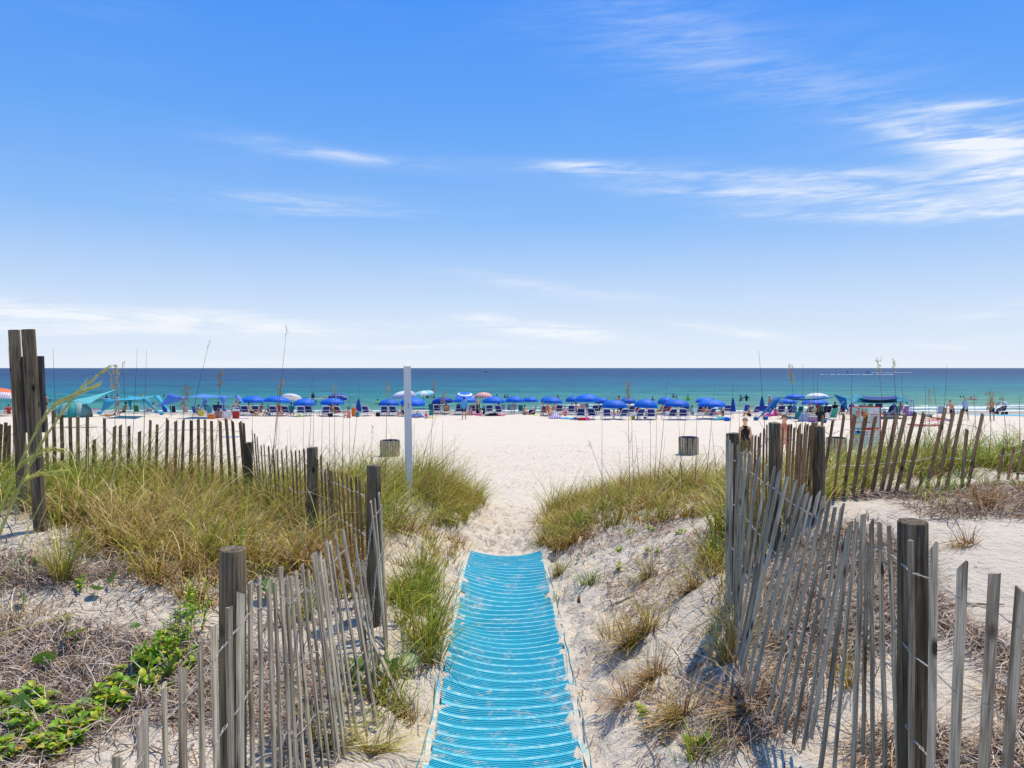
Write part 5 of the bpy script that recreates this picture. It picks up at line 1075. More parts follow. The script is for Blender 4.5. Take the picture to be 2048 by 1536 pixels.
shade('shade_canopy', 'sagging sea blue stretch canopy with two sandbag feet, right of the furled umbrellas', [(1556,793.5,60),(1684,792,60),(1650,791,66),(1572,795,66)], [M_BC], [((1556,794,60),(1513,839,58.6),(1570,798,60),.55,.06),((1556,796,60),(1531,838,58.8),(1562,798,60),.35,.05),((1680,792,60),(1697,823,60),(1690,795,60),1.0,.08),((1596,802,60),(1560,836,59),(1600,802,60),.15,.04),((1690,800,60),(1640,846,57),(1697,800,60),.1,.03)],
      [((1556,792,60), 0),((1647,791.5,64), 0),((1679,790,60.5), 0)], [(1512,841),(1531,840),(1648,846)], pinch=.12, sag=.42)
shade('shade_canopy', 'teal stretch canopy beside the striped pole frame', [(1706,805,60.5),(1822,803,60.5),(1798,790.5,66),(1718,790.5,66)], [M_TE, M_TE], [((1684,792,62),(1708,806,60.5),(1700,794,62),1.0,.3),((1718,791,62),(1706,806,60.5),(1730,795,62),1.2,.1),((1798,791,62),(1824,812,60.5),(1808,795,62),1.1,.1)],
      [((1718,789.5,64), 0),((1797,789.5,64), 0)], [(1828,832)], sag=.3)
b = MB(); b.sheet(sail([P(1718,796.5,61.4), P(1800,797,61.4), P(1796,791.5,64.5), P(1722,791.5,64.5)], sag=.2), .006); tag(b.build('navy_sheet', M_NC, None, True), 'navy cloth sheet draped along the teal canopy roof', 'shade cloth')
r = empty('pole_frame', (0, 0, 0), label='open shade frame of blue and white striped poles, right end of the canopies', cat='shade frame')
for (x, y0, y1, D) in ((1827,800,825,61),(1806,803,824,66),(1800,790,824,68),(1822,799,822,70)):
    A, B = P(x, y0, D), P(x, y1, D); B.z = Hs(B.x, B.y) - .05; b = MB(); b.tube([B, A], .035, 6); b.build('pole', M_CHK, r)
for (a, c) in (((1827,800,61),(1806,803,66)),((1827,800,61),(1800,790,68)),((1827,800,61),(1822,799,70)),((1806,803,66),(1790,796,66))):
    b = MB(); b.tube([P(*a), P(*c)], .022, 5); b.build('rail', M_CHK, r)
# dome tent
g = at_beach(147, 834); tr = empty('dome_tent', g, R(8), 'teal pop-up dome tent with a pale mesh window, far left of the beach', 'tent'); n = 6; Rt, Ht = 36/F*g.y, 31/F*g.y
M_T1 = pm((.05,.42,.38), .6, .05, 2, .3, .4, key='teal_tent'); M_T2 = pm((.40,.62,.58), .6, .05, 2, .3, .5, key='pale_mesh')
def tp(a, t): rr = Rt*math.cos(t*math.pi/2)**.8; return Vector((rr*math.cos(a), rr*math.sin(a), Ht*math.sin(t*math.pi/2)))
for k in range(n):
    a0, a1 = 2*math.pi*k/n, 2*math.pi*(k+1)/n; gr = [[tp(a0, t).lerp(tp(a1, t), u)*(1+.0*u) for u in (0, .5, 1)] for t in np.linspace(0, 1, 7)]; b = MB(); b.sheet(gr, .006); b.build('panel', M_T2 if k in (5,) else M_T1, tr, True)
    b = MB(); b.tube([tp(a0, t)*1.005 for t in np.linspace(0, 1, 8)], .02, 5); b.build('rib', M_T1, tr)
b = MB(); b.sheet([[tp(R(232), t).lerp(tp(R(275), t), u)*1.012 for u in (0, .33, .66, 1)] for t in np.linspace(.14, .72, 6)], .006); b.build('mesh_window', M_T2, tr, True)

# ---- loungers
for a in ((490,831,8,'white lounger left under the umbrella right of the periwinkle canopy'),(512,831,6,'white lounger right under the umbrella right of the periwinkle canopy'),
    (547,832,4,'lounger with navy back left of the people in red'),(572,832,-4,'lounger with navy back right of the people in red'),(602,833,10,'dark backed lounger with a green bag at its left side'),(619,832,-4,'upright navy lounger right of the green bag'),
    (651,833,24,'lounger spread with a red towel under its umbrella'),(679,833,-28,'lounger turned to the right, beside the red chair'),(733,832,-12,'lounger with a white hat on top, right of the first furled umbrella'),(769,832,4,'lounger just left of the white post, black bag beside it'),(787,832,-6,'lounger touching the white post on its left side'),
    (874,828,4,'lounger with an aqua towel over its back, under the tipped dark umbrella'),(893.5,828,-2,'upright navy lounger alone right of the aqua towelled one'),(918,829,8,'navy lounger hidden left behind the man in the blue shirt'),(944,829,6,'navy lounger just right of the man in the blue shirt'),
    (979,829,2,'tall navy lounger right of the teal disc chair'),(999,831,-22,'lounger carrying the person in black and red'),(1091,832,-6,'lounger carrying the group in orange swimsuits'),(1118,829,4,'navy lounger right of the orange swimsuit group'),(1143,830,-4,'navy lounger behind the towel pile, left of the tallest umbrella'),
    (1161,839,2,'near navy lounger left of the pole of the tallest umbrella'),(1185,839,-26,'near navy lounger right of the pole of the tallest umbrella'),(1190,829,4,'rear navy lounger behind the tallest umbrella pole'),(1215,840,-16,'near lounger left of the two under the low blue umbrella'),(1246,840,20,'near lounger right of the two under the low blue umbrella'),(1262,831,8,'rear lounger behind the yellow bucket'),
    (1279,840,16,'near lounger right beside the yellow bucket'),(1303,840,-14,'near lounger draped by the teal chair back'),(1330,830,14,'rear lounger with a red towel right of the teal one'),(1343,840,16,'near lounger left above the slatted bin'),(1367,840,-18,'near lounger right above the slatted bin'),(1370,831,4,'rear lounger behind the near pair above the slatted bin'),
    (1400,831,6,'rear lounger under the near blue umbrella right of the bin'),(1421,831,-10,'rear dark lounger beside the pole right of the bin'),(1420,839,34,'near lounger lying sideways with a dark towel, right of the bin'),(1455,829,-14,'lounger directly left of the left furled umbrella'),(1511,832,16,'lounger directly left of the right furled umbrella'),(1533,831,-14,'lounger behind the right furled umbrella'),
    (1618,832,6,'lounger under the right half of the sagging canopy'),(1562,831,-6,'lounger with a pink towel under the sagging canopy')):
    lounger(*a)
# ---- chairs
MS_RW = stripe_mat((.65,.06,.10), (.75,.75,.75), 14, 0, key='red_striped_cloth'); MS_BW = stripe_mat((.03,.18,.45), (.65,.70,.75), 14, 0, key='blue_striped_cloth'); MS_TG = stripe_mat((.02,.35,.45), (.05,.35,.12), 9, 2, key='teal_green_striped_cloth'); MS_PK = stripe_mat((.65,.30,.30), (.65,.62,.58), 12, 0, key='pink_striped_cloth')
for a in ((274,827,10,'green','dark green chair under the turquoise canopy'),(332,828,-6,'royal','bright blue chair between the two stretch canopies'),(347,829,12,'navy','navy chair loaded with things left under the periwinkle canopy'),
    (414,824,0,'teal','tall teal chair with a capped person, under the periwinkle canopy'),(392,830,-20,'blue','blue chair left of the yellow bag'),(420,831,14,'sky','light blue chair behind the orange tub'),(433,826,0,'navy','navy chair in the middle under the periwinkle canopy'),(449,826,-12,'blue','blue chair behind the striped tote'),(478,829,6,'blue','blue tall chair right behind the red cooler'),
    (583,829,8,'teal','dark teal chair between the white umbrella and the green bag'),(668,827,4,'red','red chair under the umbrella with the red towel'),(862,823,0,'teal','small teal chair by the water right of the white post'),(917,823,8,'navy','navy folding chair left behind the man in the blue shirt'),
    (1042,826,-8,'teal','rounded teal chair right of the blue and white chairs'),(1302,838,-8,'teal','big teal chair under the near umbrella by the yellow bucket'),(1376,830,0,'aqua','aqua chair right above the slatted bin'),(1441,823,0,'aqua','pale aqua chair between umbrella and furled umbrella'),(1492,826,0,'royal','lone blue chair by the surf between the furled umbrellas'),
    (1558,829,4,'pink','pink chair under the sagging canopy'),(1586,830,8,'sky','light blue chair under the sagging canopy'),(1600,830,-6,'teal','teal chair under the middle of the sagging canopy'),(1592,843,12,'teal','near dark teal chair below the sagging canopy'),(1640,829,0,'green','green chair between lounger and seated dark group'),(1655,829,8,'navy','navy chair left of the two seated dark figures'),
    (1684,828,-8,'navy','navy chair at the right strap of the sagging canopy'),(1720,826,0,'green','dark green chair top above the notice board'),(1779,829,6,'navy','navy chair right of the broad man'),(1793,830,0,'teal','teal chair under the right end of the teal canopy'),(1811,830,-10,'lilac','lilac chair by the striped pole frame'),(1668,826,6,'navy','dark blue chair carrying a seated person beside the notice board')):
    beach_chair(*a, sc=1.0)
beach_chair(294, 828, -8, 'sky', 'blue and white striped chair under the turquoise canopy', MS_BW); beach_chair(372, 828, 4, 'pink', 'pink striped low chair under the periwinkle canopy', MS_PK)
beach_chair(1005, 824, 6, 'sky', 'blue and white striped chair, left of a similar pair', MS_BW); beach_chair(1019, 824, -4, 'sky', 'blue and white striped chair, right of a similar pair', MS_BW)
beach_chair(1164, 826, 4, 'red', 'red striped chair behind the pole of the tallest umbrella', MS_RW, 1.15); beach_chair(1664, 841, 10, 'teal', 'turquoise and green striped chair standing alone left of the notice board', MS_TG, 1.2)
beach_chair(861, 834, 24, 'teal', 'round backed teal chair lying by the yellow toy', None, .8); beach_chair(966, 826, 20, 'aqua', 'pale teal disc shaped chair left of the tall navy lounger', None, .95)
g = at_beach(1882, 832); 
beach_chair(1882, 832, -30, 'peri', 'striped low chair left of the bending man', MS_BW, 1.1)

# ---- bags, coolers, towels, toys
bag(423, 838, (.55,.35,.38), 'orange', 'orange tub on the sand below the periwinkle canopy', 'tub', 'tub'); bag(439, 836, (.72,.35,.60), stripe_mat((.65,.10,.06), (.72,.66,.56), 9, 2), 'orange and cream striped tote between the orange tub and white bag'); bag(455, 837, (.60,.35,.55), 'white', 'white and blue bag left of the red cooler', col2='navy')
cooler(472, 837, 'red', 'tall red cooler with a white label under the bending person', (.50,.40,.72)); bag(402, 832, (.50,.3,.50), 'yellow', 'yellow bag beside the seated person under the periwinkle canopy'); towel(485, 837.5, .9, .7, 10, 'sky', 'light blue towel on the sand right of the red cooler')
towel(452, 840, .8, .4, 0, 'red', 'small red cloth on the sand below the white bag'); bag(599, 834, (.30,.2,.22), 'lime', 'small lime green bag between two loungers'); towel(650, 829, .6, .5, 24, 'red', 'red towel heap on the turned lounger', heap=.36); bag(661, 834, (.40,.3,.30), 'black', 'black bag beside the red towelled lounger')
bag(708, 833, (.35,.3,.75), 'orange', 'orange bag at the foot of the first furled umbrella'); bag(715, 834, (.3,.25,.4), 'teal', 'teal bag at the foot of the first furled umbrella'); bag(756, 833, (.32,.26,.34), 'black', 'black bag left of the lounger beside the white post')
towel(834, 835, 1.3, .9, 15, 'blue', 'heaped blue towel right of the white post', heap=.42); towel(864, 836, .5, .25, 0, 'yellow', 'small yellow toy on the sand right of the white post', 'sand_toy', .08, 'toy'); ring(956, 831, .28, .08, 'hotpink', 'hot pink float ring right of the man in the blue shirt')
bag(961, 829, (.75,.45,.55), 'black', 'black wheeled cart with things below the disc chair', 'beach_cart', 'cart'); towel(987, 831.5, 1.6, .6, 0, 'black', 'long black float lying right of the pink ring', 'air_mattress', .22, 'float'); board(1003, 832, .7, .4, 0, 'hotpink', 'pink board at the end of the long black float')
bag(1064, 829, (.55,.35,.42), 'navy', 'navy bag under the smaller umbrella'); towel(1070, 831, .5, .3, 0, 'lime', 'lime cloth beside the navy bag', heap=.05); towel(1112, 837, 1.2, .9, 20, stripe_mat((.75,.72,.74), (.25,.12,.55), 7, 0), 'patterned violet and white towel heap left of the tallest umbrella', heap=.40)
towel(1134, 838, .9, .5, -10, 'sky', 'light blue towel by the patterned heap', heap=.15); towel(1150, 838, .9, .5, 0, 'teal', 'teal towel left of the near loungers', heap=.12); bag(1163, 841, (.55,.3,.22), (cm('red')), 'dark red bag under the tallest umbrella'); bag(1174, 841, (.35,.3,.24), 'hotpink', 'pinkish red bag right of the dark red one')
bucket(1266, 839, .18, .32, 'yellow', 'yellow bucket beside the near lounger'); bucket(1290, 840, .14, .36, 'blue', 'blue bucket before the big teal chair'); towel(1226, 829, .5, .4, 0, 'red', 'red cloth on the rear lounger at the low umbrella', heap=.3)
towel(1442, 840, 1.5, .7, 12, 'teal', 'teal towels and toys heap on the sand, left of the dome shaped blue bag', heap=.30); g = at_beach(1454, 842); b = MB(); b.ball((0, 0, .12), (.26, .24, .20), 12, 8); tag(b.build('beach_ball', cm('royal'), None, True, g), 'blue dome shaped bag alone on the sand right of the teal towels', 'bag')
towel(1385, 840, 1.4, .5, 0, 'blue', 'flat blue towel on the sand between two groups of loungers'); ring(1541, 832, .30, .12, 'hotpink', 'hot pink ring by the second furled umbrella'); towel(1533, 834, .8, .4, 0, 'pink', 'pink towel on the sand left of the hot pink ring', heap=.1)
bag(1606, 843, (.75,.4,.60), 'paleblue', 'pale draped bag pile below the sagging canopy', handles=False); cooler(1625, 844, 'lilac', 'lilac cooler left of the striped turquoise chair', (.5,.4,.45)); bag(1640, 843, (.7,.4,.75), 'black', 'black bag pile left of the striped turquoise chair', handles=False); bucket(1571, 841, .16, .36, 'teal', 'teal bucket left of the near dark teal chair')
towel(1760, 829, 1.4, .9, 0, 'teal', 'blue bags piled under the teal canopy', 'bag_pile', .45, 'bags'); towel(1786, 831, 1.6, .9, 0, 'navy', 'dark bags piled right of the broad man', 'bag_pile', .40, 'bags'); bag(1818, 832, (.6,.4,.42), 'lilac', 'lilac bag at the foot of the striped frame')
board(1850, 852.5, 2.2, .62, -8, 'red', 'long red kayak shaped float lying on the open sand at right', 'kayak', cat='kayak'); board(1852, 831, 1.2, .5, -20, 'teal', 'teal bodyboard right of the striped frame'); board(1856, 834, .7, .4, 0, 'navy', 'navy bodyboard below the teal one')
towel(1873, 842, 1.6, .8, 5, 'hotpink', 'deep pink towel under the person lying at right'); board(1897, 841, 1.0, .5, 10, 'sky', 'light blue board beside the lying person')
towel(2002, 831, 5.2, 1.6, -5, 'turq', 'big turquoise ground sheet spread behind the man in navy shorts', 'ground_sheet', .05, 'sheet'); towel(1906, 826.5, 1.0, .7, 0, 'sky', 'blue towel behind the bending man'); towel(200, 826, .9, .6, 20, 'sky', 'light blue towel at the foot of the turquoise canopy', heap=.15)
board(190, 822, 1.5, .6, 0, 'pink', 'pink float beside the dome tent at the water edge', 'float', cat='float', lift=.1); board(234, 823, .9, .5, 0, 'yellow', 'yellow bodyboard standing behind the hatted person', lift=.1); towel(157, 855, 2.4, .9, 0, 'khaki', 'tan driftwood coloured mat flat on the sand below the dome tent')
towel(460, 874, 1.0, .5, 8, 'sky', 'light blue cloth on the sand just beyond the left fence')

# ---- people
L = ppl
L(928, 839, 'stand', 5, 'warm', [('long_shirt','sky'),('trunks','navy')], 'dark', 'person in a light blue shirt and navy shorts standing alone in front of the umbrellas', height=1.75, hat=('cap','navy'))
L(956, 829, 'stoop', 160, 'fair', [('trunks','black')], 'dark', 'bare chested person in black shorts standing right of the blue shirted one', height=1.75)
L(1904, 842, 'stoop', 130, 'tan', [('trunks','navy')], 'dark', 'tanned person in navy shorts leaning over with a hand on the hip', height=1.72)
L(1930, 839.5, 'walk', 180, 'warm', [('long_shirt','paleblue'),('trunks','black')], 'dark', 'person in a straw hat and pale long sleeved shirt walking this way', height=1.75, hat=('brim','tan'))
L(1984, 841, 'akimbo', 172, 'tan', [('trunks','navy')], 'blond', 'bare chested person in navy shorts standing by the stroller at right', height=1.74)
L(1875, 840, 'prone', 110, 'tan', [('briefs','red')], 'dark', 'sunbather lying on the deep pink towel at right')
L(1539, 826, 'stand', -70, 'tan', [('briefs','red')], 'brown', 'person in red swimwear standing behind the second furled umbrella', height=1.68, fem=True, hat=('cap','white'))
L(464, 830, 'bend', -90, 'fair', [('trunks','white')], 'brown', 'person bending far over behind the red cooler', height=1.7)
L(473, 825, 'stand', -60, 'warm', [('swimsuit','red')], 'brown', 'person standing up behind the bending one, under the canopy corner', height=1.65, fem=True)
for a in ((397,829,'ground',20,'tan',[('trunks','navy')],'dark','seated dark haired person left under the periwinkle canopy'),(413,828,'sit',0,'fair',[('shirt','teal')],'dark','capped person sitting in the tall teal chair'),(301,829,'recline',60,'fair',[('trunks','blue')],'brown','person reclining right of the blue striped chair'),
    (248,832,'sit',80,'tan',[('briefs','black')],'dark','person seated in a dark sun hat near the turquoise canopy'),(217,834,'lie',70,'warm',[('briefs','orange')],'brown','sunbather lying on the sand between the tent and the hatted person'),(235,823,'stand',10,'fair',[('trunks','grey')],'brown','person standing at the water edge behind the hatted sitter'),
    (92,822,'stand',160,'tan',[('trunks','black')],'dark','person at the water edge just right of the twin posts'),(18,828,'ground',60,'warm',[('shirt','red')],'brown','person in red seated below the orange umbrella'),
    (502,833,'sit',-60,'tan',[('trunks','black')],'dark','tanned person curled forward on a lounger, right of the canopy'),(521,832,'sit',150,'tan',[('bikini_top','red'),('briefs','red')],'brown','dark haired sunbather sitting upright on the right lounger'),(558,833,'stand',175,'warm',[('shirt','red'),('trunks','red')],'dark','child in red standing between two navy loungers'),
    (564,833,'ground',150,'fair',[('swimsuit','red')],'brown','small person in red crouched beside the child in red'),(659,831,'stand',0,'dark',[('shirt','navy')],'dark','person in navy standing beside the red chair'),(672,833,'recline',-60,'tan',[('trunks','orange')],'brown','sunbather reclining right of the red chair'),(682,832,'recline',-40,'tan',[('briefs','blue')],'dark','second sunbather on the turned lounger'),
    (769,830,'sit',0,'tan',[('shirt','black')],'dark','person seen from behind on the lounger left of the white post'),(787,830,'recline',-20,'tan',[('trunks','grey')],'dark','person reclining on the lounger touching the white post'),(806,830,'ground',120,'fair',[('swimsuit','black')],'brown','person crouching at the right side of the white post'),
    (836,836,'ground',140,'warm',[('shirt','sky')],'brown','child in light blue beside the heaped blue towel'),(852,837,'ground',200,'fair',[('swimsuit','pink')],'brown','child in pink sitting by the round backed chair'),(875,824,'sit',0,'tan',[('shirt','aqua')],'brown','person on the aqua towelled lounger'),
    (963,830,'ground',160,'fair',[('shirt','white')],'dark','small person in white by the black cart'),(996,830,'sit',20,'tan',[('swimsuit','black')],'dark','person in a black swimsuit on the turned lounger'),(1028,826,'sit',10,'fair',[('shirt','grey')],'grey','grey haired person among the blue and white chairs'),(1069,830,'sit',100,'tan',[('bikini_top','pink'),('briefs','pink')],'dark','sunbather in pink sitting under the smaller umbrella'),
    (1086,832,'sit',170,'warm',[('swimsuit','orange')],'blond','left one of the two seated people in orange'),(1096,833,'sit',190,'warm',[('swimsuit','orange')],'brown','right one of the two seated people in orange'),(1107,833,'sit',150,'tan',[('trunks','white')],'dark','person in pale shorts right of the orange swimsuits'),(1136,828,'recline',70,'tan',[('swimsuit','red')],'blond','sunbather stretched on a lounger behind the towel pile'),
    (1174,828,'stand',10,'fair',[('shirt','blue')],'blond','child in blue by the pole of the tallest umbrella'),(1197,829,'sit',0,'tan',[('shirt','black')],'dark','person in black at the rear navy lounger'),(1259,830,'sit',0,'tan',[('briefs','navy')],'dark','tanned bare back under the umbrella behind the sea oat'),(1244,829,'ground',40,'warm',[('shirt','black')],'dark','dark clad sitter left of the tanned back'),
    (1277,838,'sit',-10,'dark',[('shirt','red')],'dark','person in dark red sitting on the near lounger by the bucket'),(1320,830,'recline',30,'tan',[('trunks','orange')],'brown','sunbather in orange behind the big teal chair'),(1337,830,'sit',40,'warm',[('shirt','red')],'dark','person in red on the rear lounger above the bin'),(1366,829,'sit',0,'tan',[('shirt','red')],'brown','person in red right of the near pole above the bin'),
    (1417,839,'recline',-50,'tan',[('trunks','black')],'dark','person lying on the sideways near lounger'),(1430,833,'ground',-40,'fair',[('shirt','pink')],'dark','small person in pink beside the sideways lounger'),(1562.6,829,'sit',0,'tan',[('shirt','pink')],'brown','person in a lime cap on the pink chair'),(1636,829,'sit',0,'warm',[('shirt','red')],'brown','person in red under the right half of the sagging canopy'),
    (1668,829,'sit',5,'dark',[('shirt','black')],'dark','dark clad person in a chair left of the notice board'),(1686,829,'sit',0,'tan',[('shirt','navy')],'dark','navy clad person at the right strap of the sagging canopy'),(1756,830,'sit',0,'tan',[('long_shirt','navy')],'dark','broad person in navy seated right above the notice board'),(1740,827,'sit',0,'tan',[('shirt','green')],'brown','person in green above the notice board'),
    (1771,831,'ground',60,'fair',[('shirt','lilac')],'brown','child in lilac under the teal canopy'),
    (436,829,'sit',30,'dark',[('shirt','navy')],'dark','navy clad sitter in the middle under the periwinkle canopy'),(446,830,'ground',-60,'tan',[('shirt','blue')],'brown','blue clad sitter behind the striped tote'),(538,831,'ground',60,'tan',[('trunks','teal')],'dark','sitter in teal between two umbrellas right of the canopy'),(583,832,'sit',10,'tan',[('shirt','teal')],'dark','sitter in the dark teal chair before the white umbrella'),(610,831,'recline',0,'warm',[('trunks','blue')],'dark','person reclining between the two loungers by the green bag'),
    (698,836,'ground',40,'fair',[('swimsuit','coral')],'brown','sitter on the sand left of the first furled umbrella'),(735,831,'recline',-12,'warm',[('trunks','white')],'grey','person lying on the lounger right of the first furled umbrella'),(893,829,'recline',0,'tan',[('briefs','black')],'dark','person lying on the upright navy lounger under the tipped umbrella'),(944,831,'ground',90,'warm',[('swimsuit','pink')],'brown','pink clad sitter on the sand right of the man in the blue shirt'),(1048,830,'ground',-40,'tan',[('trunks','grey')],'dark','sitter at the rounded teal chair'),
    (1131,832,'ground',120,'fair',[('swimsuit','hotpink')],'brown','pink clad sitter behind the violet towel heap'),(1153,830,'sit',-20,'warm',[('briefs','black')],'dark','sitter behind the red striped chair'),(1228,833,'ground',30,'fair',[('swimsuit','pink')],'brown','small sitter between the two low loungers'),(1238,828,'stand',0,'tan',[('trunks','navy')],'dark','person standing behind the low near umbrella'),(1297,831,'sit',30,'warm',[('shirt','orange')],'brown','orange clad sitter half behind the big teal chair'),(1351,832,'ground',160,'tan',[('trunks','black')],'dark','sitter between the two near loungers above the bin'),
    (1386,831,'ground',60,'fair',[('swimsuit','aqua')],'brown','aqua clad sitter right of the aqua chair'),(1405,831,'recline',20,'tan',[('trunks','red')],'dark','sunbather on the rear lounger right of the bin'),(1446,832,'ground',100,'warm',[('swimsuit','navy')],'brown','sitter left of the lounger by the left furled umbrella'),(1500,833,'ground',60,'tan',[('trunks','black')],'dark','sitter left of the lounger by the right furled umbrella'),(1550,832,'ground',-60,'warm',[('swimsuit','hotpink')],'brown','pink clad sitter at the left pole of the sagging canopy'),(1580,832,'sit',0,'tan',[('shirt','navy')],'dark','navy clad sitter under the left half of the sagging canopy'),
    (1612,841,'ground',-20,'fair',[('shirt','white')],'brown','small figure in white by the lilac cooler'),(1650,833,'sit',20,'dark',[('shirt','navy')],'dark','dark sitter between the green and navy chairs'),(1702,828,'sit',0,'tan',[('shirt','blue')],'dark','sitter just above the left corner of the notice board'),(1728,828,'sit',-10,'tan',[('shirt','grey')],'brown','grey clad sitter above the middle of the notice board'),(1786,829,'sit',10,'warm',[('shirt','blue')],'dark','blue clad sitter two places right of the broad man'),(1800,830,'sit',-10,'tan',[('swimsuit','pink')],'brown','pink clad sitter by the lilac chair')):
    k = {}
    if 'hat' in a[7] and 'hatted' not in a[7]: k['hat'] = ('brim', 'navy')
    if 'lime cap' in a[7]: k['hat'] = ('cap', 'lime')
    if 'capped' in a[7]: k['hat'] = ('cap', 'navy')
    if 'child' in a[7] or 'small' in a[7]: k['height'] = 1.15
    if a[0] == 1756: k['height'] = 2.0
    if any(c[0] in ('swimsuit', 'bikini_top') for c in a[5]): k['fem'] = True; k['hairkind'] = 'long'
    L(*a, **k)
# two people close by, behind the right fence
person(Vector(((1490-1024)/F*24, 24, Hs((1490-1024)/F*24, 24))), R(176), 'stand', 'near', [('swimsuit','black'),('skirt','olive')], 'grey', 'grey haired person in a black tank swimsuit walking behind the fence corner posts', 1.66, True, hairkind='curly', eyes=True)
person(Vector(((1569-1024)/F*24.5, 24.5, Hs((1569-1024)/F*24.5, 24.5))), R(150), 'phone', 'near', [('bikini_top','coral'),('briefs','coral')], 'brown', 'person in a coral bikini with a hand to the face, behind the middle fence post', 1.72, True, hairkind='curly', eyes=True)
# bathers
for a in ((90,812,'stand',150,'tan',[],'dark','bather near the twin posts, left of another head',.75),(100,806,'stand',120,'dark',[],'dark','bather head just beyond the fence, right of the twin posts',1.2),(204,799,'stand',80,'tan',[],'dark','leftmost of the trio of bathers above the dome tent',1.15),(213,798,'stand',90,'tan',[('shirt','navy')],'dark','middle one of the trio of bathers above the dome tent',1.05),(224,797,'stand',60,'tan',[],'dark','rightmost of the trio of bathers above the dome tent',1.2),
    (284,794,'stand',0,'fair',[('shirt','yellow')],'blond','yellow clad bather above the turquoise canopy',1.2),(328,794,'wide',0,'dark',[],'dark','dark bather with arms spread above the two canopies',1.3),(632,808,'stand',40,'dark',[],'dark','bather between two umbrellas, below the paddleboard',1.25),(756,811,'wide',60,'dark',[('shirt','lime')],'dark','bather in a lime top left of the umbrella by the white post',.95),
    (855,796,'stand',0,'dark',[('shirt','red')],'dark','bather in red right of the aqua umbrella pole',1.15),(862,796.5,'stand',20,'tan',[],'dark','middle small bather right of the aqua umbrella pole',1.35),(868,795,'stand',0,'dark',[],'dark','right small bather beyond the aqua umbrella',1.3),(994,799,'stand',0,'dark',[('shirt','aqua')],'dark','bather rising over the umbrella right of the coral one',.95),(1010,795,'stand',30,'dark',[],'dark','left bather of a close pair over mid umbrellas',1.25),(1015,795.5,'stand',0,'dark',[],'dark','right bather of a close pair over mid umbrellas',1.3),
    (1116,799,'stand',0,'tan',[],'dark','bather over the right edge of the umbrella with orange swimsuits',1.0),(1305.6,802,'stand',20,'tan',[('shirt','grey')],'dark','bather between the two near right umbrellas',1.1),(1346.6,797,'stand',10,'dark',[('shirt','grey')],'dark','taller bather of a pair right of mid beach',1.0),(1353,797.5,'stand',0,'tan',[],'dark','smaller bather of a pair right of mid beach',1.2),
    (1376,801,'stand',0,'tan',[('shirt','lime')],'dark','bather in a lime green top',.95),(1482,800.5,'stand',30,'dark',[('shirt','grey')],'dark','left bather standing between the furled umbrellas',.95),(1493,801,'wide',0,'dark',[('shirt','black')],'dark','dark bather with arms out between the furled umbrellas',.85),
    (1921,798,'stand',0,'dark',[],'dark','left bather beside the dark float above the straw hat',1.25),(1927,797.5,'stand',0,'dark',[],'dark','middle bather above the straw hat',1.35),(1942,799,'stand',0,'dark',[],'dark','right bather on the pink float above the straw hat',1.3),(626,799,'stand',0,'dark',[('shirt','navy')],'dark','person kneeling upright on the white paddleboard',.70)):
    swimmer(*a[:8], depth=a[8])
board(640, 799.3, 3.6, .75, 0, 'white', 'white paddleboard floating above the umbrellas at left', 'paddleboard', True); board(1917, 798.2, 1.9, .7, 0, 'black', 'dark float beside the bathers at right', 'float', True, 'float'); board(1943, 799.2, 1.5, .7, 0, 'hotpink', 'pink float under the right bather', 'float', True, 'float')
person(Vector(((648-1024)/F*105, 105, .12)), R(-80), 'prone', 'warm', [('briefs','red')], 'dark', 'person lying on the right end of the white paddleboard', group='bathers in the water')
ring(215, 801, .45, .12, 'sky', 'pale ring float beside the trio of bathers', water=True)
# stroller
g = at_beach(2001, 829); st_ = empty('stroller', g, R(30), 'dark beach stroller with a pale blue hood beside the man in navy shorts', 'stroller')
b = MB(); b.add([(-.3,-.3,.35),(.3,-.3,.35),(.3,.3,.30),(-.3,.3,.30),(-.32,-.42,.85),(.32,-.42,.85),(.32,.1,.55),(-.32,.1,.55)], [(3,2,1,0),(0,1,5,4),(1,2,6,5),(2,3,7,6),(3,0,4,7)]); b.build('seat', cm('navy'), st_)
b = MB(); b.sheet([[(x, -.15 + .42*math.cos(a), .80 + .42*math.sin(a)) for x in (-.3, 0, .3)] for a in np.linspace(.2, 2.9, 7)], .01); b.build('hood', cm('paleblue'), st_, True)
for x, y in ((-.32,-.35),(.32,-.35),(-.28,.42),(.28,.42)):
    b = MB(); n = 14; b.tube([(x-.025, y, .15), (x+.025, y, .15)], .15, n); b.build('wheel', M_DK, st_)
for s in (-1, 1): b = MB(); b.tube([(s*.3, .42, .15), (s*.3, -.3, .6), (s*.3, -.7, 1.02)], .014, 5); b.build('push_bar', M_ALU, st_)
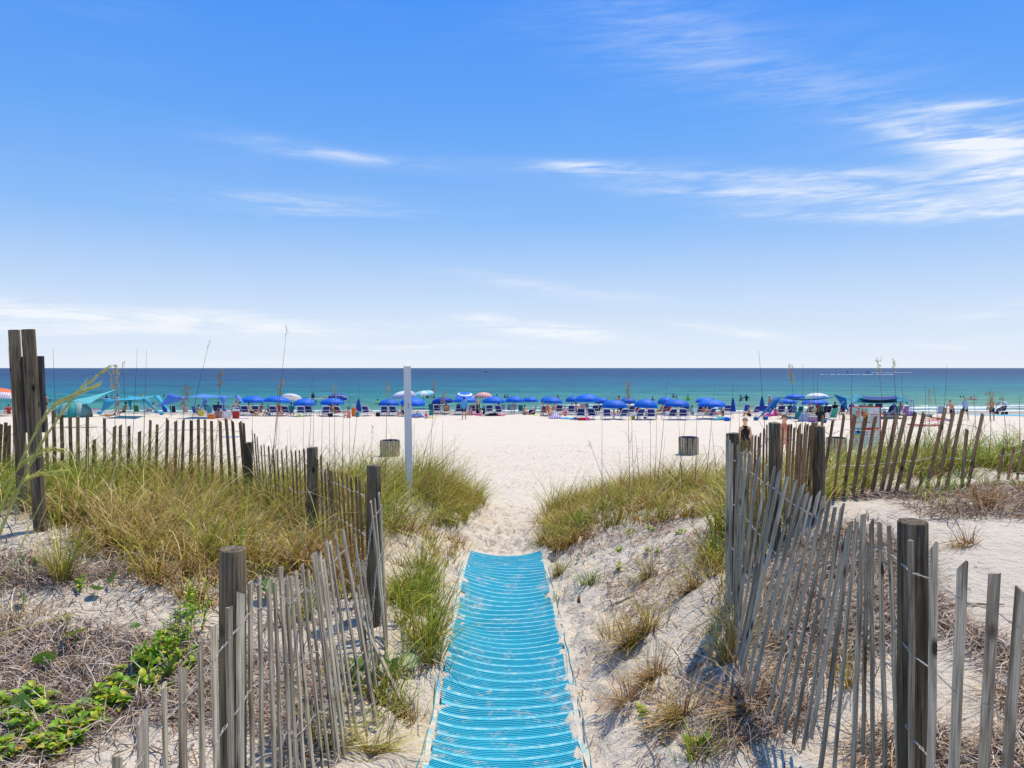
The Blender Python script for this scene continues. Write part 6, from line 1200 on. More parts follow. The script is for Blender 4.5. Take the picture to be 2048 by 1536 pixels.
# ================================================================ bins, notice board, boats
def bin_(px, ytop, ybot, w, label, D=None):
    D = D or Dof(px, ybot); X = (px-1024)/F*D; g = Vector((X, D, Hs(X, D) - .02)); r = empty('litter_bin', g, R(4), label, 'litter bin', 'slatted litter bins'); h = (ybot-ytop)/F*D*.95; rad = w/2/F*D
    n = 24; me = None
    for k in range(n):
        a = 2*math.pi*k/n
        if me is None: b = MB(); b.box((0, 0, h/2), (2*math.pi*rad/n*.74, .022, h)); me = b.mesh('slat', M_BIN)
        o = put('slat', me, r, (rad*math.sin(a), -rad*math.cos(a), 0), (R(random.uniform(-1, 1)), R(random.uniform(-1.2, 1.2)), a)); 
    b = MB(); b.lathe([(.001, .05), (rad*.86, .05), (rad*.88, h*1.0), (rad*.90, h*1.03), (rad*.84, h*1.03), (rad*.82, h*.98), (rad*.8, .1)], 28); b.build('drum', cm('navy', .4), r, True)
    for z in (.25, .8): b = MB(); b.tube([(rad*.95*math.cos(t), rad*.95*math.sin(t), h*z) for t in np.linspace(0, 2*math.pi, 25)], .008, 5); b.build('band', M_WIRE, r)
    return r
bin_(1377, 872, 909.5, 38.5, 'slatted wooden litter bin with a blue drum, standing clear on the open sand'); bin_(780, 878, 912, 38, 'slatted wooden litter bin half hidden by grass left of the path'); bin_(1673, 873, 911, 38, 'slatted wooden litter bin behind the right slat fence, left of the notice board')
D = 27.0; xs0, xs1, yt, yb = 1703, 1759, 814.5, 899; A = P(xs0, yt, D); B_ = P(xs1, yb, D); W_, Hh = B_.x-A.x, A.z-B_.z
sg = empty('notice_board', Vector(((A.x+B_.x)/2, D, Hs((A.x+B_.x)/2, D))), 0, 'tall white beach safety notice board with a red edge behind the right slat fence', 'sign'); zb = B_.z - sg.location.z
def rect(name, x0, x1, y0, y1, mat_, dz=.004, d=.004):
    """a flat printed field, in photo pixels on the face of the board"""
    a, c = P(x0, y0, D), P(x1, y1, D); b = MB(); b.box(((a.x+c.x)/2 - sg.location.x, -.02-dz, (a.z+c.z)/2 - sg.location.z), (abs(c.x-a.x), d, abs(a.z-c.z))); return b.build(name, mat_, sg)
b = MB(); b.box((0, 0, zb + Hh/2), (W_, .03, Hh)); b.build('panel', pm((.62,.66,.58), .5, .04, key='sign_white'), sg)
for s in (-1, 1): b = MB(); b.box((s*(W_/2+.02), 0, (zb+Hh)/2), (.04, .07, zb+Hh+.02)); b.build('post', pm((.30,.05,.05), .6, key='red_paint'), sg)
b = MB(); b.box((0, 0, zb+Hh+.015), (W_, .05, .03)); b.build('top_rail', cm('red'), sg)
rect('picture_field', 1704, 1736, 816, 842, cm((.35,.55,.45)), .002); rect('white_box', 1738.5, 1757, 817, 826, M_PW, .002)
for i, (x0, x1, y) in enumerate(((1740,1751,819.5),(1742,1755,822),(1744,1756,824))): rect('print_line', x0, x1, y, y+.6, cm('grey'), .006)
rect('print_line', 1740, 1756, 828.5, 829.8, cm('red'), .004)
for y in (832, 835, 838, 841, 851, 855, 858): rect('print_line', 1739, 1756, y, y+.7, cm('grey'), .003)
for (x, y, c, hc) in ((1717,819,'coral','dark'),(1724,821,'red','brown'),(1731,822,'orange','dark'),(1712,826,'tan','brown'),(1716,825,'tan','dark'),(1723,829,'white','brown'),(1728,827,'orange','brown'),(1734,830,'yellow','blond')):
    rect('printed_head', x-1.2, x+1.2, y-1.5, y+1.6, SKINS['tan'], .006); rect('printed_hair', x-1.5, x+1.5, y-2.6, y-1.0, HAIRS[hc], .009); rect('printed_body', x-2.3, x+2.3, y+1.7, y+11 if y > 820 else y+9, cm(c), .005)
rect('blue_field', 1709.5, 1723, 856, 869, cm((.05,.28,.42)), .004); rect('emblem', 1713, 1720, 859, 866, cm('navy'), .008); rect('yellow_field', 1708, 1722, 870, 873, cm((.45,.42,.08)), .004); rect('red_banner', 1726, 1757.5, 855.5, 861, cm('red'), .008)
for y, c in ((876,'red'),(884.5,'red'),(892,'coral'),(880,'grey'),(888,'grey')): rect('print_line', 1706, 1721, y, y+.9, cm(c), .004)
for y in (863, 868, 874, 879, 885): rect('icon', 1732, 1734.5, y, y+2.4, cm('red' if y < 870 else 'grey'), .004); rect('print_line', 1737, 1755, y+.7, y+1.4, cm('grey'), .004)
def text(s, x0, x1, yb_, col, hpx):
    c = bpy.data.curves.new('lettering', 'FONT'); c.body = s; c.extrude = .002; c.align_x = 'CENTER'; c.size = 1.0; c.materials.append(cm(col)); o = bpy.data.objects.new('lettering', c); COL.objects.link(o); o.parent = sg
    a = P((x0+x1)/2, yb_, D); o.location = (a.x - sg.location.x, -.034, a.z - sg.location.z); o.rotation_euler = (R(90), 0, 0); hs = hpx/F*D/.7; bpy.context.view_layer.update(); w = max(o.dimensions.x, .01); sc_ = ((x1-x0)/F*D/w, hs, 1); me = bpy.data.meshes.new_from_object(o.evaluated_get(bpy.context.evaluated_depsgraph_get())); lo, ro = o.location.copy(), o.rotation_euler.copy(); bpy.data.objects.remove(o); o = put('lettering', me, sg, lo, ro); o.scale = sc_; return o
text('KEEP YOUR FAMILY SAFE', 1708, 1754, 846.2, 'red', 2.6)
# boats
def boat(px, py, Lb, rz, label, col='white'):
    D = CZ*F/(py-736); g = Vector(((px-1024)/F*D, D, .05)); r = empty('motor_boat', g, R(rz), label, 'boat', 'boats offshore'); b = MB(); n = 8; s_ = []
    for i in range(n+1):
        t = i/n; w = Lb*.15*(1 - t**3); s_ += [(Lb*(t-.5), -w, .75+.25*t), (Lb*(t-.5), w, .75+.25*t), (Lb*(t-.5)*.94, w*.6, -.15), (Lb*(t-.5)*.94, -w*.6, -.15)]
    b.add(s_, [(i*4+k, i*4+(k+1) % 4, i*4+4+(k+1) % 4, i*4+4+k) for i in range(n) for k in range(4)] + [(3,2,1,0)]); b.build('hull', M_PW, r)
    b = MB(); b.box((0, 0, 1.15), (Lb*.25, Lb*.16, .7)); b.build('console', cm('navy'), r); b = MB(); b.box((-.1, 0, 2.35), (Lb*.38, Lb*.22, .08)); b.build('roof', M_PW, r)
    for sx in (-1, 1):
        for sy in (-1, 1): b = MB(); b.tube([(sx*Lb*.16, sy*Lb*.09, .8), (sx*Lb*.16, sy*Lb*.09, 2.33)], .04, 4); b.build('roof_post', M_ALU, r)
    return r
boat(973, 745.0, 7.5, 10, 'small white motor boat with a roof on the horizon, mid picture'); boat(1735, 746.8, 6.5, 175, 'white speed boat at the head of a foam wake, far right'); boat(1695, 746.9, 4.5, 0, 'tiny boat left of the foam wakes'); boat(1847, 736.9, 60, 0, 'pale ship almost on the horizon at right')
def wake(x0, x1, py, w, seed):
    D = CZ*F/(py-736); r_ = np.random.default_rng(seed); b = MB(); n = 60; vs = []
    for i in range(n+1):
        x = (x0 + (x1-x0)*i/n - 1024)/F*D; k = w*max(.02, 1.3*r_.random()-.35)*math.sin(math.pi*(i+.5)/(n+1))**.3; y = D + r_.normal(0, w*.2); vs += [(x, y-k, .05), (x, y, .16+.1*r_.random()), (x, y+k, .05)]
    b.add(vs, [(3*i+j, 3*i+j+1, 3*i+4+j, 3*i+3+j) for i in range(n) for j in (0, 1)]); return b
for a in ((1640,1796,749.2,2.2,1),(1738,1824,745.6,4,2)): tag(wake(*a).build('wake_foam', pm((.50,.55,.58), .8, .1, .5, key='foam')), 'streak of white wake foam behind the boats', kind='stuff')
g = P(1760, 717, 900); pr = empty('parasail', g, 0, 'tiny blue parasail high over the sea at right', 'parasail'); b = MB(); b.sheet([[(2.6*math.cos(a), y, 1.1*math.sin(a)) for y in (-.7, 0, .7)] for a in np.linspace(.15, math.pi-.15, 9)], .05); b.build('wing', cm('royal'), pr)
for x in (-2.2, -1, 1, 2.2): b = MB(); b.tube([(x, 0, .6 if abs(x) > 2 else 1), (0, 0, -4)], .02, 3); b.build('line', M_DK, pr)
b = MB(); b.ball((0, 0, -4.5), (.25, .2, .6), 6, 5); b.build('rider', cm('navy'), pr)
# ================================================================ single plants
M_STEM = veg_mat('sea_oat_stem', .1, .7, col=[(0,(.20,.15,.08)),(.5,(.13,.085,.05)),(1,(.30,.24,.13))]); M_SEED = veg_mat('sea_oat_seed', .3, .7, col=[(0,(.60,.42,.16)),(.5,(.66,.52,.26)),(1,(.44,.28,.12))])
M_LEAFG = veg_mat('vine_leaf', .35, .45, col=[(0,(.13,.28,.015)),(.45,(.26,.44,.02)),(.8,(.44,.56,.03)),(.93,(.62,.54,.05)),(1,(.60,.38,.05))]); M_LEAFR = veg_mat('round_leaf', .3, .4, col=[(0,(.09,.20,.03)),(.5,(.16,.28,.04)),(1,(.34,.38,.06))])
M_FRESH = veg_mat('fresh_seed_head', .4, .6, col=[(0,(.46,.48,.10)),(.5,(.55,.54,.14)),(1,(.60,.54,.18))]); M_SILV = veg_mat('silvery_leaf', .2, .7, col=[(0,(.22,.27,.20)),(.5,(.30,.34,.27)),(1,(.17,.24,.15))])
rs = random.Random(77)
def sea_oat(bx, D, tx, ty, head, bend, label, th=.0052, fresh=False, hmat=None):
    X = (bx-1024)/F*D; base = Vector((X, D, Hs(X, D) - .03)); top = P(tx, ty, D - rs.uniform(-.15, .15)); r = empty('sea_oat', base, 0, label, 'sea oat', 'tall sea oat stalks on the dunes'); n = 12; d = top-base; pts = []
    for i in range(n+1):
        t = i/n; p = d*t; p.x += bend*math.sin(math.pi*t*.5)*(1-t)*.8*d.length*.3; p.z += -abs(bend)*.0; pts.append(p + Vector((bend*.06*t**4, 0, -abs(bend)*.02*t**6)))
    b = MB(); b.tube(pts, [th*(1-.75*i/n) for i in range(n+1)], 5); b.build('stem', M_STEM, r)
    if head:
        b = MB(); k = int(50*head) + 3; tot = .08 + .26*head
        for j in range(k):
            t = 1 - (j/k)*tot/max(d.length, .3)*1.0; i0 = min(int(t*n), n-1); c = pts[i0].lerp(pts[i0+1], t*n-i0); s = rs.choice((-1, 1)); ln = (.015 + .035*head)*(.5 + rs.random()); a = rs.uniform(-.4, 1.0)
            e = c + Vector((s*ln*rs.uniform(.3, 1), rs.uniform(-1, 1)*ln*.7, -ln*a)); w = .003 + .0065*head; b.tube([c, e], .0013, 3, False)
            up = Vector((0, 0, 1)); q = [e + Vector((-w, 0, 0)), e + Vector((0, .002, w*1.6)), e + Vector((w, 0, 0)), e + Vector((0, -.002, -w*3.6))]; b.add(q, [(0, 1, 2, 3)])
        b.build('seed_head', hmat or M_SEED, r)
    if rs.random() < .7:
        b = MB()
        for s in range(rs.choice((1, 2, 3))):
            h = rs.uniform(.15, .5); a = rs.uniform(0, 6.28); c = d*h; L = rs.uniform(.2, .4); b.tube([c, c + Vector((math.cos(a)*L*.3, math.sin(a)*L*.3, L*.55)), c + Vector((math.cos(a)*L*.7, math.sin(a)*L*.6, L*.6))], [.0025, .002, .0006], 3)
        b.build('leaf_blade', M_STEM, r)
    return r
def near_words(px):
    return px
OATS = [(112,8.6,105,693,0,.1,'thin bare stalk just right of the twin posts'),(238,8.2,233,728,.7,-.2,'sea oat with the heaviest golden seed head, left dune'),(252,8.3,243,722,.15,.2,'thin stalk right beside the heaviest seed head'),(258,8.8,275,697,.0,.0,'left one of two straight dark stalks on the left dune'),(284,8.8,293,700,.0,.0,'right one of two straight dark stalks on the left dune'),
 (392,8.8,428,678,.06,-.9,'arching thin stalk, left dune above the periwinkle canopy'),(345,9.0,372,768,.7,.1,'sea oat with a brown tuft before the periwinkle canopy'),(412,9.2,438,738,.55,.3,'pale feathery sea oat right of the periwinkle canopy'),(526,8.7,573,651,.08,.1,'tallest dark stalk leaning right on the left dune'),(534,8.8,556,765,.1,.1,'short companion of the tallest dark stalk'),
 (555,10,567,755,.5,-.4,'pale curved sea oat before the white umbrella'),(610,9.8,624,752,.0,.1,'thin stalk over the umbrella with the green bag'),(628,9.9,629,778,.0,-.1,'short thin stalk near the paddleboard'),(664,10.2,669,769,.4,.1,'small pale sea oat above the tipped trimmed umbrella'),(692,10.4,720,758,.0,.1,'dark stalk beside the first furled umbrella'),(700,10.3,699,785,.0,0,'bare stalk left of the first furled umbrella'),
 (766,10.8,774,762,.45,.1,'pale sea oat left of the tall white post'),(852,11.4,868,760,.45,.1,'pale sea oat right of the tall white post'),(842,11.6,898,783,.6,-.9,'bent sea oat drooping over the dark tipped umbrella'),(600,9.8,607,832,.0,.1,'short reed in a row behind the corner fence, first'),(641,10,645,815,.0,.0,'short reed in a row behind the corner fence, second'),(654,10,657,826,.0,.2,'short reed in a row behind the corner fence, third'),
 (686,10.3,688,800,.0,-.1,'thin reed above the corner fence post'),(742,10.6,744,850,.15,0,'brown tipped reed left of the half hidden bin'),(826,11.4,829,845,.0,0,'short reed right of the white post'),(880,11.8,885,838,.0,.1,'short leaning reed on the right end of the left dune'),(500,9,504,800,.0,.1,'short dark reed at the fence bend'),
 (1262,10.8,1257,762,.7,-.1,'upright sea oat with pale spikelets over the low near umbrella'),(1310,10.4,1334,752,.0,.1,'slanting dark stalk over the near blue umbrellas'),(1204,10.3,1204,826,.0,0,'dark straight reed on the left end of the right dune'),(1232,10,1178,882,.1,.05,'reed leaning strongly left toward the path'),(1272,10.6,1265,838,.0,-.2,'first reed of the clump left of the bin'),(1283,10.7,1272,870,.0,-.1,'second reed of the clump left of the bin'),(1299,10.7,1300,835,.1,.1,'third reed of the clump left of the bin'),(1305,10.8,1312,825,.1,.2,'fourth reed of the clump left of the bin'),
 (1352,10.6,1374,800,.0,.1,'slanting reed directly left of the standing bin'),(1390,10.3,1395,790,.0,0,'reed crossing the standing bin'),(1407,10.2,1428,775,.0,.1,'reed right of the standing bin'),(1366,10.5,1357,838,.0,0,'short reed before the standing bin'),(1440,9.6,1424,855,.0,-.1,'short reed left of the fence corner post'),(1450,9.4,1466,768,.0,.0,'reed over the fence corner post'),
 (1480,9.0,1478,800,.0,.0,'thin reed over the walking grey haired person'),(1539,8.6,1517,700,.0,.05,'tall dark stalk passing the right furled umbrella'),(1596,8.4,1577,728,.5,.3,'drooping sea oat above the sagging canopy'),(1603,8.3,1606,728,.0,.0,'straight stalk right of the drooping sea oat'),(1632,8.4,1626,735,.0,.0,'dark stalk before the white umbrella at right'),(1638,8.4,1635,748,.0,.0,'second dark stalk before the white umbrella at right'),
 (1699,8.6,1704,735,.0,.0,'straight dark stalk left of the notice board'),(1788,8.8,1758,718,.35,-.2,'left one of two tall sea oats under the parasail'),(1800,8.8,1785,717,.3,.1,'right one of two tall sea oats under the parasail'),(1813,9,1803,752,.0,.0,'thin stalk right of the pair under the parasail'),(1878,9,1893,730,.0,.1,'lone slanting dark stalk above the bending man'),(1847,9,1850,765,.0,.1,'thin stalk left of the lone slanting one'),(1856,9,1857,778,.25,.1,'brown tipped stalk before the bending man'),
 (1890,9.2,1868,765,.0,-.1,'stalk leaning left before the bending man'),(1968,9,1972,778,.6,.8,'pale curved sea oat right of the straw hat'),(1962,9.1,1951,787,.2,-.3,'pale thin sea oat by the straw hat'),(2015,9,2000,790,.35,.4,'pale sea oat near the stroller'),(2040,9,2039,793,.0,.0,'thin reed at the right picture edge'),(1640,8.3,1612,800,.5,.6,'seeded stalk standing at the back fence post'),(18,8.2,12,690,.0,.4,'broken thin stalk left of the twin posts')]
for a in OATS: sea_oat(*a)
# extra thin reeds, each on its own
REEDS = ['fine reed left of three behind the fence bend', 'fine reed middle of three behind the fence bend', 'fine reed right of three behind the fence bend', 'fine short reed just left of the second left fence post', 'fine reed right of the second left fence post', 'fine reed just left of the fence corner post, left side', 'fine reed before the half hidden bin', 'fine reed on the far right end of the left dune',
 'fine reed below the clump left of the standing bin', 'fine reed between the reed clump and the standing bin', 'fine reed left of the reed clump, right dune', 'fine reed touching the right side of the standing bin', 'fine reed close left of the grey haired person', 'fine reed passing before the notice board edge', 'fine reed under the bending man', 'fine reed under the man in the straw hat', 'fine reed left below the stroller', 'fine reed right below the stroller']
for i, (bx, D, tx, ty) in enumerate(((558,9.6,560,845),(574,9.7,577,858),(590,9.8,580,850),(616,9.9,618,862),(670,10.2,676,868),(733,10.6,728,866),(764,10.8,770,855),(905,11.8,912,868),(1290,10.7,1286,880),(1320,10.7,1330,868),(1246,10.3,1240,900),(1380,10.5,1384,858),(1455,9.3,1452,850),(1722,8.6,1728,800),(1910,9.1,1915,810),(1935,9.1,1938,836),(2005,9.1,2010,830),(2022,9.1,2028,842))):
    o = sea_oat(bx, D, tx, ty, 0, rs.uniform(-.3, .3), REEDS[i], .0036)
# foreground seed stalk at the left edge
def stalk_fore(pts, D0, D1, th, label, headfrom, side=1):
    P3 = [P(x, y, D0 + (D1-D0)*i/(len(pts)-1)) for i, (x, y) in enumerate(pts)]
    def sp(t):
        k = t*(len(P3)-1); i = min(int(k), len(P3)-2); f = k-i; p0, p1, p2, p3 = P3[max(i-1,0)], P3[i], P3[i+1], P3[min(i+2, len(P3)-1)]; return .5*((2*p1) + (p2-p0)*f + (2*p0-5*p1+4*p2-p3)*f*f + (3*p1-p0-3*p2+p3)*f*f*f)
    r = empty('grass_stalk', (0, 0, 0), 0, label, 'grass stalk', 'green grass stalks leaning in at the left edge'); C = [sp(i/24) for i in range(25)]; b = MB(); b.tube(C, [th*(1-.8*i/24) for i in range(25)], 5); b.build('stem', M_FRESH, r)
    if headfrom < 1:
        b = MB()
        for j in range(170):
            t = headfrom + (1-headfrom)*rs.random(); c = sp(t); d = (sp(min(t+.02, 1)) - sp(t-.02)).normalized(); off = Vector((rs.gauss(0, .35), rs.gauss(0, .4), rs.gauss(0, .35)))*.008; L = rs.uniform(.02, .045)*(1.2-t*.5); w = .0013; e = c + off + d*L + off*.7
            s = d.cross(Vector((rs.random(), rs.random(), rs.random()))).normalized()*w; b.add([c + off*.3, c + off + d*L*.4 + s, e, c + off + d*L*.4 - s], [(0, 1, 2, 3)])
        b.build('seed_head', M_FRESH, r)
    return r
stalk_fore([(-260,1500),(-60,1215),(0,1065),(60,930),(110,845),(160,780),(217,735)], 1.9, 2.2, .0055, 'longest pale green seed stalk reaching across the twin posts', .40)
stalk_fore([(-280,1450),(-80,1200),(0,1020),(50,905),(100,820),(150,790),(192,772)], 2.0, 2.3, .006, 'second pale green seed stalk just below the longest one', .55)
stalk_fore([(-260,1420),(-60,1110),(30,985),(60,955),(90,948),(122,943)], 2.0, 2.2, .0035, 'short green seed stalk bending right in front of the right twin post', .5)
stalk_fore([(-260,1420),(-60,1060),(30,945),(80,905),(118,900)], 2.1, 2.3, .0035, 'short green seed stalk ending just right of the twin posts', .5)
stalk_fore([(-200,1480),(-60,1240),(20,1140),(60,1050),(90,990)], 1.9, 2.1, .003, 'plain green blade crossing the foot of the twin posts', 1)
stalk_fore([(-260,1450),(-100,1320),(0,1270),(120,1235),(160,1230)], 1.9, 2.1, .003, 'plain green blade lying low at the left edge', 1)

# ---- large tussocks
def tussock(px, py, n, Lr, mixp, label, flow=None, seed=0, width=(.004,.008), spread=.06, name='grass_tussock', near=True, cat='grass tussock', upright=.28):
    g = ground_at(px, py, True); r = np.random.default_rng(seed + int(px)); ang = r.uniform(0, 6.283, n); rad = np.abs(r.normal(0, spread, n)); x, y = g.x + rad*np.cos(ang), g.y + rad*np.sin(ang)*.7; L = r.uniform(Lr[0], Lr[1], n); hd = ang + r.normal(0, .4, n); lean = np.abs(r.normal(0, upright, n)); droop = r.uniform(.2, 1.4, n)
    if flow is not None:
        k = r.random(n) < .65; hd = np.where(k, r.normal(R(flow), .35, n), hd); lean = np.where(k, r.uniform(.9, 1.5, n), lean); droop = np.where(k, .25, droop)
    names = list(mixp); pr = np.array([mixp[k] for k in names]); pr = pr/pr.sum(); pal = np.array([PI_[k] for k in names])[r.choice(len(names), n, p=pr)]
    V, Q, C = blades(x, y, L, hd, lean, r.uniform(width[0], width[1], n), pal, droop=droop, rng_=r); hz = H(V[:, 0], V[:, 1]) + .008; low = V[:, 2] < hz; V[:, 2] = np.where(low & (np.abs(V[:,0]-g.x)+np.abs(V[:,1]-g.y) > .05), hz, V[:, 2]); V = V - np.array(g)[None]
    return tag(put(name, fast_mesh(name, V, Q, M_GRASS, C), None, g), label, cat, 'grass tussocks on the sand')
TS = [(125,1165,150,(0.30,0.62),{'green':2,'olive':4,'straw':2},'bushy tussock right at the foot of the right twin post',None),(272,1110,120,(0.20,0.45),{'straw':4,'olive':3,'brown':1},'straw tussock left of the upright round leaf',None),(412,1120,110,(0.30,0.55),{'green':3,'olive':3,'straw':2},'green tussock behind the near left post',None),(372,1200,60,(0.18,0.36),{'olive':3,'brown':3,'straw':2},'loose brown tussock just left of the near left post',None),
 (25,1250,34,(0.15,0.30),{'brown':3,'olive':2,'straw':2},'thin brown tuft near the left edge',None),(80,1230,24,(0.12,0.25),{'brown':3,'straw':2},'thin brown tuft right of the left edge one',None),(1300,1262,209,(0.22,0.57),{'olive':3,'brown':3,'straw':2},'tussock midway up the right slope, with flowing dead blades',205),(1262,1290,133,(0.19,0.46),{'brown':4,'straw':2,'olive':1},'brown clump sliding down below the mid slope tussock',210),
 (1385,1180,133,(0.22,0.49),{'olive':2,'brown':3,'straw':2},'thin tussock left of the fence on the upper right slope',200),(1310,1352,171,(0.18,0.41),{'brown':5,'straw':2,'olive':1},'dark rooted brown clump on the lower right slope',215),(1362,1432,200,(0.18,0.42),{'brown':4,'straw':3,'olive':1.6},'largest tussock low on the right slope, greenish on top',210),(1262,1402,114,(0.18,0.41),{'brown':5,'straw':1},'dark brown clump closest to the mat, low right slope',205),
 (1300,1152,114,(0.19,0.41),{'olive':3,'straw':2,'brown':1},'small olive tussock high on the right slope',215),(1222,1282,45,(0.15,0.38),{'olive':2,'brown':2},'sparse green blades near the right side of the mat',None),(1478,1290,114,(0.25,0.57),{'olive':2,'straw':3},'tall thin tussock at the fence foot on the slope',None),(1455,1330,95,(0.25,0.54),{'straw':3,'olive':2,'brown':1},'straw tussock low at the fence foot',None),(1395,1520,90,(0.12,0.28),{'olive':3,'brown':2,'bright':2},'leafy tussock at the bottom edge, right of the mat',None),(1500,1420,95,(0.19,0.47),{'brown':4,'straw':2},'brown stems clump under the right fence',200),
 (1118,1150,120,(0.14,0.30),{'brown':2,'olive':3,'green':2},'low dark tussock by the far right corner of the mat',None),(1180,1170,90,(0.12,0.28),{'green':4,'bright':3,'olive':1},'small bright green tussock right of the far end of the mat',None),(1110,1205,26,(0.10,0.20),{'olive':2,'straw':2},'tiny tuft right against the mat edge',None),(905,1050,110,(0.15,0.32),{'olive':3,'green':3,'brown':1},'green tussock on the path edge below the white post',None),(940,990,120,(0.20,0.38),{'olive':3,'brown':3,'green':2},'brown green tussock at the tip of the left dune',None),
 (860,1330,90,(0.25,0.55),{'green':3,'olive':3,'straw':1},'dark green tussock with blades arching over the mat edge',None),(835,1290,110,(0.20,0.45),{'green':3,'olive':3,'straw':1},'thick green tussock between fence and mat',None),(820,1440,50,(0.15,0.30),{'straw':2,'brown':2,'olive':2},'thin tuft at the tip of the loose slat',None),(840,1140,120,(0.20,0.45),{'green':3,'olive':3,'brown':1},'upright green tussock beside the path, right of the corner post',None),
 (1935,1090,90,(0.10,0.26),{'brown':5,'straw':2},'flattened dry tussock on the open sand at right',185),(1975,1020,120,(0.16,0.36),{'brown':5,'straw':1},'dark dry brush clump near the right edge',None),(1700,1375,60,(0.15,0.36),{'olive':2,'straw':3},'straw tussock seen through the right fence slats',None),(640,1500,110,(0.25,0.60),{'olive':3,'green':2,'straw':2},'long olive blades at the foot of the left fence, bottom edge',20),(740,1500,90,(0.20,0.50),{'olive':3,'straw':3},'arched olive tussock at the bottom edge beside the path',10)]
for i, (px, py, n, Lr, mx, lab, fl) in enumerate(TS): tussock(px, py, n, Lr, mx, lab, fl, seed=200+i)
# ---- leafy plants
def leaf_mesh(L, W, fold, seed, round_=False):
    r = random.Random(seed); b = MB(); n = 6; vs = []
    for i in range(n+1):
        t = i/n; w = W/2*(math.sin(math.pi*(t**.75))**(.6 if round_ else .8)) if 0 < i < n else .001; z = .10*L*math.sin(math.pi*t) - .15*L*t*t; vs += [(-w, L*t, z + w*fold), (0, L*t, z), (w, L*t, z + w*fold)]
    b.add(vs, [(3*i+j, 3*i+j+1, 3*i+4+j, 3*i+3+j) for i in range(n) for j in (0, 1)]); return b
LM = [leaf_mesh(.052, .034, .35, i).mesh('leaf', M_LEAFG, True) for i in range(3)]; LR = [leaf_mesh(.075, .085, .25, i, True).mesh('leaf', M_LEAFR, True) for i in range(3)]; LS = leaf_mesh(.03, .008, .2, 4).mesh('leaf', M_SILV, True); LB = leaf_mesh(.035, .012, .3, 5).mesh('leaf', M_LEAFG, True)
def leafy(cx, cy, rx, ry, n, label, meshes, hz=(.02,.10), sc=(.7,1.3), name='beach_vine', cat='ground cover plant', D=None, group='low leafy plants on the sand'):
    g = ground_at(cx, cy, True); r = random.Random(int(cx*7+cy)); root = empty(name, g, 0, label, cat, group); b = MB()
    mppx = g.y/F; RX, RY = rx*mppx, ry*mppx*g.y/(CZ-g.z)*1.0
    for s in range(max(3, n//9)):
        a = r.uniform(0, 6.28); q = math.sqrt(r.random()); cxx, cyy = g.x + RX*q*math.cos(a), g.y + RY*q*math.sin(a); h = r.uniform(*hz); gz = Hs(cxx, cyy); p0 = Vector((g.x + (cxx-g.x)*.8, g.y + (cyy-g.y)*.8, gz)) ; p1 = Vector((cxx, cyy, gz + h)); b.tube([p0 - g, (p0+p1)/2 - g + Vector((0, 0, .01)), p1 - g], .0025, 4)
        for j in range(9):
            t = j/9; az = j*2.4 + r.random(); p = p0.lerp(p1, .3+.7*t); o = put('leaf', r.choice(meshes), root, p - g, (R(r.uniform(-10, 50)), r.uniform(-.4, .4), az)); s_ = r.uniform(*sc); o.scale = (s_,)*3
    b.build('stem', M_LEAFG, root); return root
for a in ((60,1440,62,28,250,'yellowish green vine patch at the lower left corner',LM),(30,1505,60,34,240,'large bright vine patch in the very lower left corner',LM),(115,1500,52,26,220,'bright vine patch between the corner patch and the middle one',LM),(240,1395,40,26,180,'vine patch joining the middle and the upper ones',LM),(190,1440,62,36,270,'middle bright green vine patch left of the near fence slats',LM),(300,1350,80,52,280,'upper vine patch reaching to the leftmost fence slats',LM),(330,1310,40,24,130,'broad leaved vine tip below the near left post',LM)):
    leafy(*a)
leafy(355,1290,44,50,220,'feathery bright green bush just left of the near left post',[LB],(.08,.26),(1,1.7)); leafy(330,1340,40,30,90,'feathery green bush below the other, between the fence slats',[LB],(.06,.2),(1,1.6)); leafy(362,1245,16,22,50,'small feathery green shoot above the bush',[LB],(.1,.24),(1,1.6)); leafy(500,1100,50,34,120,'feathery green bush behind the near left post, in the grass',[LB],(.08,.22),(1,1.7))
leafy(520,1150,44,20,90,'silvery grey leaved plant behind the near left post',[LS],(.04,.12),(1,1.6)); leafy(487,1062,24,20,50,'silvery plant higher up behind the near left post',[LS],(.1,.22),(1,1.8)); leafy(292,1030,26,18,50,'silvery plant in the middle of the left dune',[LS],(.1,.25),(1,1.6)); leafy(20,1045,34,18,60,'silvery plant at the left edge beside the twin posts',[LS],(.08,.2),(1,1.6)); leafy(1165,1120,36,22,80,'silvery plant above the bright tussock right of the mat',[LS],(.05,.14),(1,1.6))
for a in ((1240,1105,14,8,18,'small lime seedling high on the right slope, left'),(1258,1068,12,8,18,'small lime seedling in the sand below the right dune, left of a pair'),(1302,1062,10,7,14,'small lime seedling in the sand below the right dune, right of a pair'),(1232,1140,14,8,18,'small green seedling below the leftmost lime ones'),(1306,1108,18,10,27,'green seedling on the upper right slope'),(1360,1070,18,9,27,'yellow green plant right of the seedling pair'),(1430,1052,26,8,36,'low green vine left of the fence at the dune foot'),(1436,1118,18,16,45,'upright fleshy green plant touching the right fence'),
  (150,1180,16,10,27,'yellow green seedling under the bushy tussock'),(150,1240,20,14,27,'lime seedling amid the grey straw at left'),(1280,1435,14,10,18,'bright small shoot low on the right slope'),(1392,1490,26,16,45,'leafy shoot near the bottom edge, right slope'),(1880,1000,44,9,60,'low green vine at the foot of the back fence, right'),(820,1245,20,14,36,'bright leaf cluster beside the mat, left'),(860,1250,16,10,27,'tiny green plant by the path near the mat')):
    leafy(*a, [LB] if a[0] in (1436, 820) else LM, (.02,.07), (.5,.9), name='seedling')
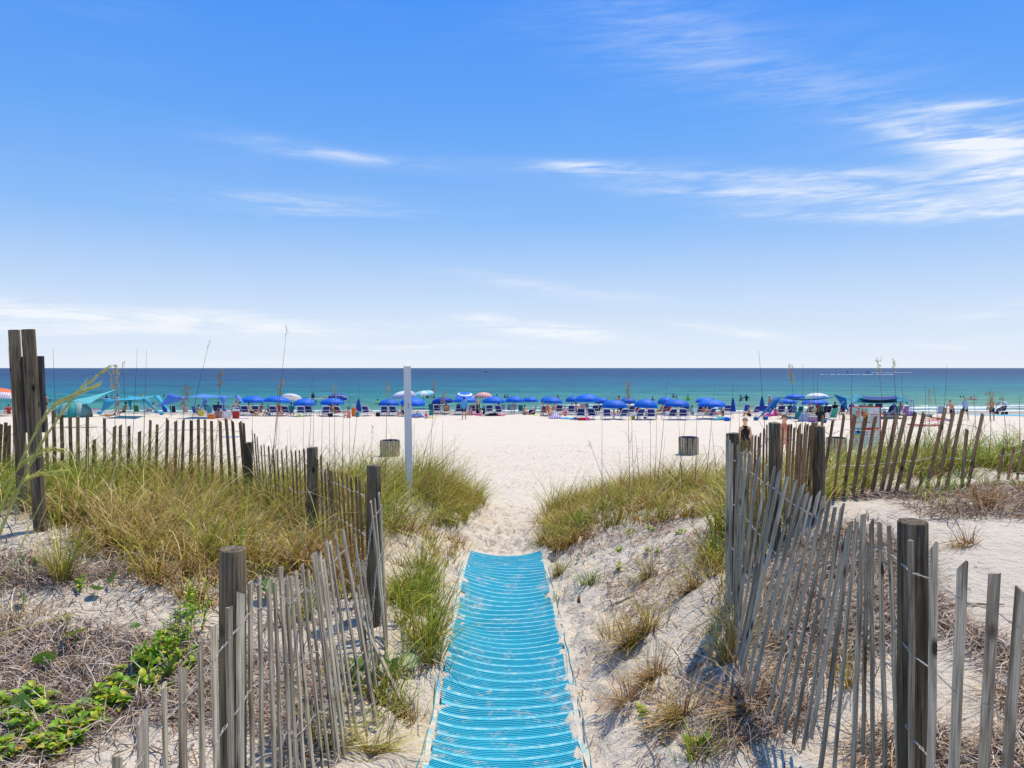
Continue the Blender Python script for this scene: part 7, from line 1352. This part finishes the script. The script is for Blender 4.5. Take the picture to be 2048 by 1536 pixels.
def pennywort(px, py, s, tilt, label, col=None):
    g = ground_at(px, py, True); r = empty('round_leaf_plant', g, 0, label, 'small plant', 'round leaved plants in the straw'); h = .05*s; b = MB(); b.tube([(0, 0, -.01), (.01, 0, h*.6), (0, 0, h)], .002, 4); b.build('stem', M_LEAFG, r)
    b = MB(); n = 14; rim = [(.034*s*math.cos(2*math.pi*k/n)*(1+.05*math.sin(5*k)), .034*s*math.sin(2*math.pi*k/n), .006*math.sin(3*k)) for k in range(n)]; b.add([(0, 0, -.006)] + rim, [(0, k+1, (k+1) % n + 1) for k in range(n)]); o = b.build('leaf', M_LEAFR, r, True, (0, 0, h)); o.rotation_euler = (R(tilt), R(rs.uniform(-25, 25)), rs.uniform(0, 6)); return r
for a in ((304,1108,1.9,75,'single upright round leaf on a stalk, above the straw'),(224,1178,1.7,55,'round dark leaf right of the paler one in the straw'),(193,1196,1.4,35,'pale round leaf left of the larger dark one'),(45,1215,1.5,60,'dark round leaf near the left edge'),(130,1268,1.3,40,'round green leaf above the yellow one'),(150,1298,2.1,20,'large yellow green leaf in the middle of the straw'),(90,1350,1.9,50,'shiny dark round leaf at lower left'),(42,1140,1.3,40,'small yellowing leaf on the bare sand by the twin posts'),(70,1138,1.1,50,'second small yellowing leaf by the twin posts'),
  (270,1268,1.0,20,'tiny yellow leaf amid the straw, centre'),(288,1352,2.3,40,'largest round leaf at the top of the vine patch'),(342,1368,2.2,60,'folded round leaf right beside the fence slats'),(40,1440,1.6,50,'dark round leaf above the corner vine'),(762,1352,2.0,40,'round leaf between the fence foot and loose slat'),(785,1360,1.8,50,'lobed leaf right of the loose slat'),(820,1350,2.0,30,'upper glossy leaf beside the dark tussock'),(700,1362,1.8,30,'round leaf behind the near left slats'),(720,1358,1.8,40,'second round leaf behind the near left slats'),(540,1200,2.0,50,'round green leaf behind the near left post, on the sand'),(530,1205,1.8,30,'second round leaf behind the near left post')):
    pennywort(*a)
# dry curled leaf and driftwood on the sand
g = ground_at(1158, 1205, True); b = MB(); b.sheet([[(x, y, .02 + .03*math.cos(y*60)+.1*abs(x)) for x in (-.012, 0, .012)] for y in np.linspace(-.04, .05, 7)], .002); tag(b.build('dry_leaf', pm((.16,.06,.025), .7, key='dead_leaf'), None, True, g), 'curled brown dead leaf on the sand right of the mat', 'leaf')
for px, py, L, rz, lab in ((1935,1212,.42,-8,'brown stick on the open sand behind the near right post'),(1245,1205,.24,20,'thin twig on the slope right of the mat'),(60,1395,.9,4,'long dark root lying across the sand at lower left')):
    g = ground_at(px, py, True); b = MB(); pts = []
    for i in range(7):
        t = (i/6-.5)*L; x, y = g.x + t*math.cos(R(rz)), g.y + t*math.sin(R(rz)) + .01*math.sin(i*2); pts.append(Vector((x, y, Hs(x, y) + .012)) - g)
    b.tube(pts, [.004,.007,.009,.009,.008,.006,.003], 6); tag(b.build('stick', M_STEM, None, False, g), lab, 'stick')
